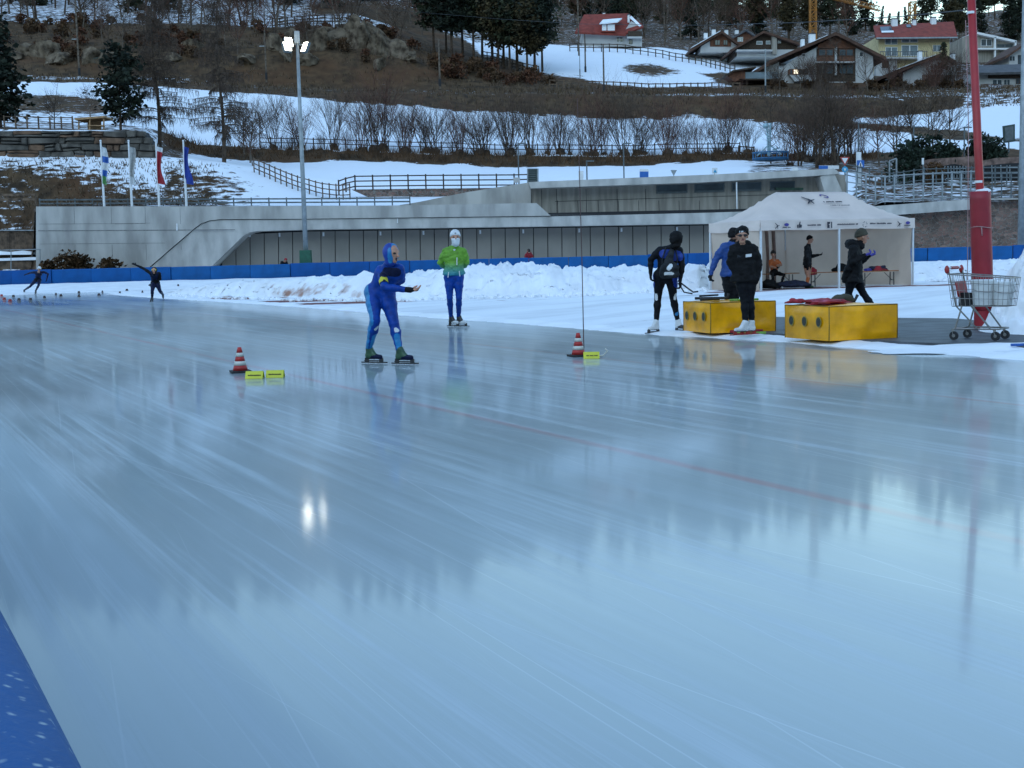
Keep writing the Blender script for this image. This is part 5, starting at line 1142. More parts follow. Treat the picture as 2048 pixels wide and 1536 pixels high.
# big-stone retaining wall on the left, stone by stone
sw = thing('stone_wall', 'dry wall of large dark squared stones below the wooden hut', 'wall', P(150, 300, 99)); rg = random.Random(17)
M['stone_a'] = mat('stone_grey', (.12, .105, .085), .95, .3, 1.2, .8, bscale=5); M['stone_b'] = mat('stone_brown', (.17, .10, .06), .95, .3, 1.2, .8, bscale=5)
hs_part(sw, 'backing', [(-300, 310), (-300, 262), (285, 262), (312, 300), (318, 318), (200, 314)], 98.1, 1.6, 'dark')
def course(k, x):      # wavering joints between the courses
    return (261.5, 274.5, 289, 302, 315)[k] + (0 if k in (0, 4) else 3.4 * fbm(x * .021 + k * 7, k * 3.1, 0, 3)) + .7 * math.sin(x * .13 + k)
for ri in range(4):
    x = -300 + rg.uniform(-20, 0); xe = (286, 298, 311, 316)[ri]; lean = 0.0
    while x < xe:
        wd = rg.choice((13, 18, 24, 32, 44, 58)) * rg.uniform(.85, 1.15); x1 = min(x + wd, xe + 4); l2 = rg.uniform(-4, 4); j = lambda: rg.uniform(-1.2, 1.2)
        cuts = [(x, x1, course(ri, x), course(ri, x1), course(ri + 1, x), course(ri + 1, x1), lean, l2)]
        if wd > 20 and rg.random() < .3:
            m_ = rg.uniform(.35, .65); ya, yb = [course(ri, q) * (1 - m_) + course(ri + 1, q) * m_ for q in (x, x1)]
            cuts = [(x, x1, course(ri, x), course(ri, x1), ya, yb, lean, lean * (1 - m_) + l2 * m_), (x, x1, ya + .6, yb + .6, course(ri + 1, x), course(ri + 1, x1), lean, l2)]
        for (a0, a1, t0, t1, b0, b1, s0, s1) in cuts:
            pts = [(a0 + .7 + s0 * .5 + j() * .5, t0 + .5 + j() * .4), ((a0 + a1) / 2, (t0 + t1) / 2 + .3 + j()), (a1 - .5 + s1 * .5 + j() * .5, t1 + .5 + j() * .4), (a1 - .4 + s1 * .2, (t1 + b1) / 2), (a1 - .6 - s1 * .5 + j() * .5, b1 - .4 + j() * .4), ((a0 + a1) / 2, (b0 + b1) / 2 - .4 + j() * .7), (a0 + .8 - s0 * .5 + j() * .5, b0 - .4 + j() * .4), (a0 + .5, (t0 + b0) / 2)]
            D0 = 97.95 - rg.uniform(0, .3); ps = [P(a, b, D0) for a, b in pts]; c_ = sum(ps, Vector()) / 8; inn = [c_.lerp(p, .78) + Vector((0, -.10 - rg.uniform(0, .08), 0)) for p in ps]; mb = MB()
            mb.add(ps + inn + [p + Vector((0, .5, 0)) for p in ps], [tuple(range(8, 16))] + [(i, (i + 1) % 8, 8 + (i + 1) % 8, 8 + i) for i in range(8)] + [(i, 16 + i, 16 + (i + 1) % 8, (i + 1) % 8) for i in range(8)])
            mb.build('stone', M['stone_b'] if rg.random() < .35 else M['stone_a'], sw)
        x = x1; lean = l2
# upright board wall and rails left of the end wall
bw = thing('board_wall', 'brown upright plank wall left of the concrete end wall', 'wall', P(40, 505, 88.5))
for k_ in range(30):
    x = -34 + k_ * 3.55; hs_part(bw, 'plank', rect(x, 462 + rg.uniform(-.4, .4), x + 3.2, 505), 88.3 + rg.uniform(0, .05), .08, 'wood_old')
hs_part(bw, 'cap_rail', rect(-40, 459.5, 74, 461.5), 88.1, .2, 'galv'); hs_part(bw, 'snow_ledge', [(-40, 506), (-5, 502), (20, 504), (45, 501), (74, 505), (74, 509), (-40, 510)], 87.9, .5, 'snow')
bw = thing('concrete_step', 'snow-topped concrete step below the plank wall', 'step', P(20, 540, 87)); hs_part(bw, 'face', rect(-60, 521, 74, 548), 86.9, 1, 'wood_old'); hs_part(bw, 'snow_ledge', [(-60, 518), (20, 516), (74, 514), (74, 520), (-60, 523)], 86.7, 1.1, 'snow')
t = thing('steel_railing', 'thin grey steel railing in front of the snow-topped step', 'railing', P(22, 541, 86))
for x in (-40, 22, 80): mb = MB(); mb.cyl(P(x, 548, 86), P(x, 500, 86), .03); mb.build('post', M['galv'], t)
mb = MB(); mb.cyl(P(-60, 502, 86), P(82, 498.5, 86), .03); mb.build('rail', M['galv'], t)
# ---- flags
M['pole_white'] = mat('pole_white', (.72, .73, .73), .4, .04)
M['flag_white'] = mat('flag_white', (.6, .62, .62), .8, .08); M['flag_blue'] = mat('flag_blue', (.02, .05, .30), .8, .15); M['flag_mid'] = mat('flag_midblue', (.03, .12, .42), .8, .15); M['flag_green'] = mat('flag_green', (.12, .32, .10), .8, .15); M['flag_red'] = mat('flag_red', (.34, .02, .03), .8, .15); M['flag_grey'] = mat('flag_grey', (.38, .38, .36), .8, .15)
for i, (xb, bands, lb) in enumerate(((208.5, [('flag_white', 0, .25), ('flag_mid', .25, .42), ('flag_white', .42, .62), ('flag_mid', .62, .78), ('flag_green', .78, 1)], 'white flagpole with a limp white, blue and green flag'), (264, [('flag_grey', 0, .8), ('flag_white', .8, 1)], 'white flagpole with a limp pale grey flag'), (318.5, [('flag_white', 0, .12), ('flag_red', .12, 1)], 'white flagpole with a limp red flag'), (373, [('flag_blue', 0, 1)], 'white flagpole with a limp dark blue flag'))):
    a = P(xb, 414, 87.5); t = thing('flagpole', lb, 'flagpole', a); z1 = P(xb, 283, 87.5).z; mb = MB(); mb.tube([a, (a.x, a.y, z1)], .085, 8, 0, .055); mb.build('pole', M['pole_white'], t); mb = MB(); mb.blob((a.x, a.y, z1 + .05), (.08, .08, .08), 1, 0); mb.build('finial', M['pole_white'], t)
    za = P(xb, 293, 87.5).z; zb = P(xb, 367, 87.5).z
    for (mn, f0, f1) in bands:
        mb = MB(); n = 10; kx = 9; vs_ = []
        for r_ in range(n + 1):
            f = f0 + (f1 - f0) * r_ / n; z = za + (zb - za) * f
            for c_ in range(kx + 1):
                u = c_ / kx; wd = .42 + .16 * math.sin(f * 5 + i) ; vs_.append((a.x + .06 + u * wd * (.75 + .25 * f) - .05 * f, a.y - .09 + .09 * math.sin(u * 9 + f * 4 + i), z - .12 * u))
        mb.add(vs_, [(r_ * (kx + 1) + c_, r_ * (kx + 1) + c_ + 1, (r_ + 1) * (kx + 1) + c_ + 1, (r_ + 1) * (kx + 1) + c_) for r_ in range(n) for c_ in range(kx)]); mb.build('flag', M[mn], t, True)
# ---- floodlight masts
M['lamp_lit'] = mat('lamp_glass_lit', (1.0, .97, .82), .3, .0, emit=8.0)
M['pad_green'] = mat('green_pad', (.008, .10, .055), .5, .1)
def mast(px, y0, y1, D, r, label, lamps, green=True):
    a = P(px, y0, D); a.z = 0.0; t = thing('floodlight_mast', label, 'floodlight', a); z1 = P(px, y1, D).z; mb = MB(); mb.tube([a, (a.x, a.y, z1 * .5), (a.x, a.y, z1)], [r, r * .8, r * .55], 12); mb.build('mast', M['galv'], t, True)
    if green: mb = MB(); mb.box((a.x, a.y - .1, 1.05), (.8, .8, 2.1), taper=.84); mb.build('base_pad', M['pad_green'], t)
    mb = MB(); mb.box((a.x, a.y, z1 + .3), (.3, .3, .75)); mb.build('control_box', M['galv'], t)
    for (dx, dz, yaw, tilt) in lamps:
        c = Vector((a.x + dx, a.y - .35, z1 + dz)); q = Matrix.Rotation(yaw, 3, 'Z') @ Matrix.Rotation(tilt, 3, 'X')
        mb = MB(); mb.beam((a.x, a.y, z1 + dz + .25), (c.x, c.y + .2, c.z + .2), .08, .08); mb.build('bracket', M['galv_dark'], t)
        mb = MB(); mb.box(c, (.5, .2, .68), M=q); h_ = mb.build('lamp_housing', M['galv_dark'], t)
        mb = MB(); mb.box(c + q @ Vector((0, -.115, 0)), (.43, .03, .6), M=q); mb.build('lamp_glass', M['lamp_lit'], h_)
mast(612.5, 526, 84, 82.2, .17, 'tall grey floodlight mast with two lit lamps and green padded foot', [(-.62, -.36, R(38), R(-28)), (-.5, -.08, R(30), R(-26)), (.58, -.40, R(-48), R(-24))])
mast(2043, 500, -70, 82.5, .26, 'thick grey floodlight mast beside the rubble wall', [(.7, -.3, R(-20), R(-26)), (1.25, -.2, R(-10), R(-26))], False)
# ================================================================== things on the rink
# ---- team tent
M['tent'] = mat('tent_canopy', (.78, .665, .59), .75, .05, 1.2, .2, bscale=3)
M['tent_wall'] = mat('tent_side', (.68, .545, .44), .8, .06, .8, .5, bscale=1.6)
translucent(M['tent'], .2); translucent(M['tent_wall'], .28)
M['tent_frame'] = mat('tent_frame', (.60, .62, .63), .4, .04)
M['print'] = mat('print_ink', (.035, .035, .045), .8, .1); M['print_blue'] = mat('print_blue', (.06, .05, .25), .8, .1)
TU = Vector((.922, .387, 0)); TV = Vector((-.387, .922, 0)); T0 = Vector((7.96, 40.56, .02)); TL, TW = 6.0, 3.0
def tp(s, t, z): return T0 + TU * s + TV * t + Vector((0, 0, z))
tent = thing('team_tent', 'beige pop-up team tent with printed canopy and side walls on the infield', 'tent', T0)
for s, t in ((0, 0), (3, 0), (6, 0), (0, 3), (3, 3), (6, 3)):
    mb = MB(); c = tp(s, t, 0); mb.box(c + Vector((0, 0, 1.0)), (.055, .055, 2.0), math.atan2(TU.y, TU.x)); mb.box(c + Vector((0, 0, .01)), (.12, .12, .02), math.atan2(TU.y, TU.x)); mb.build('leg', M['tent_frame'], tent)
EV, RI = 2.24, 3.2
def canopy():
    mb = MB(); n = 26; m = 18; vs_ = []
    for j in range(m + 1):
        for i in range(n + 1):
            s = TL * i / n; t = TW * j / m; d = min(s, TL - s, t, TW - t) / 1.5; d = clamp(d, 0, 1)
            prof = d ** 1.18
            z = EV + (RI - EV) * prof - .05 * math.sin(math.pi * clamp(d, 0, 1)) + .012 * fbm(s * 1.3, t * 1.3) * (d > .05)
            o = .03 if d < .01 else 0
            vs_.append(tp(s + (o if s > 3 else -o) * (s in (0, TL)), t + (o if t > 1.5 else -o) * (t in (0, TW)), z))
    mb.add(vs_, [(j * (n + 1) + i, j * (n + 1) + i + 1, (j + 1) * (n + 1) + i + 1, (j + 1) * (n + 1) + i) for j in range(m) for i in range(n)])
    return mb
can = canopy().build('canopy', M['tent'], tent, True)
def cloth(f, n, m, name, mt, parent=tent):
    mb = MB(); vs_ = [f(i / n, j / m) for j in range(m + 1) for i in range(n + 1)]
    mb.add(vs_, [(j * (n + 1) + i, j * (n + 1) + i + 1, (j + 1) * (n + 1) + i + 1, (j + 1) * (n + 1) + i) for j in range(m) for i in range(n)]); return mb.build(name, mt, parent, True)
def val(p0, dirv, L, out):
    def f(u, v):
        w_ = .018 * math.sin(u * L * 2.3 + v * 2) * v + .014 * fbm(u * L * .9, v * 2.0, 1.0) - .05 * v * 0 + .02 * math.sin(u * L * 1.1 + 1.2) * v
        return p0 + dirv * (L * u) + out * (.035 + w_) + Vector((0, 0, EV + .005 - .33 * v + .012 * math.sin(u * L * 2.1) * v))
    return f
cloth(val(tp(-.035, 0, 0), TU, TL + .07, -TV), 90, 8, 'valance', M['tent']); cloth(val(tp(0, -.03, 0), TV, TW + .06, -TU), 46, 8, 'valance', M['tent'])
cloth(val(tp(TL, -.03, 0), TV, TW + .06, TU), 46, 8, 'valance', M['tent']); cloth(val(tp(0, TW, 0), TU, TL, TV), 60, 8, 'valance', M['tent'])
def sidew(p0, dirv, L, out, k=1.0):
    def f(u, v):
        x = u * L; w_ = .05 * fbm(x * .8, v * 1.2, 7) * k + .03 * math.sin(x * 2.2 + v * 1.5) * fbm(x * .5, v, 2) + .035 * max(0, math.sin(x * 1.05 + v * 2.6)) ** 6
        return p0 + dirv * x + out * w_ + Vector((0, 0, .02 + (EV - .25) * v))
    return f
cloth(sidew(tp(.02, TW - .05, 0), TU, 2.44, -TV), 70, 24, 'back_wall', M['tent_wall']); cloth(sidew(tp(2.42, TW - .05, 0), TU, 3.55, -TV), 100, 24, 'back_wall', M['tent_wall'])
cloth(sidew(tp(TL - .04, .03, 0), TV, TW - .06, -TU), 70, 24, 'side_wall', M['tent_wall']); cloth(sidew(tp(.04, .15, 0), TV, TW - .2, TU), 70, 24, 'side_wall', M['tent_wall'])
M['tent_fold'] = mat('tent_fold', (.25, .17, .14), .85, .1)
for s in (2.2, 2.48): mb = MB(); mb.tube([tp(s, TW - .1, .05), tp(s + .02, TW - .12, 1.0), tp(s - .02, TW - .1, 1.95)], [.07, .05, .06], 8); mb.build('gathered_fold', M['tent_fold'], tent, True)
# printed marks on valance and roof
def print_poly(parent, pts, org, ux, uz, out, m='print', name='print'):
    mb = MB(); v = [org + ux * a + uz * b for a, b in pts]; mb.prism(v, out * .006); mb.build(name, M[m], parent)
SK = [(-.5, .55), (-.42, .6), (-.1, .3), (.05, .25), (.15, .1), (.5, .18), (.5, .1), (.22, -.02), (.12, -.12), (.15, -.45), (.06, -.5), (.0, -.15), (-.1, -.2), (-.42, -.5), (-.5, -.45), (-.12, -.02), (-.12, .15), (-.2, .2)]
def skater_mark(parent, org, ux, uz, out, s, m='print'): print_poly(parent, [(a * s, b * s) for a, b in SK], org, ux, uz, out, m, 'skater_mark')
def word(parent, org, ux, uz, out, L, h, seed, m='print'):
    rg = random.Random(seed); mb = MB(); x = 0
    while x < L:
        w_ = rg.uniform(.5, .9) * h
        if rg.random() < .12: x += h * .7; continue
        hh = h * rg.uniform(.75, 1.0); v = [org + ux * x, org + ux * (x + w_), org + ux * (x + w_) + uz * hh, org + ux * x + uz * hh]; mb.prism(v, out * .006); x += w_ + h * .22
    mb.build('printed_line', M[m], parent)['kind'] = 'stuff'
UZ = Vector((0, 0, 1)); VO = lambda s, z: tp(s, -.105, z)
for s in (.55, 5.35): skater_mark(tent, VO(s, 2.05), TU, UZ, -TV, .17); word(tent, VO(s + .2, 1.99), TU, UZ, -TV, .3, .035, int(s * 10)); print_poly(tent, [(.09 * math.cos(a), .05 * math.sin(a)) for a in np.linspace(0, 5.5, 12)], VO(s + .35, 2.09), TU, UZ, -TV, 'print_blue')
o_ = VO(1.38, 2.05); print_poly(tent, [(-.08, -.07), (-.03, -.07), (-.03, .03), (-.08, .03)], o_, TU, UZ, -TV); print_poly(tent, [(-.015, -.07), (.09, -.06), (.1, .03), (.04, .04), (.05, .13), (.02, .13), (-.015, .03)], o_, TU, UZ, -TV); word(tent, VO(1.7, 2.04), TU, UZ, -TV, .5, .05, 3)
o_ = VO(2.55, 2.06); print_poly(tent, [(-.09, -.1), (.0, -.1), (.0, 0), (-.03, 0), (-.03, .03), (.0, .03), (.03, .07), (.03, .1), (-.09, .1)], o_, TU, UZ, -TV); print_poly(tent, [(.06, -.1), (.1, -.1), (.1, .1), (.06, .1)], o_, TU, UZ, -TV); word(tent, VO(2.82, 2.05), TU, UZ, -TV, .85, .05, 4)
o_ = VO(3.95, 2.06)
ring_ = [(.09 * (abs(math.cos(a)) ** .5) * (1 if math.cos(a) > 0 else -1), .09 * (abs(math.sin(a)) ** .5) * (1 if math.sin(a) > 0 else -1)) for a in np.linspace(0, 6.2832, 25)]
for i in range(24):
    if i % 1 == 0: a, b = ring_[i], ring_[i + 1]; print_poly(tent, [a, b, (b[0] * .75, b[1] * .75), (a[0] * .75, a[1] * .75)], o_, TU, UZ, -TV) if i % 3 == 0 else None
word(tent, VO(4.15, 2.06), TU, UZ, -TV, .85, .05, 5); word(tent, VO(5.55, 1.94), TU, UZ, -TV, .18, .02, 6)
RS = (TV * 1.5 + UZ * (RI - EV)).normalized(); RN = (-TV * (RI - EV) + UZ * 1.5).normalized()
def roofp(s, v): return tp(s, 1.5 * v, EV + (RI - EV) * v - .035) + RN * .022
skater_mark(can, roofp(2.62, .70), TU, RS, RN, .42)
word(can, roofp(3.10, .63), TU, RS, RN, .78, .075, 8); word(can, roofp(3.24, .51), TU, RS, RN, .78, .035, 9)
el = [(math.cos(a), math.sin(a)) for a in np.linspace(0, 6.2832, 17)]
for i in range(16):
    if i in (9, 10): continue
    a, b = el[i], el[i + 1]; q = lambda p, k: (p[0] * .15 * k, (p[1] * .10 - p[0] * .05) * k); print_poly(can, [q(a, 1), q(b, 1), q(b, .7), q(a, .7)], roofp(3.36, .86), TU, RS, RN, 'print_blue', 'oval_mark')
# ---- benches in the tent
M['bench_wood'] = mat('bench_wood', (.45, .19, .075), .6, .2, 2, stretch=(1, 8, 8)); M['bench_leg'] = mat('bench_leg', (.06, .055, .05), .6, .2)
def bench(s0, t0, L, label, rot=0.0):
    c = tp(s0, t0, 0); b = thing('beer_bench', label, 'bench', c); d = (Matrix.Rotation(rot, 3, 'Z') @ TU); n_ = Vector((-d.y, d.x, 0)); an = math.atan2(d.y, d.x); zz = .03
    mb = MB(); mb.box(c + Vector((0, 0, .475 + zz)), (L, .26, .03), an); mb.build('seat', M['bench_wood'], b)
    for e in (-.38, .38):
        m = c + d * (L * e)
        for k in (-1, 1): mb = MB(); mb.beam(m + n_ * (.1 * k) + Vector((0, 0, .47)), m + n_ * (.11 * k) + Vector((0, 0, .03)), .03, .03); mb.build('leg', M['bench_leg'], b)
        mb = MB(); mb.beam(m - n_ * .1 + Vector((0, 0, .2)), m + n_ * .1 + Vector((0, 0, .2)), .025, .025); mb.beam(m + Vector((0, 0, .2)), m + d * (-.3 if e > 0 else .3) + Vector((0, 0, .46)), .015, .015); mb.build('brace', M['bench_leg'], b)
    return b
bench(1.7, 2.0, 2.2, 'orange wooden bench under the seated child in the orange shirt'); bench(3.95, 1.6, 2.1, 'orange wooden bench beside the standing man in the tent'); bench(5.15, .75, 1.5, 'orange wooden bench with a dark jacket lying on it', R(-4))
def heap_thing(name, label, cat, c, d, mats, seed, amp=.5, m2=None):
    mb = MB(); mb.blob(c, d, 3, amp, 1.7, 0, seed, True)
    if m2 is not None:
        for i, f in enumerate(mb.f):
            p = [sum(mb.v[k][j] for k in f) / len(f) for j in range(3)]
            if fbm(p[0] * 3.5 + seed, p[1] * 3.5, p[2] * 5) > .08: mb.m[i] = 1
    o = mb.build(name, mats, None, True, org=(c[0], c[1], c[2] - d[2] * .25)); tag(o, label, cat); return o
M['navy'] = mat('navy_cloth', (.012, .018, .05), .8, .3, 10, .4, bscale=20); M['red_cloth'] = mat('red_cloth', (.36, .02, .03), .8, .2, 10, .4, bscale=20); M['purple_cloth'] = mat('purple_cloth', (.05, .05, .30), .8, .2, 10); M['pink'] = mat('pink_cloth', (.45, .10, .16), .8, .2, 10, .4, bscale=20); M['grey_cloth'] = mat('grey_cloth', (.025, .028, .032), .85, .25, 12, .3, bscale=20, spec=.2); M['lime'] = mat('lime_plastic', (.20, .42, .06), .5, .1); M['olive'] = mat('olive_cloth', (.06, .055, .035), .85, .2)
heap_thing('jacket', 'dark and red jacket lying on the end bench in the tent', 'jacket', tp(5.2, .75, .56), (.30, .12, .13), [M['navy'], M['red_cloth']], 3.0, .6, 1)
heap_thing('jacket', 'small purple garment at the left edge of the end bench', 'jacket', tp(4.75, .75, .54), (.14, .1, .07), [M['purple_cloth']], 5.0)
heap_thing('sports_bag', 'black bag on the bench behind the woman in the long black coat', 'bag', tp(4.35, 1.6, .58), (.3, .16, .2), [M['black']], 6.0, .4)
heap_thing('sports_bag', 'flat dark blue bag on the tent floor beside the standing man', 'bag', tp(2.25, 1.4, .10), (.55, .3, .18), [M['navy']], 8.0, .4)
heap_thing('sports_bag', 'black bag on the tent floor under the seated child', 'bag', tp(1.3, 1.5, .10), (.34, .28, .2), [M['black']], 9.0, .5)
heap_thing('jacket', 'red jacket hanging over the bench behind the orange-socked man', 'jacket', tp(3.1, 1.62, .5), (.2, .14, .22), [M['red_cloth']], 10.0, .4)
# ---- yellow foam blocks
M['yellow'] = mat('yellow_vinyl', (.95, .40, .0), .28, .16, 3.0, .9, bscale=3.5, spec=.5); M['seam'] = mat('seam', (.30, .16, .006), .5, .1); M['hole'] = mat('hole_mesh', (.045, .05, .04), .7, .2, 30); M['grommet'] = mat('grommet', (.30, .25, .05), .4, .1)
def block(n0, dl, dr, Ll, Lr, h, label):
    n0 = Vector((*n0, .065)); dl = Vector((*dl, 0)).normalized(); dr = Vector((*dr, 0)).normalized(); t = thing('foam_block', label, 'foam block', n0)
    def soft(a, b, o):
        def f(u, v):
            e = (math.sin(math.pi * u) * math.sin(math.pi * v)) ** .5; return a + b * 0 + Vector((0, 0, 0))
        return f
    n = 14; mb = MB()
    def face(o, du, dv, Lu, Lv, nn, sd):
        vs_ = []
        for j in range(n + 1):
            for i in range(n + 1):
                u, v = i / n, j / n; e = min(1, 6 * min(u, 1 - u)) * min(1, 6 * min(v, 1 - v))
                bl = e * (.012 + .016 * fbm(u * 2.2 + sd, v * 2.2, sd, 4)) + .010 * e * math.sin(u * 7 + v * 4 + sd)
                vs_.append(o + du * (Lu * u) + dv * (Lv * v) + nn * bl)
        mb.add(vs_, [(j * (n + 1) + i, j * (n + 1) + i + 1, (j + 1) * (n + 1) + i + 1, (j + 1) * (n + 1) + i) for j in range(n) for i in range(n)])
    U = Vector((0, 0, 1)); fl = -dr; fr = -dl; far = n0 + dl * Ll + dr * Lr
    face(n0, dl, U, Ll, h, fl, 1.0); face(n0, dr, U, Lr, h, fr, 2.0); face(n0 + U * h, dr, dl, Lr, Ll, U, 3.0); face(far, -dr, U, Lr, h, dl, 4.0); face(far, -dl, U, Ll, h, dr, 5.0); face(n0, dr, dl, Lr, Ll, U * .2, 6.0)
    mb.build('cover', M['yellow'], t, True)
    for a, b in ((n0, n0 + U * h), (n0 + U * h, n0 + U * h + dr * Lr), (n0 + U * h, n0 + U * h + dl * Ll), (n0 + dr * Lr, n0 + dr * Lr + U * h), (n0 + dl * Ll, n0 + dl * Ll + U * h)): mb = MB(); mb.tube([a, a.lerp(b, .5) + Vector((.004, 0, .003)), b], .008, 6); mb.build('seam', M['seam'], t, True)
    for u in (.19, .49, .81):
        c = n0 + dl * (Ll * (1 - u) ) + U * (h * .54) + fl * .022; cs = [c + dl * (.058 * math.cos(a)) + U * (.072 * math.sin(a)) for a in np.linspace(0, 6.2832, 19)[:-1]]
        mb = MB(); mb.prism(cs, fl * .008); rg_ = mb.build('grommet', M['grommet'], t); mb = MB(); mb.prism([c + (q - c) * .82 + fl * .008 for q in cs], fl * .004); mb.build('air_hole', M['hole'], rg_)
    return t, n0 + U * h, dl, dr, Ll, Lr
b1 = block((3.03, 19.36), (-.30, .954), (.97, .24), .95, 1.07, .46, 'yellow foam block with three air holes, dark sticks lying on top')
b2 = block((4.255, 17.07), (-.37, .93), (.948, .318), 1.03, 1.07, .46, 'yellow foam block with three air holes, red clothes lying on top')
def on(b, u, v, z=0.0): return b[1] + b[3] * (b[5] * u) + b[2] * (b[4] * v) + Vector((0, 0, z + .02))
heap_thing('jacket', 'crumpled red jacket on the yellow foam block', 'jacket', on(b2, .30, .5, .012), (.30, .22, .055), [M['red_cloth'], M['pink']], 12.0, .7, 1)
heap_thing('shoe', 'dark olive shoe beside the red jacket on the yellow block', 'shoe', on(b2, .62, .62, .035), (.15, .07, .09), [M['olive']], 14.0, .3)
heap_thing('cloth', 'small red cloth at the corner of the yellow block', 'cloth', on(b2, .0 + .06, .82, .02), (.12, .1, .05), [M['red_cloth']], 15.0, .6)
def stick(label, a, b, r, m, hook=None, cat='stick', name='blade_guard'):
    mb = MB(); a = Vector(a); b = Vector(b); pts = [a, a.lerp(b, .5), b] + ([Vector(hook)] if hook else []); mb.tube(pts, r, 6); o = mb.build(name, M[m], None, True, org=a); tag(o, label, cat)
stick('black curved blade guard on the yellow block behind the red jacket', on(b2, .55, .75, .02), on(b2, .93, .8, .02), .022, 'rubber', on(b2, .97, .8, .09), 'blade guard')
stick('black blade guard lying on the yellow block beneath the dark sticks', on(b1, .0, .35, .03), on(b1, .33, .45, .03), .028, 'rubber', None, 'blade guard'); stick('black blade guard with a bent end on the yellow block', on(b1, .1, .8, .03), on(b1, .5, .55, .03), .024, 'rubber', on(b1, .52, .55, .1), 'blade guard'); stick('dark blade guard resting across another on the yellow block', on(b1, .05, .5, .075), on(b1, .42, .7, .075), .016, 'grey_cloth', None, 'blade guard')
stick('lime green blade guard on the edge of the yellow block', on(b1, .35, .12, .01), on(b1, .78, .1, .01), .018, 'lime', None, 'blade guard')
g = G(1470, 667, .08); stick('lime green blade guard on the rubber mat in front of the foam block', (g.x, g.y, .085), (g.x + .45, g.y - .05, .085), .02, 'lime', None, 'blade guard'); g = G(1460, 664, .08); stick('red blade guard on the rubber mat under the white skates', (g.x, g.y, .088), (g.x + .5, g.y + .02, .088), .024, 'red_cloth', None, 'blade guard')
g = G(2022, 703); stick('blue stick lying on the snow at the edge of the ice', (g.x, g.y, .08), (g.x + .5, g.y + .03, .08), .018, 'flag_mid', None, 'stick', 'stick')
# ---- cones and yellow name boards
M['cone_red'] = mat('cone_red', (.42, .022, .018), .5, .12, 5); M['cone_white'] = mat('cone_white', (.58, .57, .50), .4, .12, 5); M['board_yellow'] = mat('board_yellow', (.62, .62, .03), .45, .06)
def cone(px, py, label):
    c = G(px, py); c = Vector((c.x, c.y, .003)); t = thing('traffic_cone', label, 'cone', c); mb = MB(); mb.box(c + Vector((0, 0, .012)), (.23, .23, .024), R(20)); mb.build('base', M['rubber'], t)
    zs = [(.024, .086, 'cone_red'), (.078, .075, 'cone_red'), (.128, .064, 'cone_white'), (.18, .052, 'cone_red'), (.235, .041, 'cone_white'), (.275, .031, None)]
    edges = [(.024, .09), (.085, .074), (.135, .062), (.19, .049), (.235, .038), (.30, .022)]; ms = ['cone_red', 'cone_white', 'cone_red', 'cone_white', 'cone_red']
    for i in range(5):
        mb = MB(); e = .0012 if ms[i] == 'cone_white' else 0; mb.lathe(c, [(edges[i][1] + e, edges[i][0]), (edges[i + 1][1] + e, edges[i + 1][0])], 20); mb.build('sleeve' if ms[i] == 'cone_white' else 'body', M[ms[i]], t, True)
cone(481, 745, 'red and white striped cone on the ice with two yellow boards beside it'); cone(1157, 713, 'red and white striped cone on the ice below the thin pole with one yellow board')
def board(px, py, label, yaw):
    c = G(px, py); t = thing('name_board', label, 'sign', c); q = Matrix.Rotation(yaw, 3, 'Z')
    for sgn, nm in ((-1, 'front_panel'), (1, 'back_panel')):
        mb = MB(); vs_ = [q @ Vector(v) for v in ((-.1, sgn * .055, .002), (.1, sgn * .055, .002), (.1, sgn * .012, .082), (-.1, sgn * .012, .082))]; mb.prism([c + v for v in vs_], q @ Vector((0, sgn * -.006, 0))); pn = mb.build(nm, M['board_yellow'], t)
        if sgn < 0:
            uz = (q @ Vector((0, .043, .08))).normalized(); ux = q @ Vector((1, 0, 0)); nn = (q @ Vector((0, -.08, .043))).normalized(); word(pn, c + q @ Vector((-.07, -.037, .034)) + nn * .001, ux, uz, nn, .14, .012, int(px), 'olive')
    mb = MB(); mb.prism([c + q @ Vector(v) for v in ((-.1, -.012, .078), (.1, -.012, .078), (.1, .012, .078), (-.1, .012, .078))], (0, 0, .006)); mb.build('top_fold', M['board_yellow'], t)
board(510, 757, 'yellow folded name board touching the foot of the cone', R(-4)); board(551, 755, 'yellow folded name board standing apart beside another', R(-3)); board(1183, 717, 'yellow folded name board under the thin pole', R(-4))
c = G(1195, 716); mb = MB(); mb.tube([c + Vector((0, .02, .02)), c + Vector((.08, .02, .03)), c + Vector((.13, .02, .09)), c + Vector((.10, .02, .11))], .012, 6); tag(mb.build('rubber_strap', M['cone_white'], None, True, org=c), 'pale bent strap behind the yellow board under the thin pole', 'strap')
c = G(1168, 712); t = thing('marker_pole', 'thin upright reddish pole standing behind the cone', 'pole', c); z1 = P(1160, 197, c.y).z; mb = MB(); mb.tube([c, c + Vector((-.002, 0, 1.2)), (c.x - .02, c.y, z1)], .0075, 6, 0, .005); mb.build('rod', mat('rod', (.10, .05, .045), .5), t); mb = MB(); mb.cyl(c, c + Vector((0, 0, .02)), .05, .05, 12); mb.build('foot', M['rubber'], t)
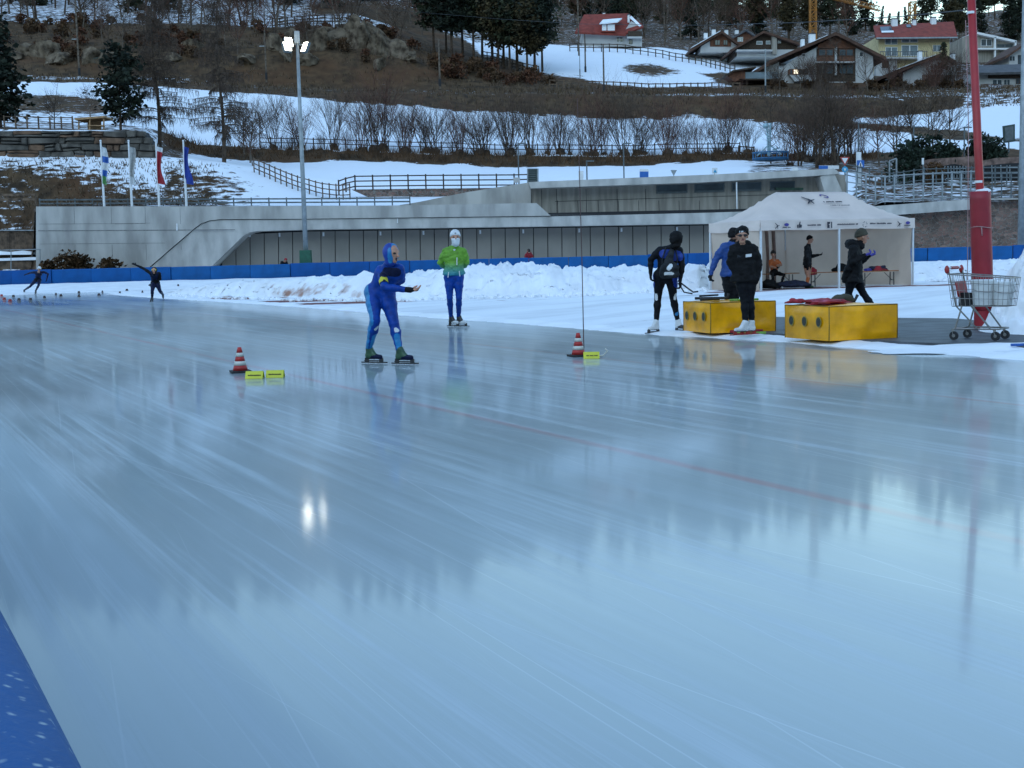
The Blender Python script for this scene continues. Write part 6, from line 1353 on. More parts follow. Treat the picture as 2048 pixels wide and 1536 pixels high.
# ---- little lane markers on the bend
M['marker'] = mat('marker_dark', (.05, .03, .03), .6); M['marker_red'] = mat('marker_red', (.40, .04, .03), .6)
mk = MB(); mk.box((0, 0, .06), (.15, .08, .11), taper=.6); mkm = [mk.mesh('lane_marker', M['marker']), mk.mesh('lane_marker', M['marker_red'])]
for i, (x, y) in enumerate(((26, 577), (19, 584), (37, 582), (88, 578), (111, 573), (121, 576.5), (157, 571), (157, 575), (197, 572.5), (204, 569), (239, 570.5), (253, 566.5), (284, 569), (60, 580.5), (3, 588), (8, 586), (-6, 586), (356, 563))):
    p = G(x, y)
    for _ in range(3): p = G(x, y, shelf_z(p.x, p.y))
    z = shelf_z(p.x, p.y)
    o = mobj('lane_marker', mkm[1 if x < 20 else 0], None, (p.x, p.y, z + .0)); o.rotation_euler = (0, 0, rv.uniform(0, 3)); tag(o, 'tiny dark block marking the lane on the bend' if x >= 20 else 'tiny red block marking the lane on the bend', 'marker', 'dark lane markers on the bend' if x >= 20 else 'red lane markers on the bend')
# ---- red padded post
M['pad_red'] = mat('red_pad', (.30, .012, .022), .5, .1, 3, .4, bscale=7); M['pole_red'] = mat('red_pole', (.36, .016, .018), .4, .08)
bs = G(1966, 667); t = thing('padded_post', 'leaning red post wrapped in a thick red pad behind the shopping trolley', 'post', bs); tpz = P(1960, 383, bs.y); top = P(1941, -40, bs.y)
mb = MB(); mb.tube([bs, tpz, top], .058, 14); mb.build('pole', M['pole_red'], t, True)
def padtube(a, b, r, n, name, m):
    mb = MB(); vs_ = []; K = 14
    for k in range(K + 1):
        c = a.lerp(b, k / K)
        for j in range(n): an = 6.2832 * j / n; rr = r * (1 + .05 * math.sin(an * 2 + 1) + .03 * fbm(math.cos(an) * 2, k * .4)); vs_.append(c + Vector((rr * math.cos(an), rr * math.sin(an), 0)))
    mb.add(vs_, [(k * n + j, k * n + (j + 1) % n, (k + 1) * n + (j + 1) % n, (k + 1) * n + j) for k in range(K) for j in range(n)] + [tuple(range(n)), tuple(K * n + j for j in range(n))]); return mb.build(name, M[m], t, True)
padtube(bs + Vector((0, 0, .35)), tpz, .145, 20, 'pad', 'pad_red'); padtube(bs + Vector((-.005, 0, .05)), bs + Vector((0, 0, .36)), .125, 20, 'pad', 'pad_red')
M['rope'] = mat('rope', (.42, .25, .24), .8); zc = P(1963, 455, bs.y); mb = MB(); mb.tube([zc + Vector((.155 * math.cos(a), .155 * math.sin(a), .012 * math.sin(a * 2))) for a in np.linspace(0, 6.2832, 25)], .007, 5); mb.tube([zc + Vector((-.055, -.152, 0)), zc + Vector((-.05, -.16, -.12))], .008, 5); mb.build('rope', M['rope'], t, True)['kind'] = 'stuff'
for yy in (28, 366): c = P(1942 + (yy - 28) * .047, yy, bs.y); mb = MB(); mb.cyl(c, c + Vector((0, 0, .035)), .062, .062, 14); mb.build('band', M['white_paint'], t)
mb = MB(); mb.blob(tpz + Vector((.04, -.02, .0)), (.11, .1, .05), 2, .4, 2); mb.build('snow_cap', M['snow'], t, True)
mb = MB(); mb.tube([P(1941, 40, bs.y) + Vector((-.07, 0, 0)), P(1937, 250, bs.y) , P(1936, 400, bs.y), P(1935, 560, bs.y)], .006, 4); mb.build('halyard', M['rope'], t)
# ---- shopping trolley
M['wire'] = mat('trolley_wire', (.28, .27, .25), .35, .15, 8, metal=.6); M['trolley_red'] = mat('trolley_red', (.33, .022, .018), .45, .1); M['bucket'] = mat('bucket_white', (.68, .69, .67), .45, .06, 3)
c0 = Vector((5.78, 16.65, 0.066)); FW = Vector((.755, -.655, 0)); LT = Vector((.655, .755, 0)); tr = thing('shopping_trolley', 'wire shopping trolley with red handle and white buckets beside the red post', 'trolley', c0)
def cp_(f, l, z): return c0 + FW * f + LT * l + Vector((0, 0, z))
W0, W1 = .46, .36
for f, l in ((0, 0), (0, W0), (.52, .06), (.52, W0 - .06)):
    mb = MB(); c = cp_(f, l, .06); mb.tube([c - LT * .014, c + LT * .014], .058, 14); wl_ = mb.build('wheel', M['rubber'], tr); mb = MB(); mb.tube([c - LT * .016, c + LT * .016], .022, 10); mb.build('hub', M['wire'], wl_); mb = MB(); mb.beam(c, cp_(f - .02, l, .15), .03, .02); mb.build('caster_fork', M['wire'], tr)
def wires(name, segs, r, m='wire'):
    mb = MB()
    for s in segs: mb.tube(s, r, 5)
    return mb.build(name, M[m], tr)
wires('chassis', [[cp_(0, 0, .15), cp_(.56, .05, .15), cp_(.56, W0 - .05, .15), cp_(0, W0, .15), cp_(0, 0, .15)], [cp_(.02, 0, .15), cp_(.10, .01, .45)], [cp_(.02, W0, .15), cp_(.10, W0 - .01, .45)], [cp_(.30, 0.02, .15), cp_(.02, .0, .45), cp_(-.08, 0, .92)], [cp_(.30, W0 - .02, .15), cp_(.02, W0, .45), cp_(-.08, W0, .92)], [cp_(.46, .04, .15), cp_(.22, .02, .46)], [cp_(.46, W0 - .04, .15), cp_(.22, W0 - .02, .46)]], .011)['kind'] = 'stuff'
def bk(u, v, side):       # basket side point: u along, v up
    f = -.04 + (.70 + .04 * v) * u - .05 * v * (1 - u); half = (W0 / 2 - .03) * (1 - .18 * u) + .035 * v; return cp_(f, W0 / 2 + side * half, .44 + (.42 - .06 * u) * v)
seg = []
for sd in (-1, 1):
    for i in range(13): seg.append([bk(i / 12, 0, sd), bk(i / 12, 1, sd)])
    for v in (0, .25, .5, .75): seg.append([bk(0, v, sd), bk(1, v, sd)])
for v in (0, .25, .5, .75):
    seg.append([bk(1, v, -1), bk(1, v, 1)]); seg.append([bk(0, v, -1), bk(0, v, 1)])
for k in range(1, 7): u = k / 7; seg.append([bk(1, 0, -1).lerp(bk(1, 0, 1), u), bk(1, 1, -1).lerp(bk(1, 1, 1), u)]); seg.append([bk(0, 0, -1).lerp(bk(0, 0, 1), u), bk(0, 1, -1).lerp(bk(0, 1, 1), u)]); seg.append([bk(0, 0, -1).lerp(bk(0, 0, 1), u), bk(1, 0, -1).lerp(bk(1, 0, 1), u)])
wires('basket_wire', seg, .0038)['kind'] = 'stuff'
wires('basket_rim', [[bk(0, 1, -1), bk(1, 1, -1), bk(1, 1, 1), bk(0, 1, 1), bk(0, 1, -1)]], .009)
wires('handle_bar', [[cp_(-.10, -.01, .94), cp_(-.10, W0 + .01, .94)]], .012, 'bucket'); wires('handle_grip', [[cp_(-.10, .13, .94), cp_(-.10, .36, .94)]], .022, 'trolley_red')
for l in (-.01, W0 + .01): mb = MB(); mb.blob(cp_(-.095, l, .92), (.032, .032, .055), 2, .1); mb.build('handle_end', M['trolley_red'], tr, True)
mb = MB(); mb.prism([cp_(.02, .06, .56), cp_(.02, W0 - .06, .56), cp_(-.02, W0 - .06, .76), cp_(-.02, .06, .76)], FW * .012); mb.build('seat_flap', M['trolley_red'], tr)
def bucket(f, l, z, label, s=1.0):
    c = cp_(f, l, z); t2 = thing('bucket', label, 'bucket', c); mb = MB(); mb.lathe(c, [(.115 * s, 0), (.135 * s, .24 * s), (.142 * s, .245 * s), (.142 * s, .265 * s)], 20); mb.build('tub', M['bucket'], t2); mb = MB(); mb.lathe(c, [(.146 * s, .262 * s), (.15 * s, .29 * s), (.13 * s, .30 * s)], 20); mb.build('lid', M['bucket'], t2)
    mb = MB(); mb.tube([c + Vector((.145 * s * math.cos(a), .145 * s * math.sin(a), .2 * s - .05 * abs(math.sin(a)))) for a in np.linspace(3.3, 6.1, 9)], .004, 4); mb.build('bail', M['wire'], t2)
bucket(.30, W0 / 2 - .02, .452, 'white lidded bucket in the trolley next to the red flap', 1.1); bucket(.55, W0 / 2 + .01, .452, 'white lidded bucket at the front end of the trolley')
mb = MB(); mb.box(cp_(.10, W0 / 2 - .06, .53), (.12, .16, .17), .3); tag(mb.build('small_box', M['rubber'], None, org=cp_(.10, W0 / 2 - .06, .445)), 'small black box in the trolley beside the bucket', 'box')

# chunks of ploughed snow at the foot of the bank (uncountable crumbs)
mb = MB(); rg = random.Random(21)
for i in range(420):
    px = rg.uniform(330, 1420) if i < 340 else rg.uniform(1850, 2046); by = float(np.interp(px, [322, 500, 740, 900, 1100, 1290, 1400, 1836, 2048], [592, 601, 604, 600, 595, 588, 583, 564, 556.5])); q = G(px, by + abs(rg.gauss(0, 1.2)) - .5); r_ = rg.uniform(.03, .12) * (1.6 if rg.random() < .1 else 1)
    mb.blob((q.x, q.y + .1, .03 + r_ * .25), (r_ * 1.3, r_, r_ * .8), 1, .6, 2.0, 0, i * .7)
tag(mb.build('snow_crumbs', M['snow']), 'loose lumps of snow along the foot of the ploughed bank', 'snow', kind='stuff')
# ================================================================== people
def surface_nets(F, org, h):
    S = F < 0; nx, ny, nz = F.shape
    c = np.zeros((nx - 1, ny - 1, nz - 1), np.int8)
    for dx in (0, 1):
        for dy in (0, 1):
            for dz in (0, 1): c += S[dx:nx - 1 + dx, dy:ny - 1 + dy, dz:nz - 1 + dz]
    cells = np.argwhere((c > 0) & (c < 8)); ids = -np.ones(c.shape, np.int32); ids[tuple(cells.T)] = np.arange(len(cells))
    off = np.array([(a, b, d) for a in (0, 1) for b in (0, 1) for d in (0, 1)]); V = np.stack([F[tuple((cells + o).T)] for o in off], 1)
    acc = np.zeros((len(cells), 3)); cnt = np.zeros(len(cells))
    for a in range(8):
        for b in range(a + 1, 8):
            if np.abs(off[a] - off[b]).sum() != 1: continue
            m = (V[:, a] < 0) != (V[:, b] < 0); t = V[m, a] / (V[m, a] - V[m, b]); acc[m] += off[a] + t[:, None] * (off[b] - off[a]); cnt[m] += 1
    verts = (cells + acc / cnt[:, None]) * h + org; faces = []
    for ax in range(3):
        sl0 = [slice(None)] * 3; sl1 = [slice(None)] * 3; sl0[ax] = slice(0, -1); sl1[ax] = slice(1, None)
        a = S[tuple(sl0)]; b = S[tuple(sl1)]; e = np.argwhere(a != b); o1, o2 = (ax + 1) % 3, (ax + 2) % 3
        e = e[(e[:, o1] > 0) & (e[:, o2] > 0) & (e[:, o1] < F.shape[o1] - 1) & (e[:, o2] < F.shape[o2] - 1)]
        q = []
        for d1, d2 in ((1, 1), (0, 1), (0, 0), (1, 0)): k = e.copy(); k[:, o1] -= d1; k[:, o2] -= d2; q.append(ids[tuple(k.T)])
        q = np.stack(q, 1); fl = a[tuple(e.T)]; q[~fl] = q[~fl][:, ::-1]; faces.append(q)
    return verts, np.concatenate(faces)
class Fig:
    def __init__(s): s.p = []; s.paint = []
    def cap(s, a, b, r0, r1, m, flat=None, k=.03, cut=None): s.p.append((np.array(a, float), np.array(b, float), r0, r1, m, flat, k, cut))
    def ball(s, a, r, m, flat=None, k=.03, cut=None): s.cap(a, a, r, r, m, flat, k, cut)
    def chain(s, pts, rs, m, k=.03, flat=None):
        for i in range(len(pts) - 1): s.cap(pts[i], pts[i + 1], rs[i], rs[i + 1], m, flat, k)
    def mesh(s, name, h, root, parent=None, smooth=True):
        org = np.array(root.location); lo = np.min([np.minimum(q[0], q[1]) - max(q[2], q[3]) for q in s.p], 0) - 3 * h; hi = np.max([np.maximum(q[0], q[1]) + max(q[2], q[3]) for q in s.p], 0) + 3 * h
        n = np.ceil((hi - lo) / h).astype(int) + 1; F = np.full(n, .25, np.float32); B = np.full(n, 9.0, np.float32); O = np.zeros(n, np.int16); mats = []
        for q in s.p:
            if q[4] not in mats: mats.append(q[4])
        for q in s.paint:
            if q[3] not in mats: mats.append(q[3])
        for i, (a, b, r0, r1, m, flat, k, cut) in enumerate(s.p):
            pad = max(r0, r1) + .07; l = np.clip(((np.minimum(a, b) - pad - lo) / h).astype(int), 0, n - 1); u = np.clip(((np.maximum(a, b) + pad - lo) / h).astype(int) + 2, 1, n)
            ax = [lo[d] + h * np.arange(l[d], u[d]) for d in range(3)]; X = np.stack(np.meshgrid(*ax, indexing='ij'), -1)
            if flat is not None:
                fn, fk = np.array(flat[0], float), flat[1]; c = (a + b) / 2; X2 = X + fn * ((X - c) @ fn)[..., None] * (fk - 1)
            else: X2 = X
            ab = b - a; L2 = ab @ ab; t = np.clip(((X2 - a) @ ab) / L2, 0, 1) if L2 > 1e-10 else np.zeros(X.shape[:3]); d = np.linalg.norm(X2 - a - t[..., None] * ab, axis=-1) - (r0 + (r1 - r0) * t)
            if cut is not None: d = np.maximum(d, (X - np.array(cut[0], float)) @ np.array(cut[1], float))
            sl = tuple(slice(l[d_], u[d_]) for d_ in range(3)); f = F[sl]; hh = np.clip(.5 + .5 * (d - f) / k, 0, 1); F[sl] = d * (1 - hh) + f * hh - k * hh * (1 - hh); bb = B[sl]; mk_ = d < bb; bb[mk_] = d[mk_]; B[sl] = bb; oo = O[sl]; oo[mk_] = mats.index(m); O[sl] = oo
        v, f = surface_nets(F, lo, h); fc = v[f].mean(1); gi = np.clip(np.round((fc - lo) / h).astype(int), 0, n - 1); mi = O[tuple(gi.T)].astype(int)
        for (a, b, r, m) in s.paint:
            a = np.array(a, float); b = np.array(b, float); ab = b - a; L2 = ab @ ab; t = np.clip(((fc - a) @ ab) / L2, 0, 1) if L2 > 1e-10 else np.zeros(len(fc)); mi[np.linalg.norm(fc - a - t[:, None] * ab, axis=1) < r] = mats.index(m)
        me = bpy.data.meshes.new(name); me.from_pydata((v - org).tolist(), [], f.tolist())
        for m in mats: me.materials.append(M[m])
        # cloth folds: small creases across the limbs, not on skin or boots
        amp = np.zeros(len(v)); tab = np.array([FOLD.get(m, 0.0) for m in mats]); np.maximum.at(amp, f.ravel(), np.repeat(tab[mi], 4))
        nr = np.empty(len(v) * 3, np.float32); me.vertices.foreach_get('normal', nr) if False else None
        e1 = v[f[:, 2]] - v[f[:, 0]]; e2 = v[f[:, 3]] - v[f[:, 1]]; fn_ = np.cross(e1, e2); vn = np.zeros_like(v)
        for k_ in range(4): np.add.at(vn, f[:, k_], fn_)
        vn /= np.linalg.norm(vn, axis=1)[:, None] + 1e-12
        w1 = np.array([mnoise.noise(Vector((p[0] * 9 + p[2] * 5, p[1] * 9, p[2] * 20 - p[0] * 8))) + .5 * mnoise.noise(Vector((p[0] * 22, p[1] * 22, p[2] * 34 + p[0] * 12))) if a_ > 0 else 0.0 for p, a_ in zip(v, amp)])
        me.vertices.foreach_set('co', (v - org + vn * (w1 * amp)[:, None]).astype(np.float32).ravel())
        me.polygons.foreach_set('material_index', mi.astype(np.int32)); me.polygons.foreach_set('use_smooth', [True] * len(f)); me.update()
        o = bpy.data.objects.new(name, me); col.objects.link(o); o.parent = parent or root; return o
FOLD = dict(black=.013, blue_jkt=.013, green_jkt=.014, grey_cloth=.011, red_cloth=.012, orange=.010, suit_blue=.0045, suit_navy=.0045, suit_black=.005, suit_light=.0045, suit_royal=.0045, white_cloth=.004, olive=.006)
def nv(*v): return np.array(v, float) / np.linalg.norm(v)
UP = np.array([0, 0, 1.0])
M['skin'] = mat('skin', (.50, .25, .16), .55, .08, 20, sss=.1); M['lip'] = mat('lip', (.24, .09, .08), .5); M['eye'] = mat('eye_dark', (.02, .015, .015), .3)
M['suit_blue'] = mat('suit_blue', (.0, .046, .30), .5, .15, 14, .3, bscale=26, spec=.25); M['suit_light'] = mat('suit_light', (.012, .20, .46), .42, .1, 14); M['suit_navy'] = mat('suit_navy', (.006, .011, .045), .55, .15, 14, .25, bscale=26, spec=.2); M['suit_black'] = mat('suit_black', (.005, .006, .009), .6, .2, 14, .25, bscale=26, spec=.15); M['suit_royal'] = mat('suit_royal', (.001, .038, .30), .5, .1, 14)
M['white_cloth'] = mat('white_cloth', (.68, .70, .71), .75, .08, 14, .25, bscale=24); M['blue_jkt'] = mat('jacket_blue', (.008, .055, .24), .6, .12, 10, .5, bscale=16); M['orange'] = mat('orange_cloth', (.55, .13, .03), .7, .12, 10, .3, bscale=20); M['boot_green'] = mat('boot_green', (.03, .085, .04), .4, .25, 14); M['boot_white'] = mat('boot_white', (.66, .68, .68), .35, .06, 10); M['boot_black'] = mat('boot_black', (.02, .02, .022), .35, .2); M['blade'] = mat('blade_steel', (.03, .03, .033), .4, .1); M['violet'] = mat('violet_glove', (.06, .05, .35), .6, .1); M['hair'] = mat('hair_dark', (.02, .013, .01), .6, .3, 30); M['yellow_band'] = mat('armband_yellow', (.62, .58, .04), .6, .06)
def grad_green():
    m = mat('jacket_green_teal', (.14, .34, .02), .6, .12, 10, .7, bscale=11); nt = m.node_tree; N = nt.nodes; L = nt.links; b = N['Principled BSDF']; old = b.inputs['Base Color'].links[0].from_socket
    tc = N.new('ShaderNodeTexCoord'); sp = N.new('ShaderNodeSeparateXYZ'); L.new(tc.outputs['Object'], sp.inputs[0]); mr = N.new('ShaderNodeMapRange'); mr.inputs[1].default_value = 1.22; mr.inputs[2].default_value = .98; L.new(sp.outputs[2], mr.inputs[0])
    mx = N.new('ShaderNodeMix'); mx.data_type = 'RGBA'; L.new(mr.outputs[0], mx.inputs[0]); L.new(old, mx.inputs[6]); mx.inputs[7].default_value = (.012, .21, .30, 1); L.new(mx.outputs[2], b.inputs['Base Color']); return m
M['green_jkt'] = grad_green(); M['mouth_dark'] = mat('mouth_dark', (.05, .012, .012), .5)
def hand(f, w, d, side, m, curl=.5, s=1.0, mt=None):
    """palm plus five separate, bent fingers; d finger direction, side towards the thumb"""
    w = np.array(w, float); d = nv(*d); side = np.array(side, float); side = side - d * (side @ d); side = side / np.linalg.norm(side); n = np.cross(d, side)
    f.cap(w, w + d * .075 * s, .030 * s, .034 * s, m, (n, 1.7), .02)
    for i, (o, L) in enumerate(((.030, .070), (.011, .080), (-.010, .075), (-.030, .058))):
        a = w + d * .075 * s + side * o * s; b = a + (d * math.cos(curl * .5) + n * math.sin(curl * .5)) * L * .52 * s; c = b + (d * math.cos(curl * 1.5) + n * math.sin(curl * 1.5)) * L * .52 * s
        f.chain([a, b, c], [.0105 * s, .0098 * s, .0085 * s], mt or m, .006)
    a = w + d * .02 * s + side * .028 * s; b = a + (side * .8 + d * .55 + n * .15) * .042 * s; c = b + (side * .25 + d * .9 + n * .35) * .036 * s; f.chain([a, b, c], [.0135 * s, .012 * s, .0098 * s], mt or m, .008)
def head(f, c, fd, skin='skin', mouth=True, s=1.0):
    c = np.array(c, float); fd = nv(*fd); sd = np.cross(fd, UP); sd = sd / np.linalg.norm(sd); up = np.cross(sd, fd)
    f.ball(c + up * .025 * s - fd * .01 * s, .094 * s, skin, (sd, 1.18), .02); f.cap(c + fd * .03 * s + up * .0, c + fd * .045 * s - up * .075 * s, .068 * s, .042 * s, skin, (sd, 1.08), .03)
    f.cap(c + fd * .088 * s + up * .01 * s, c + fd * .112 * s - up * .025 * s, .011 * s, .015 * s, skin, None, .012)
    for k in (-1, 1):
        f.cap(c + sd * k * .079 * s + up * .01, c + sd * k * .082 * s - up * .025, .016 * s, .011 * s, skin, None, .01); f.cap(c + fd * .082 * s + up * .028 * s + sd * .012 * k, c + fd * .074 * s + up * .026 * s + sd * .045 * k, .010 * s, .009 * s, skin, None, .012)
        e = c + fd * .082 * s + up * .008 * s + sd * k * .032 * s; f.paint.append((e - sd * .009, e + sd * .009, .013 * s, 'eye'))
    if mouth:
        e = c + fd * .088 * s - up * .058 * s; f.paint.append((e - sd * .014, e + sd * .014, .011 * s, 'lip'))
    return c, fd, sd, up
def skate(root, pos, td, ank, boot, trim=None, blade='blade', lift=.0, tilt=0.0):
    td = nv(*td); pos = np.array(pos, float); z0 = pos[2]; g = Fig(); b0 = pos + UP * .10
    g.cap(b0 - td * .06, b0 + td * .12 - UP * .012, .034, .026, boot, None, .03); g.cap(b0 - td * .05 + UP * .0, ank, .037, .041, boot, None, .03); g.cap(b0 + td * .02 + UP * .02, ank + td * .015, .034, .038, boot, None, .03)
    g.cap(pos + UP * .068 - td * .09, pos + UP * .066 + td * .14, .018, .016, 'boot_black', (UP, 1.5), .01)
    if trim: g.paint.append((b0 + td * .02 - UP * .02, b0 + td * .14 - UP * .02, .042, trim))
    o = g.mesh('skate', .008, root); mb = MB(); an = math.atan2(td[1], td[0])
    mb.box(pos + UP * .016 + td * .03, (.38, .007, .016), an); mb.box(pos + UP * .045 + td * .13, (.05, .022, .05), an); mb.box(pos + UP * .045 - td * .08, (.05, .022, .05), an); mb.box(pos + UP * .036 + td * .02, (.27, .016, .014), an)
    mb.build('blade', M[blade], o); return o
def person(label, D, base, J, feet, fd, mt, h=.011, bulk=1.0, leg=1.0, hem=None, grip=(.5, .5), hands=('skin', 'skin'), hdirs=None, scale=1.0, group=None, headf=True, hscale=1.0, extra=None, skin='skin', belly=.0, collar=None):
    root = thing('person', label, 'person', (base.x, base.y, 0.0), group); f = Fig(); W = {k: np.array(P(v[0], v[1], D + v[2])) for k, v in J.items()}; s = scale
    sh = (W['shl'] + W['shr']) / 2; pel = W['pel']; dx = W['shr'] - W['shl']; dx = dx / np.linalg.norm(dx); sp = sh - pel; sp = sp / np.linalg.norm(sp); fw = np.cross(sp, dx); fw = fw / np.linalg.norm(fw)
    b = bulk * s
    # trunk: broad shoulders, narrower waist, flat front to back
    ch = pel + (sh - pel) * .70; wa = pel + (sh - pel) * .32; fl = (fw, 1.38)
    dn = sp * -.025
    f.cap(W['shl'] + (sh - W['shl']) * .25 + dn, W['shr'] + (sh - W['shr']) * .25 + dn, .066 * b, .066 * b, mt['torso'], (fw, 1.1), .05)
    for q_ in ('shl', 'shr'): f.cap(W['neck'] + dn * 1.2, W[q_] + (sh - W[q_]) * .15, .052 * b, .05 * b, mt['torso'], None, .04)
    f.cap(ch - dx * .055 * s, ch + dx * .055 * s, .122 * b, .122 * b, mt['torso'], fl, .07); f.cap(wa - dx * .035 * s, wa + dx * .035 * s, (.112 + belly) * b, (.112 + belly) * b, mt['waist'], fl, .07)
    hpm = (W['hipl'] + W['hipr']) / 2; f.cap(W['hipl'], W['hipr'], .108 * s * leg, .108 * s * leg, mt['hip'], (fw, 1.12), .06); f.cap(hpm, wa, .115 * s, .105 * s, mt['hip'], fl, .06)
    f.cap(sh, W['neck'], .062 * s, .05 * s, mt.get('neck', skin), None, .035); f.cap(W['neck'], W['head'], .05 * s, .05 * s, mt.get('neck', skin), None, .03)
    if hem is not None:
        hm = np.array(P(*hem)); f.cap(hm - dx * .07, hm + dx * .07, .125 * b, .125 * b, mt['torso'], (fw, 1.2), .03, (hm, -UP)); f.cap(wa, hm, .14 * b, .14 * b, mt['torso'], (fw, 1.25), .05, (hm, -UP))
    for q, k in (('l', 0), ('r', 1)):
        a, e, w_ = W['sh' + q], W['el' + q], W['wr' + q]
        f.chain([a - sp * .012, (a + e) / 2, e], [.060 * b, .053 * b, .045 * b], mt['arm'], .035); f.chain([e, e + (w_ - e) * .35, w_], [.046 * b, .045 * b, .031 * b], mt['fore'], .02)
        hd = hdirs[k] if hdirs else (w_ - e); hand(f, w_, hd, (-fw if k else fw) if abs(nv(*hd) @ fw) < .8 else dx, hands[k], grip[k], s * (1.0 if hands[k] == 'skin' else 1.12))
        hip, kn = W['hip' + q], W['kn' + q]; pos, td, boot, trim = feet[k]; pos = np.array(pos, float); td = nv(*td); ank = pos + UP * (.19 if boot else .09) * 1.0 - td * .045
        if ('an' + q) in W: ank = W['an' + q]
        f.chain([hip, hip + (kn - hip) * .4, kn], [.098 * s * leg, .086 * s * leg, .058 * s * leg], mt['thigh'], .03); f.chain([kn, kn + (ank - kn) * .33, kn + (ank - kn) * .75, ank], [.056 * s * leg, .060 * s * leg, .044 * s * leg, .040 * s * leg], mt['calf'], .02)
        if boot: skate(root, pos, td, ank, boot, trim, mt.get('blade', 'blade'))
        else: f.cap(pos + UP * .045 - td * .07, pos + UP * .035 + td * .15, .045, .036, mt.get('shoe', 'boot_black'), None, .02)
    hc, hfd, hsd, hup = head(f, W['head'], fd, skin, headf, hscale)
    if extra: extra(f, W, fw, dx, root, (hc, hfd, hsd, hup))
    f.mesh('body', h, root); return root, W, (hc, hfd, hsd, hup), fw, dx
def beanie(root, H, m, low=.035, r=.106, name='hat', paint=None, h=.009, back=True, pom=False):
    c, fd, sd, up = H; g = Fig(); cut = (c + up * low, -up + fd * (.25 if back else 0) * -1 * -1)
    cn = -(up) + fd * .30; cn = cn / np.linalg.norm(cn); g.ball(c + up * .028 - fd * .012, r, m, (sd, 1.12), .02, (c + up * low * .6, cn)); g.ball(c + up * .075 - fd * .02, r * .62, m, None, .05)
    if pom: g.ball(c + up * .15, .03, m)
    if paint: g.paint += paint(c, fd, sd, up)
    return g.mesh(name, h, root)
def hood(root, H, m, face=.055, r=.108, name='hood', paint=None, neck=None):
    c, fd, sd, up = H; g = Fig(); fn = fd + up * .12; fn = fn / np.linalg.norm(fn); g.ball(c + up * .022 - fd * .015, r, m, (sd, 1.12), .03, (c + fd * face, fn)); g.cap(c - up * .02, c - up * .09 - fd * .01, r * .86, .075, m, (sd, 1.08), .04, (c + fd * face * .95, fn))
    if paint: g.paint += paint(c, fd, sd, up)
    return g.mesh(name, .009, root)
# --- woman in blue skin suit
def w_extra(f, W, fw, dx, root, H):
    out = np.array([-.96, -.28, 0])
    f.paint += [(W['hipl'] + out * .115 + UP * .06, W['knl'] + out * .075, .075, 'suit_light'), (W['knl'] + out * .07, W['anl_'] + out * .05, .05, 'suit_light'),
                (W['knl'] * .45 + W['anl_'] * .55 + np.array([.05, -.05, 0]), W['anl_'] + np.array([.05, -.05, 0]), .040, 'suit_light'), (W['knr'] * .5 + W['anr_'] * .5 + np.array([.012, -.06, 0]), W['anr_'] + np.array([.012, -.06, .0]), .045, 'suit_light')]
    for q in 'lr':
        k = W['kn' + q] * .72 + W['an' + q + '_'] * .28 + np.array([.03 if q == 'l' else .01, -.05, 0]); f.paint += [(k - dx * .03, k + dx * .04 + UP * .012, .022, 'white_cloth'), (k, k + UP * .02, .026, 'white_cloth')]
    c = W['neck'] * .45 + W['chest'] * .55; f.paint += [(c + np.array([-.07, -.12, -.02]), c + np.array([.10, -.12, -.04]), .068, 'suit_navy'), (c + np.array([.115, -.13, -.055]), c + np.array([.118, -.13, -.085]), .030, 'white_cloth'), (c + np.array([-.025, -.15, .005]), c + np.array([-.005, -.15, .012]), .013, 'white_cloth'), (c + np.array([-.035, -.16, -.06]), c + np.array([-.012, -.16, -.058]), .012, 'white_cloth')]
J = dict(head=(783, 507, -.27), neck=(777, 531, -.19), shl=(763, 541, -.10), shr=(800, 537, -.21), chest=(778, 548, -.12), ell=(769, 574, -.32), wrl=(820, 580, -.40), elr=(803, 560, -.06), wrr=(784, 572, .14), pel=(759, 579, .02), hipl=(746, 585, .02), hipr=(773, 586, 0), knl=(750, 641, -.17), knr=(788, 648, -.16))
fl_ = G(745, 727); fr_ = G(806, 729); Jw = dict(J); 
def anpx(p, td): return None
tdl, tdr = (.90, -.42, 0), (.92, -.38, 0)
def w_extra2(f, W, fw, dx, root, H):
    e_ = H[0] + H[1] * .09 - H[3] * .062; f.paint.append((e_, e_ - H[3] * .008, .016, 'mouth_dark'))
    W['anl_'] = np.array(fl_) + UP * .19 - nv(*tdl) * .045; W['anr_'] = np.array(fr_) + UP * .19 - nv(*tdr) * .045; w_extra(f, W, fw, dx, root, H)
root, W, H, fw, dx = person('person in a blue skin suit with yellow armband, leaning forward and pointing on the ice', 16.03, G(775, 727), J, [(fl_, tdl, 'boot_green', 'suit_navy'), (fr_, tdr, 'boot_green', 'suit_navy')], (.80, -.60, -.10), dict(torso='suit_blue', waist='suit_blue', hip='suit_blue', arm='suit_blue', fore='suit_blue', thigh='suit_blue', calf='suit_blue', neck='suit_blue'), .0075, 1.0, 1.08, None, (.55, .8), ('skin', 'suit_navy'), [(1, -.25, .06), (-.7, .5, -.2)], 1.0, extra=w_extra2, belly=-.004)
hood(root, H, 'suit_royal', .05, .106, 'hood', lambda c, fd, sd, up: [(c + fd * .05 + up * .09, c + fd * .05 + up * .09, .05, 'suit_light'), (c + fd * .05 + sd * .08 + up * .05, c + fd * .045 + sd * .07 - up * .09, .035, 'suit_light'), (c + fd * .05 - sd * .08 + up * .05, c + fd * .045 - sd * .07 - up * .09, .035, 'suit_light'), (c - fd * .1 + up * .0, c - fd * .09 - up * .03, .06, 'suit_navy')])
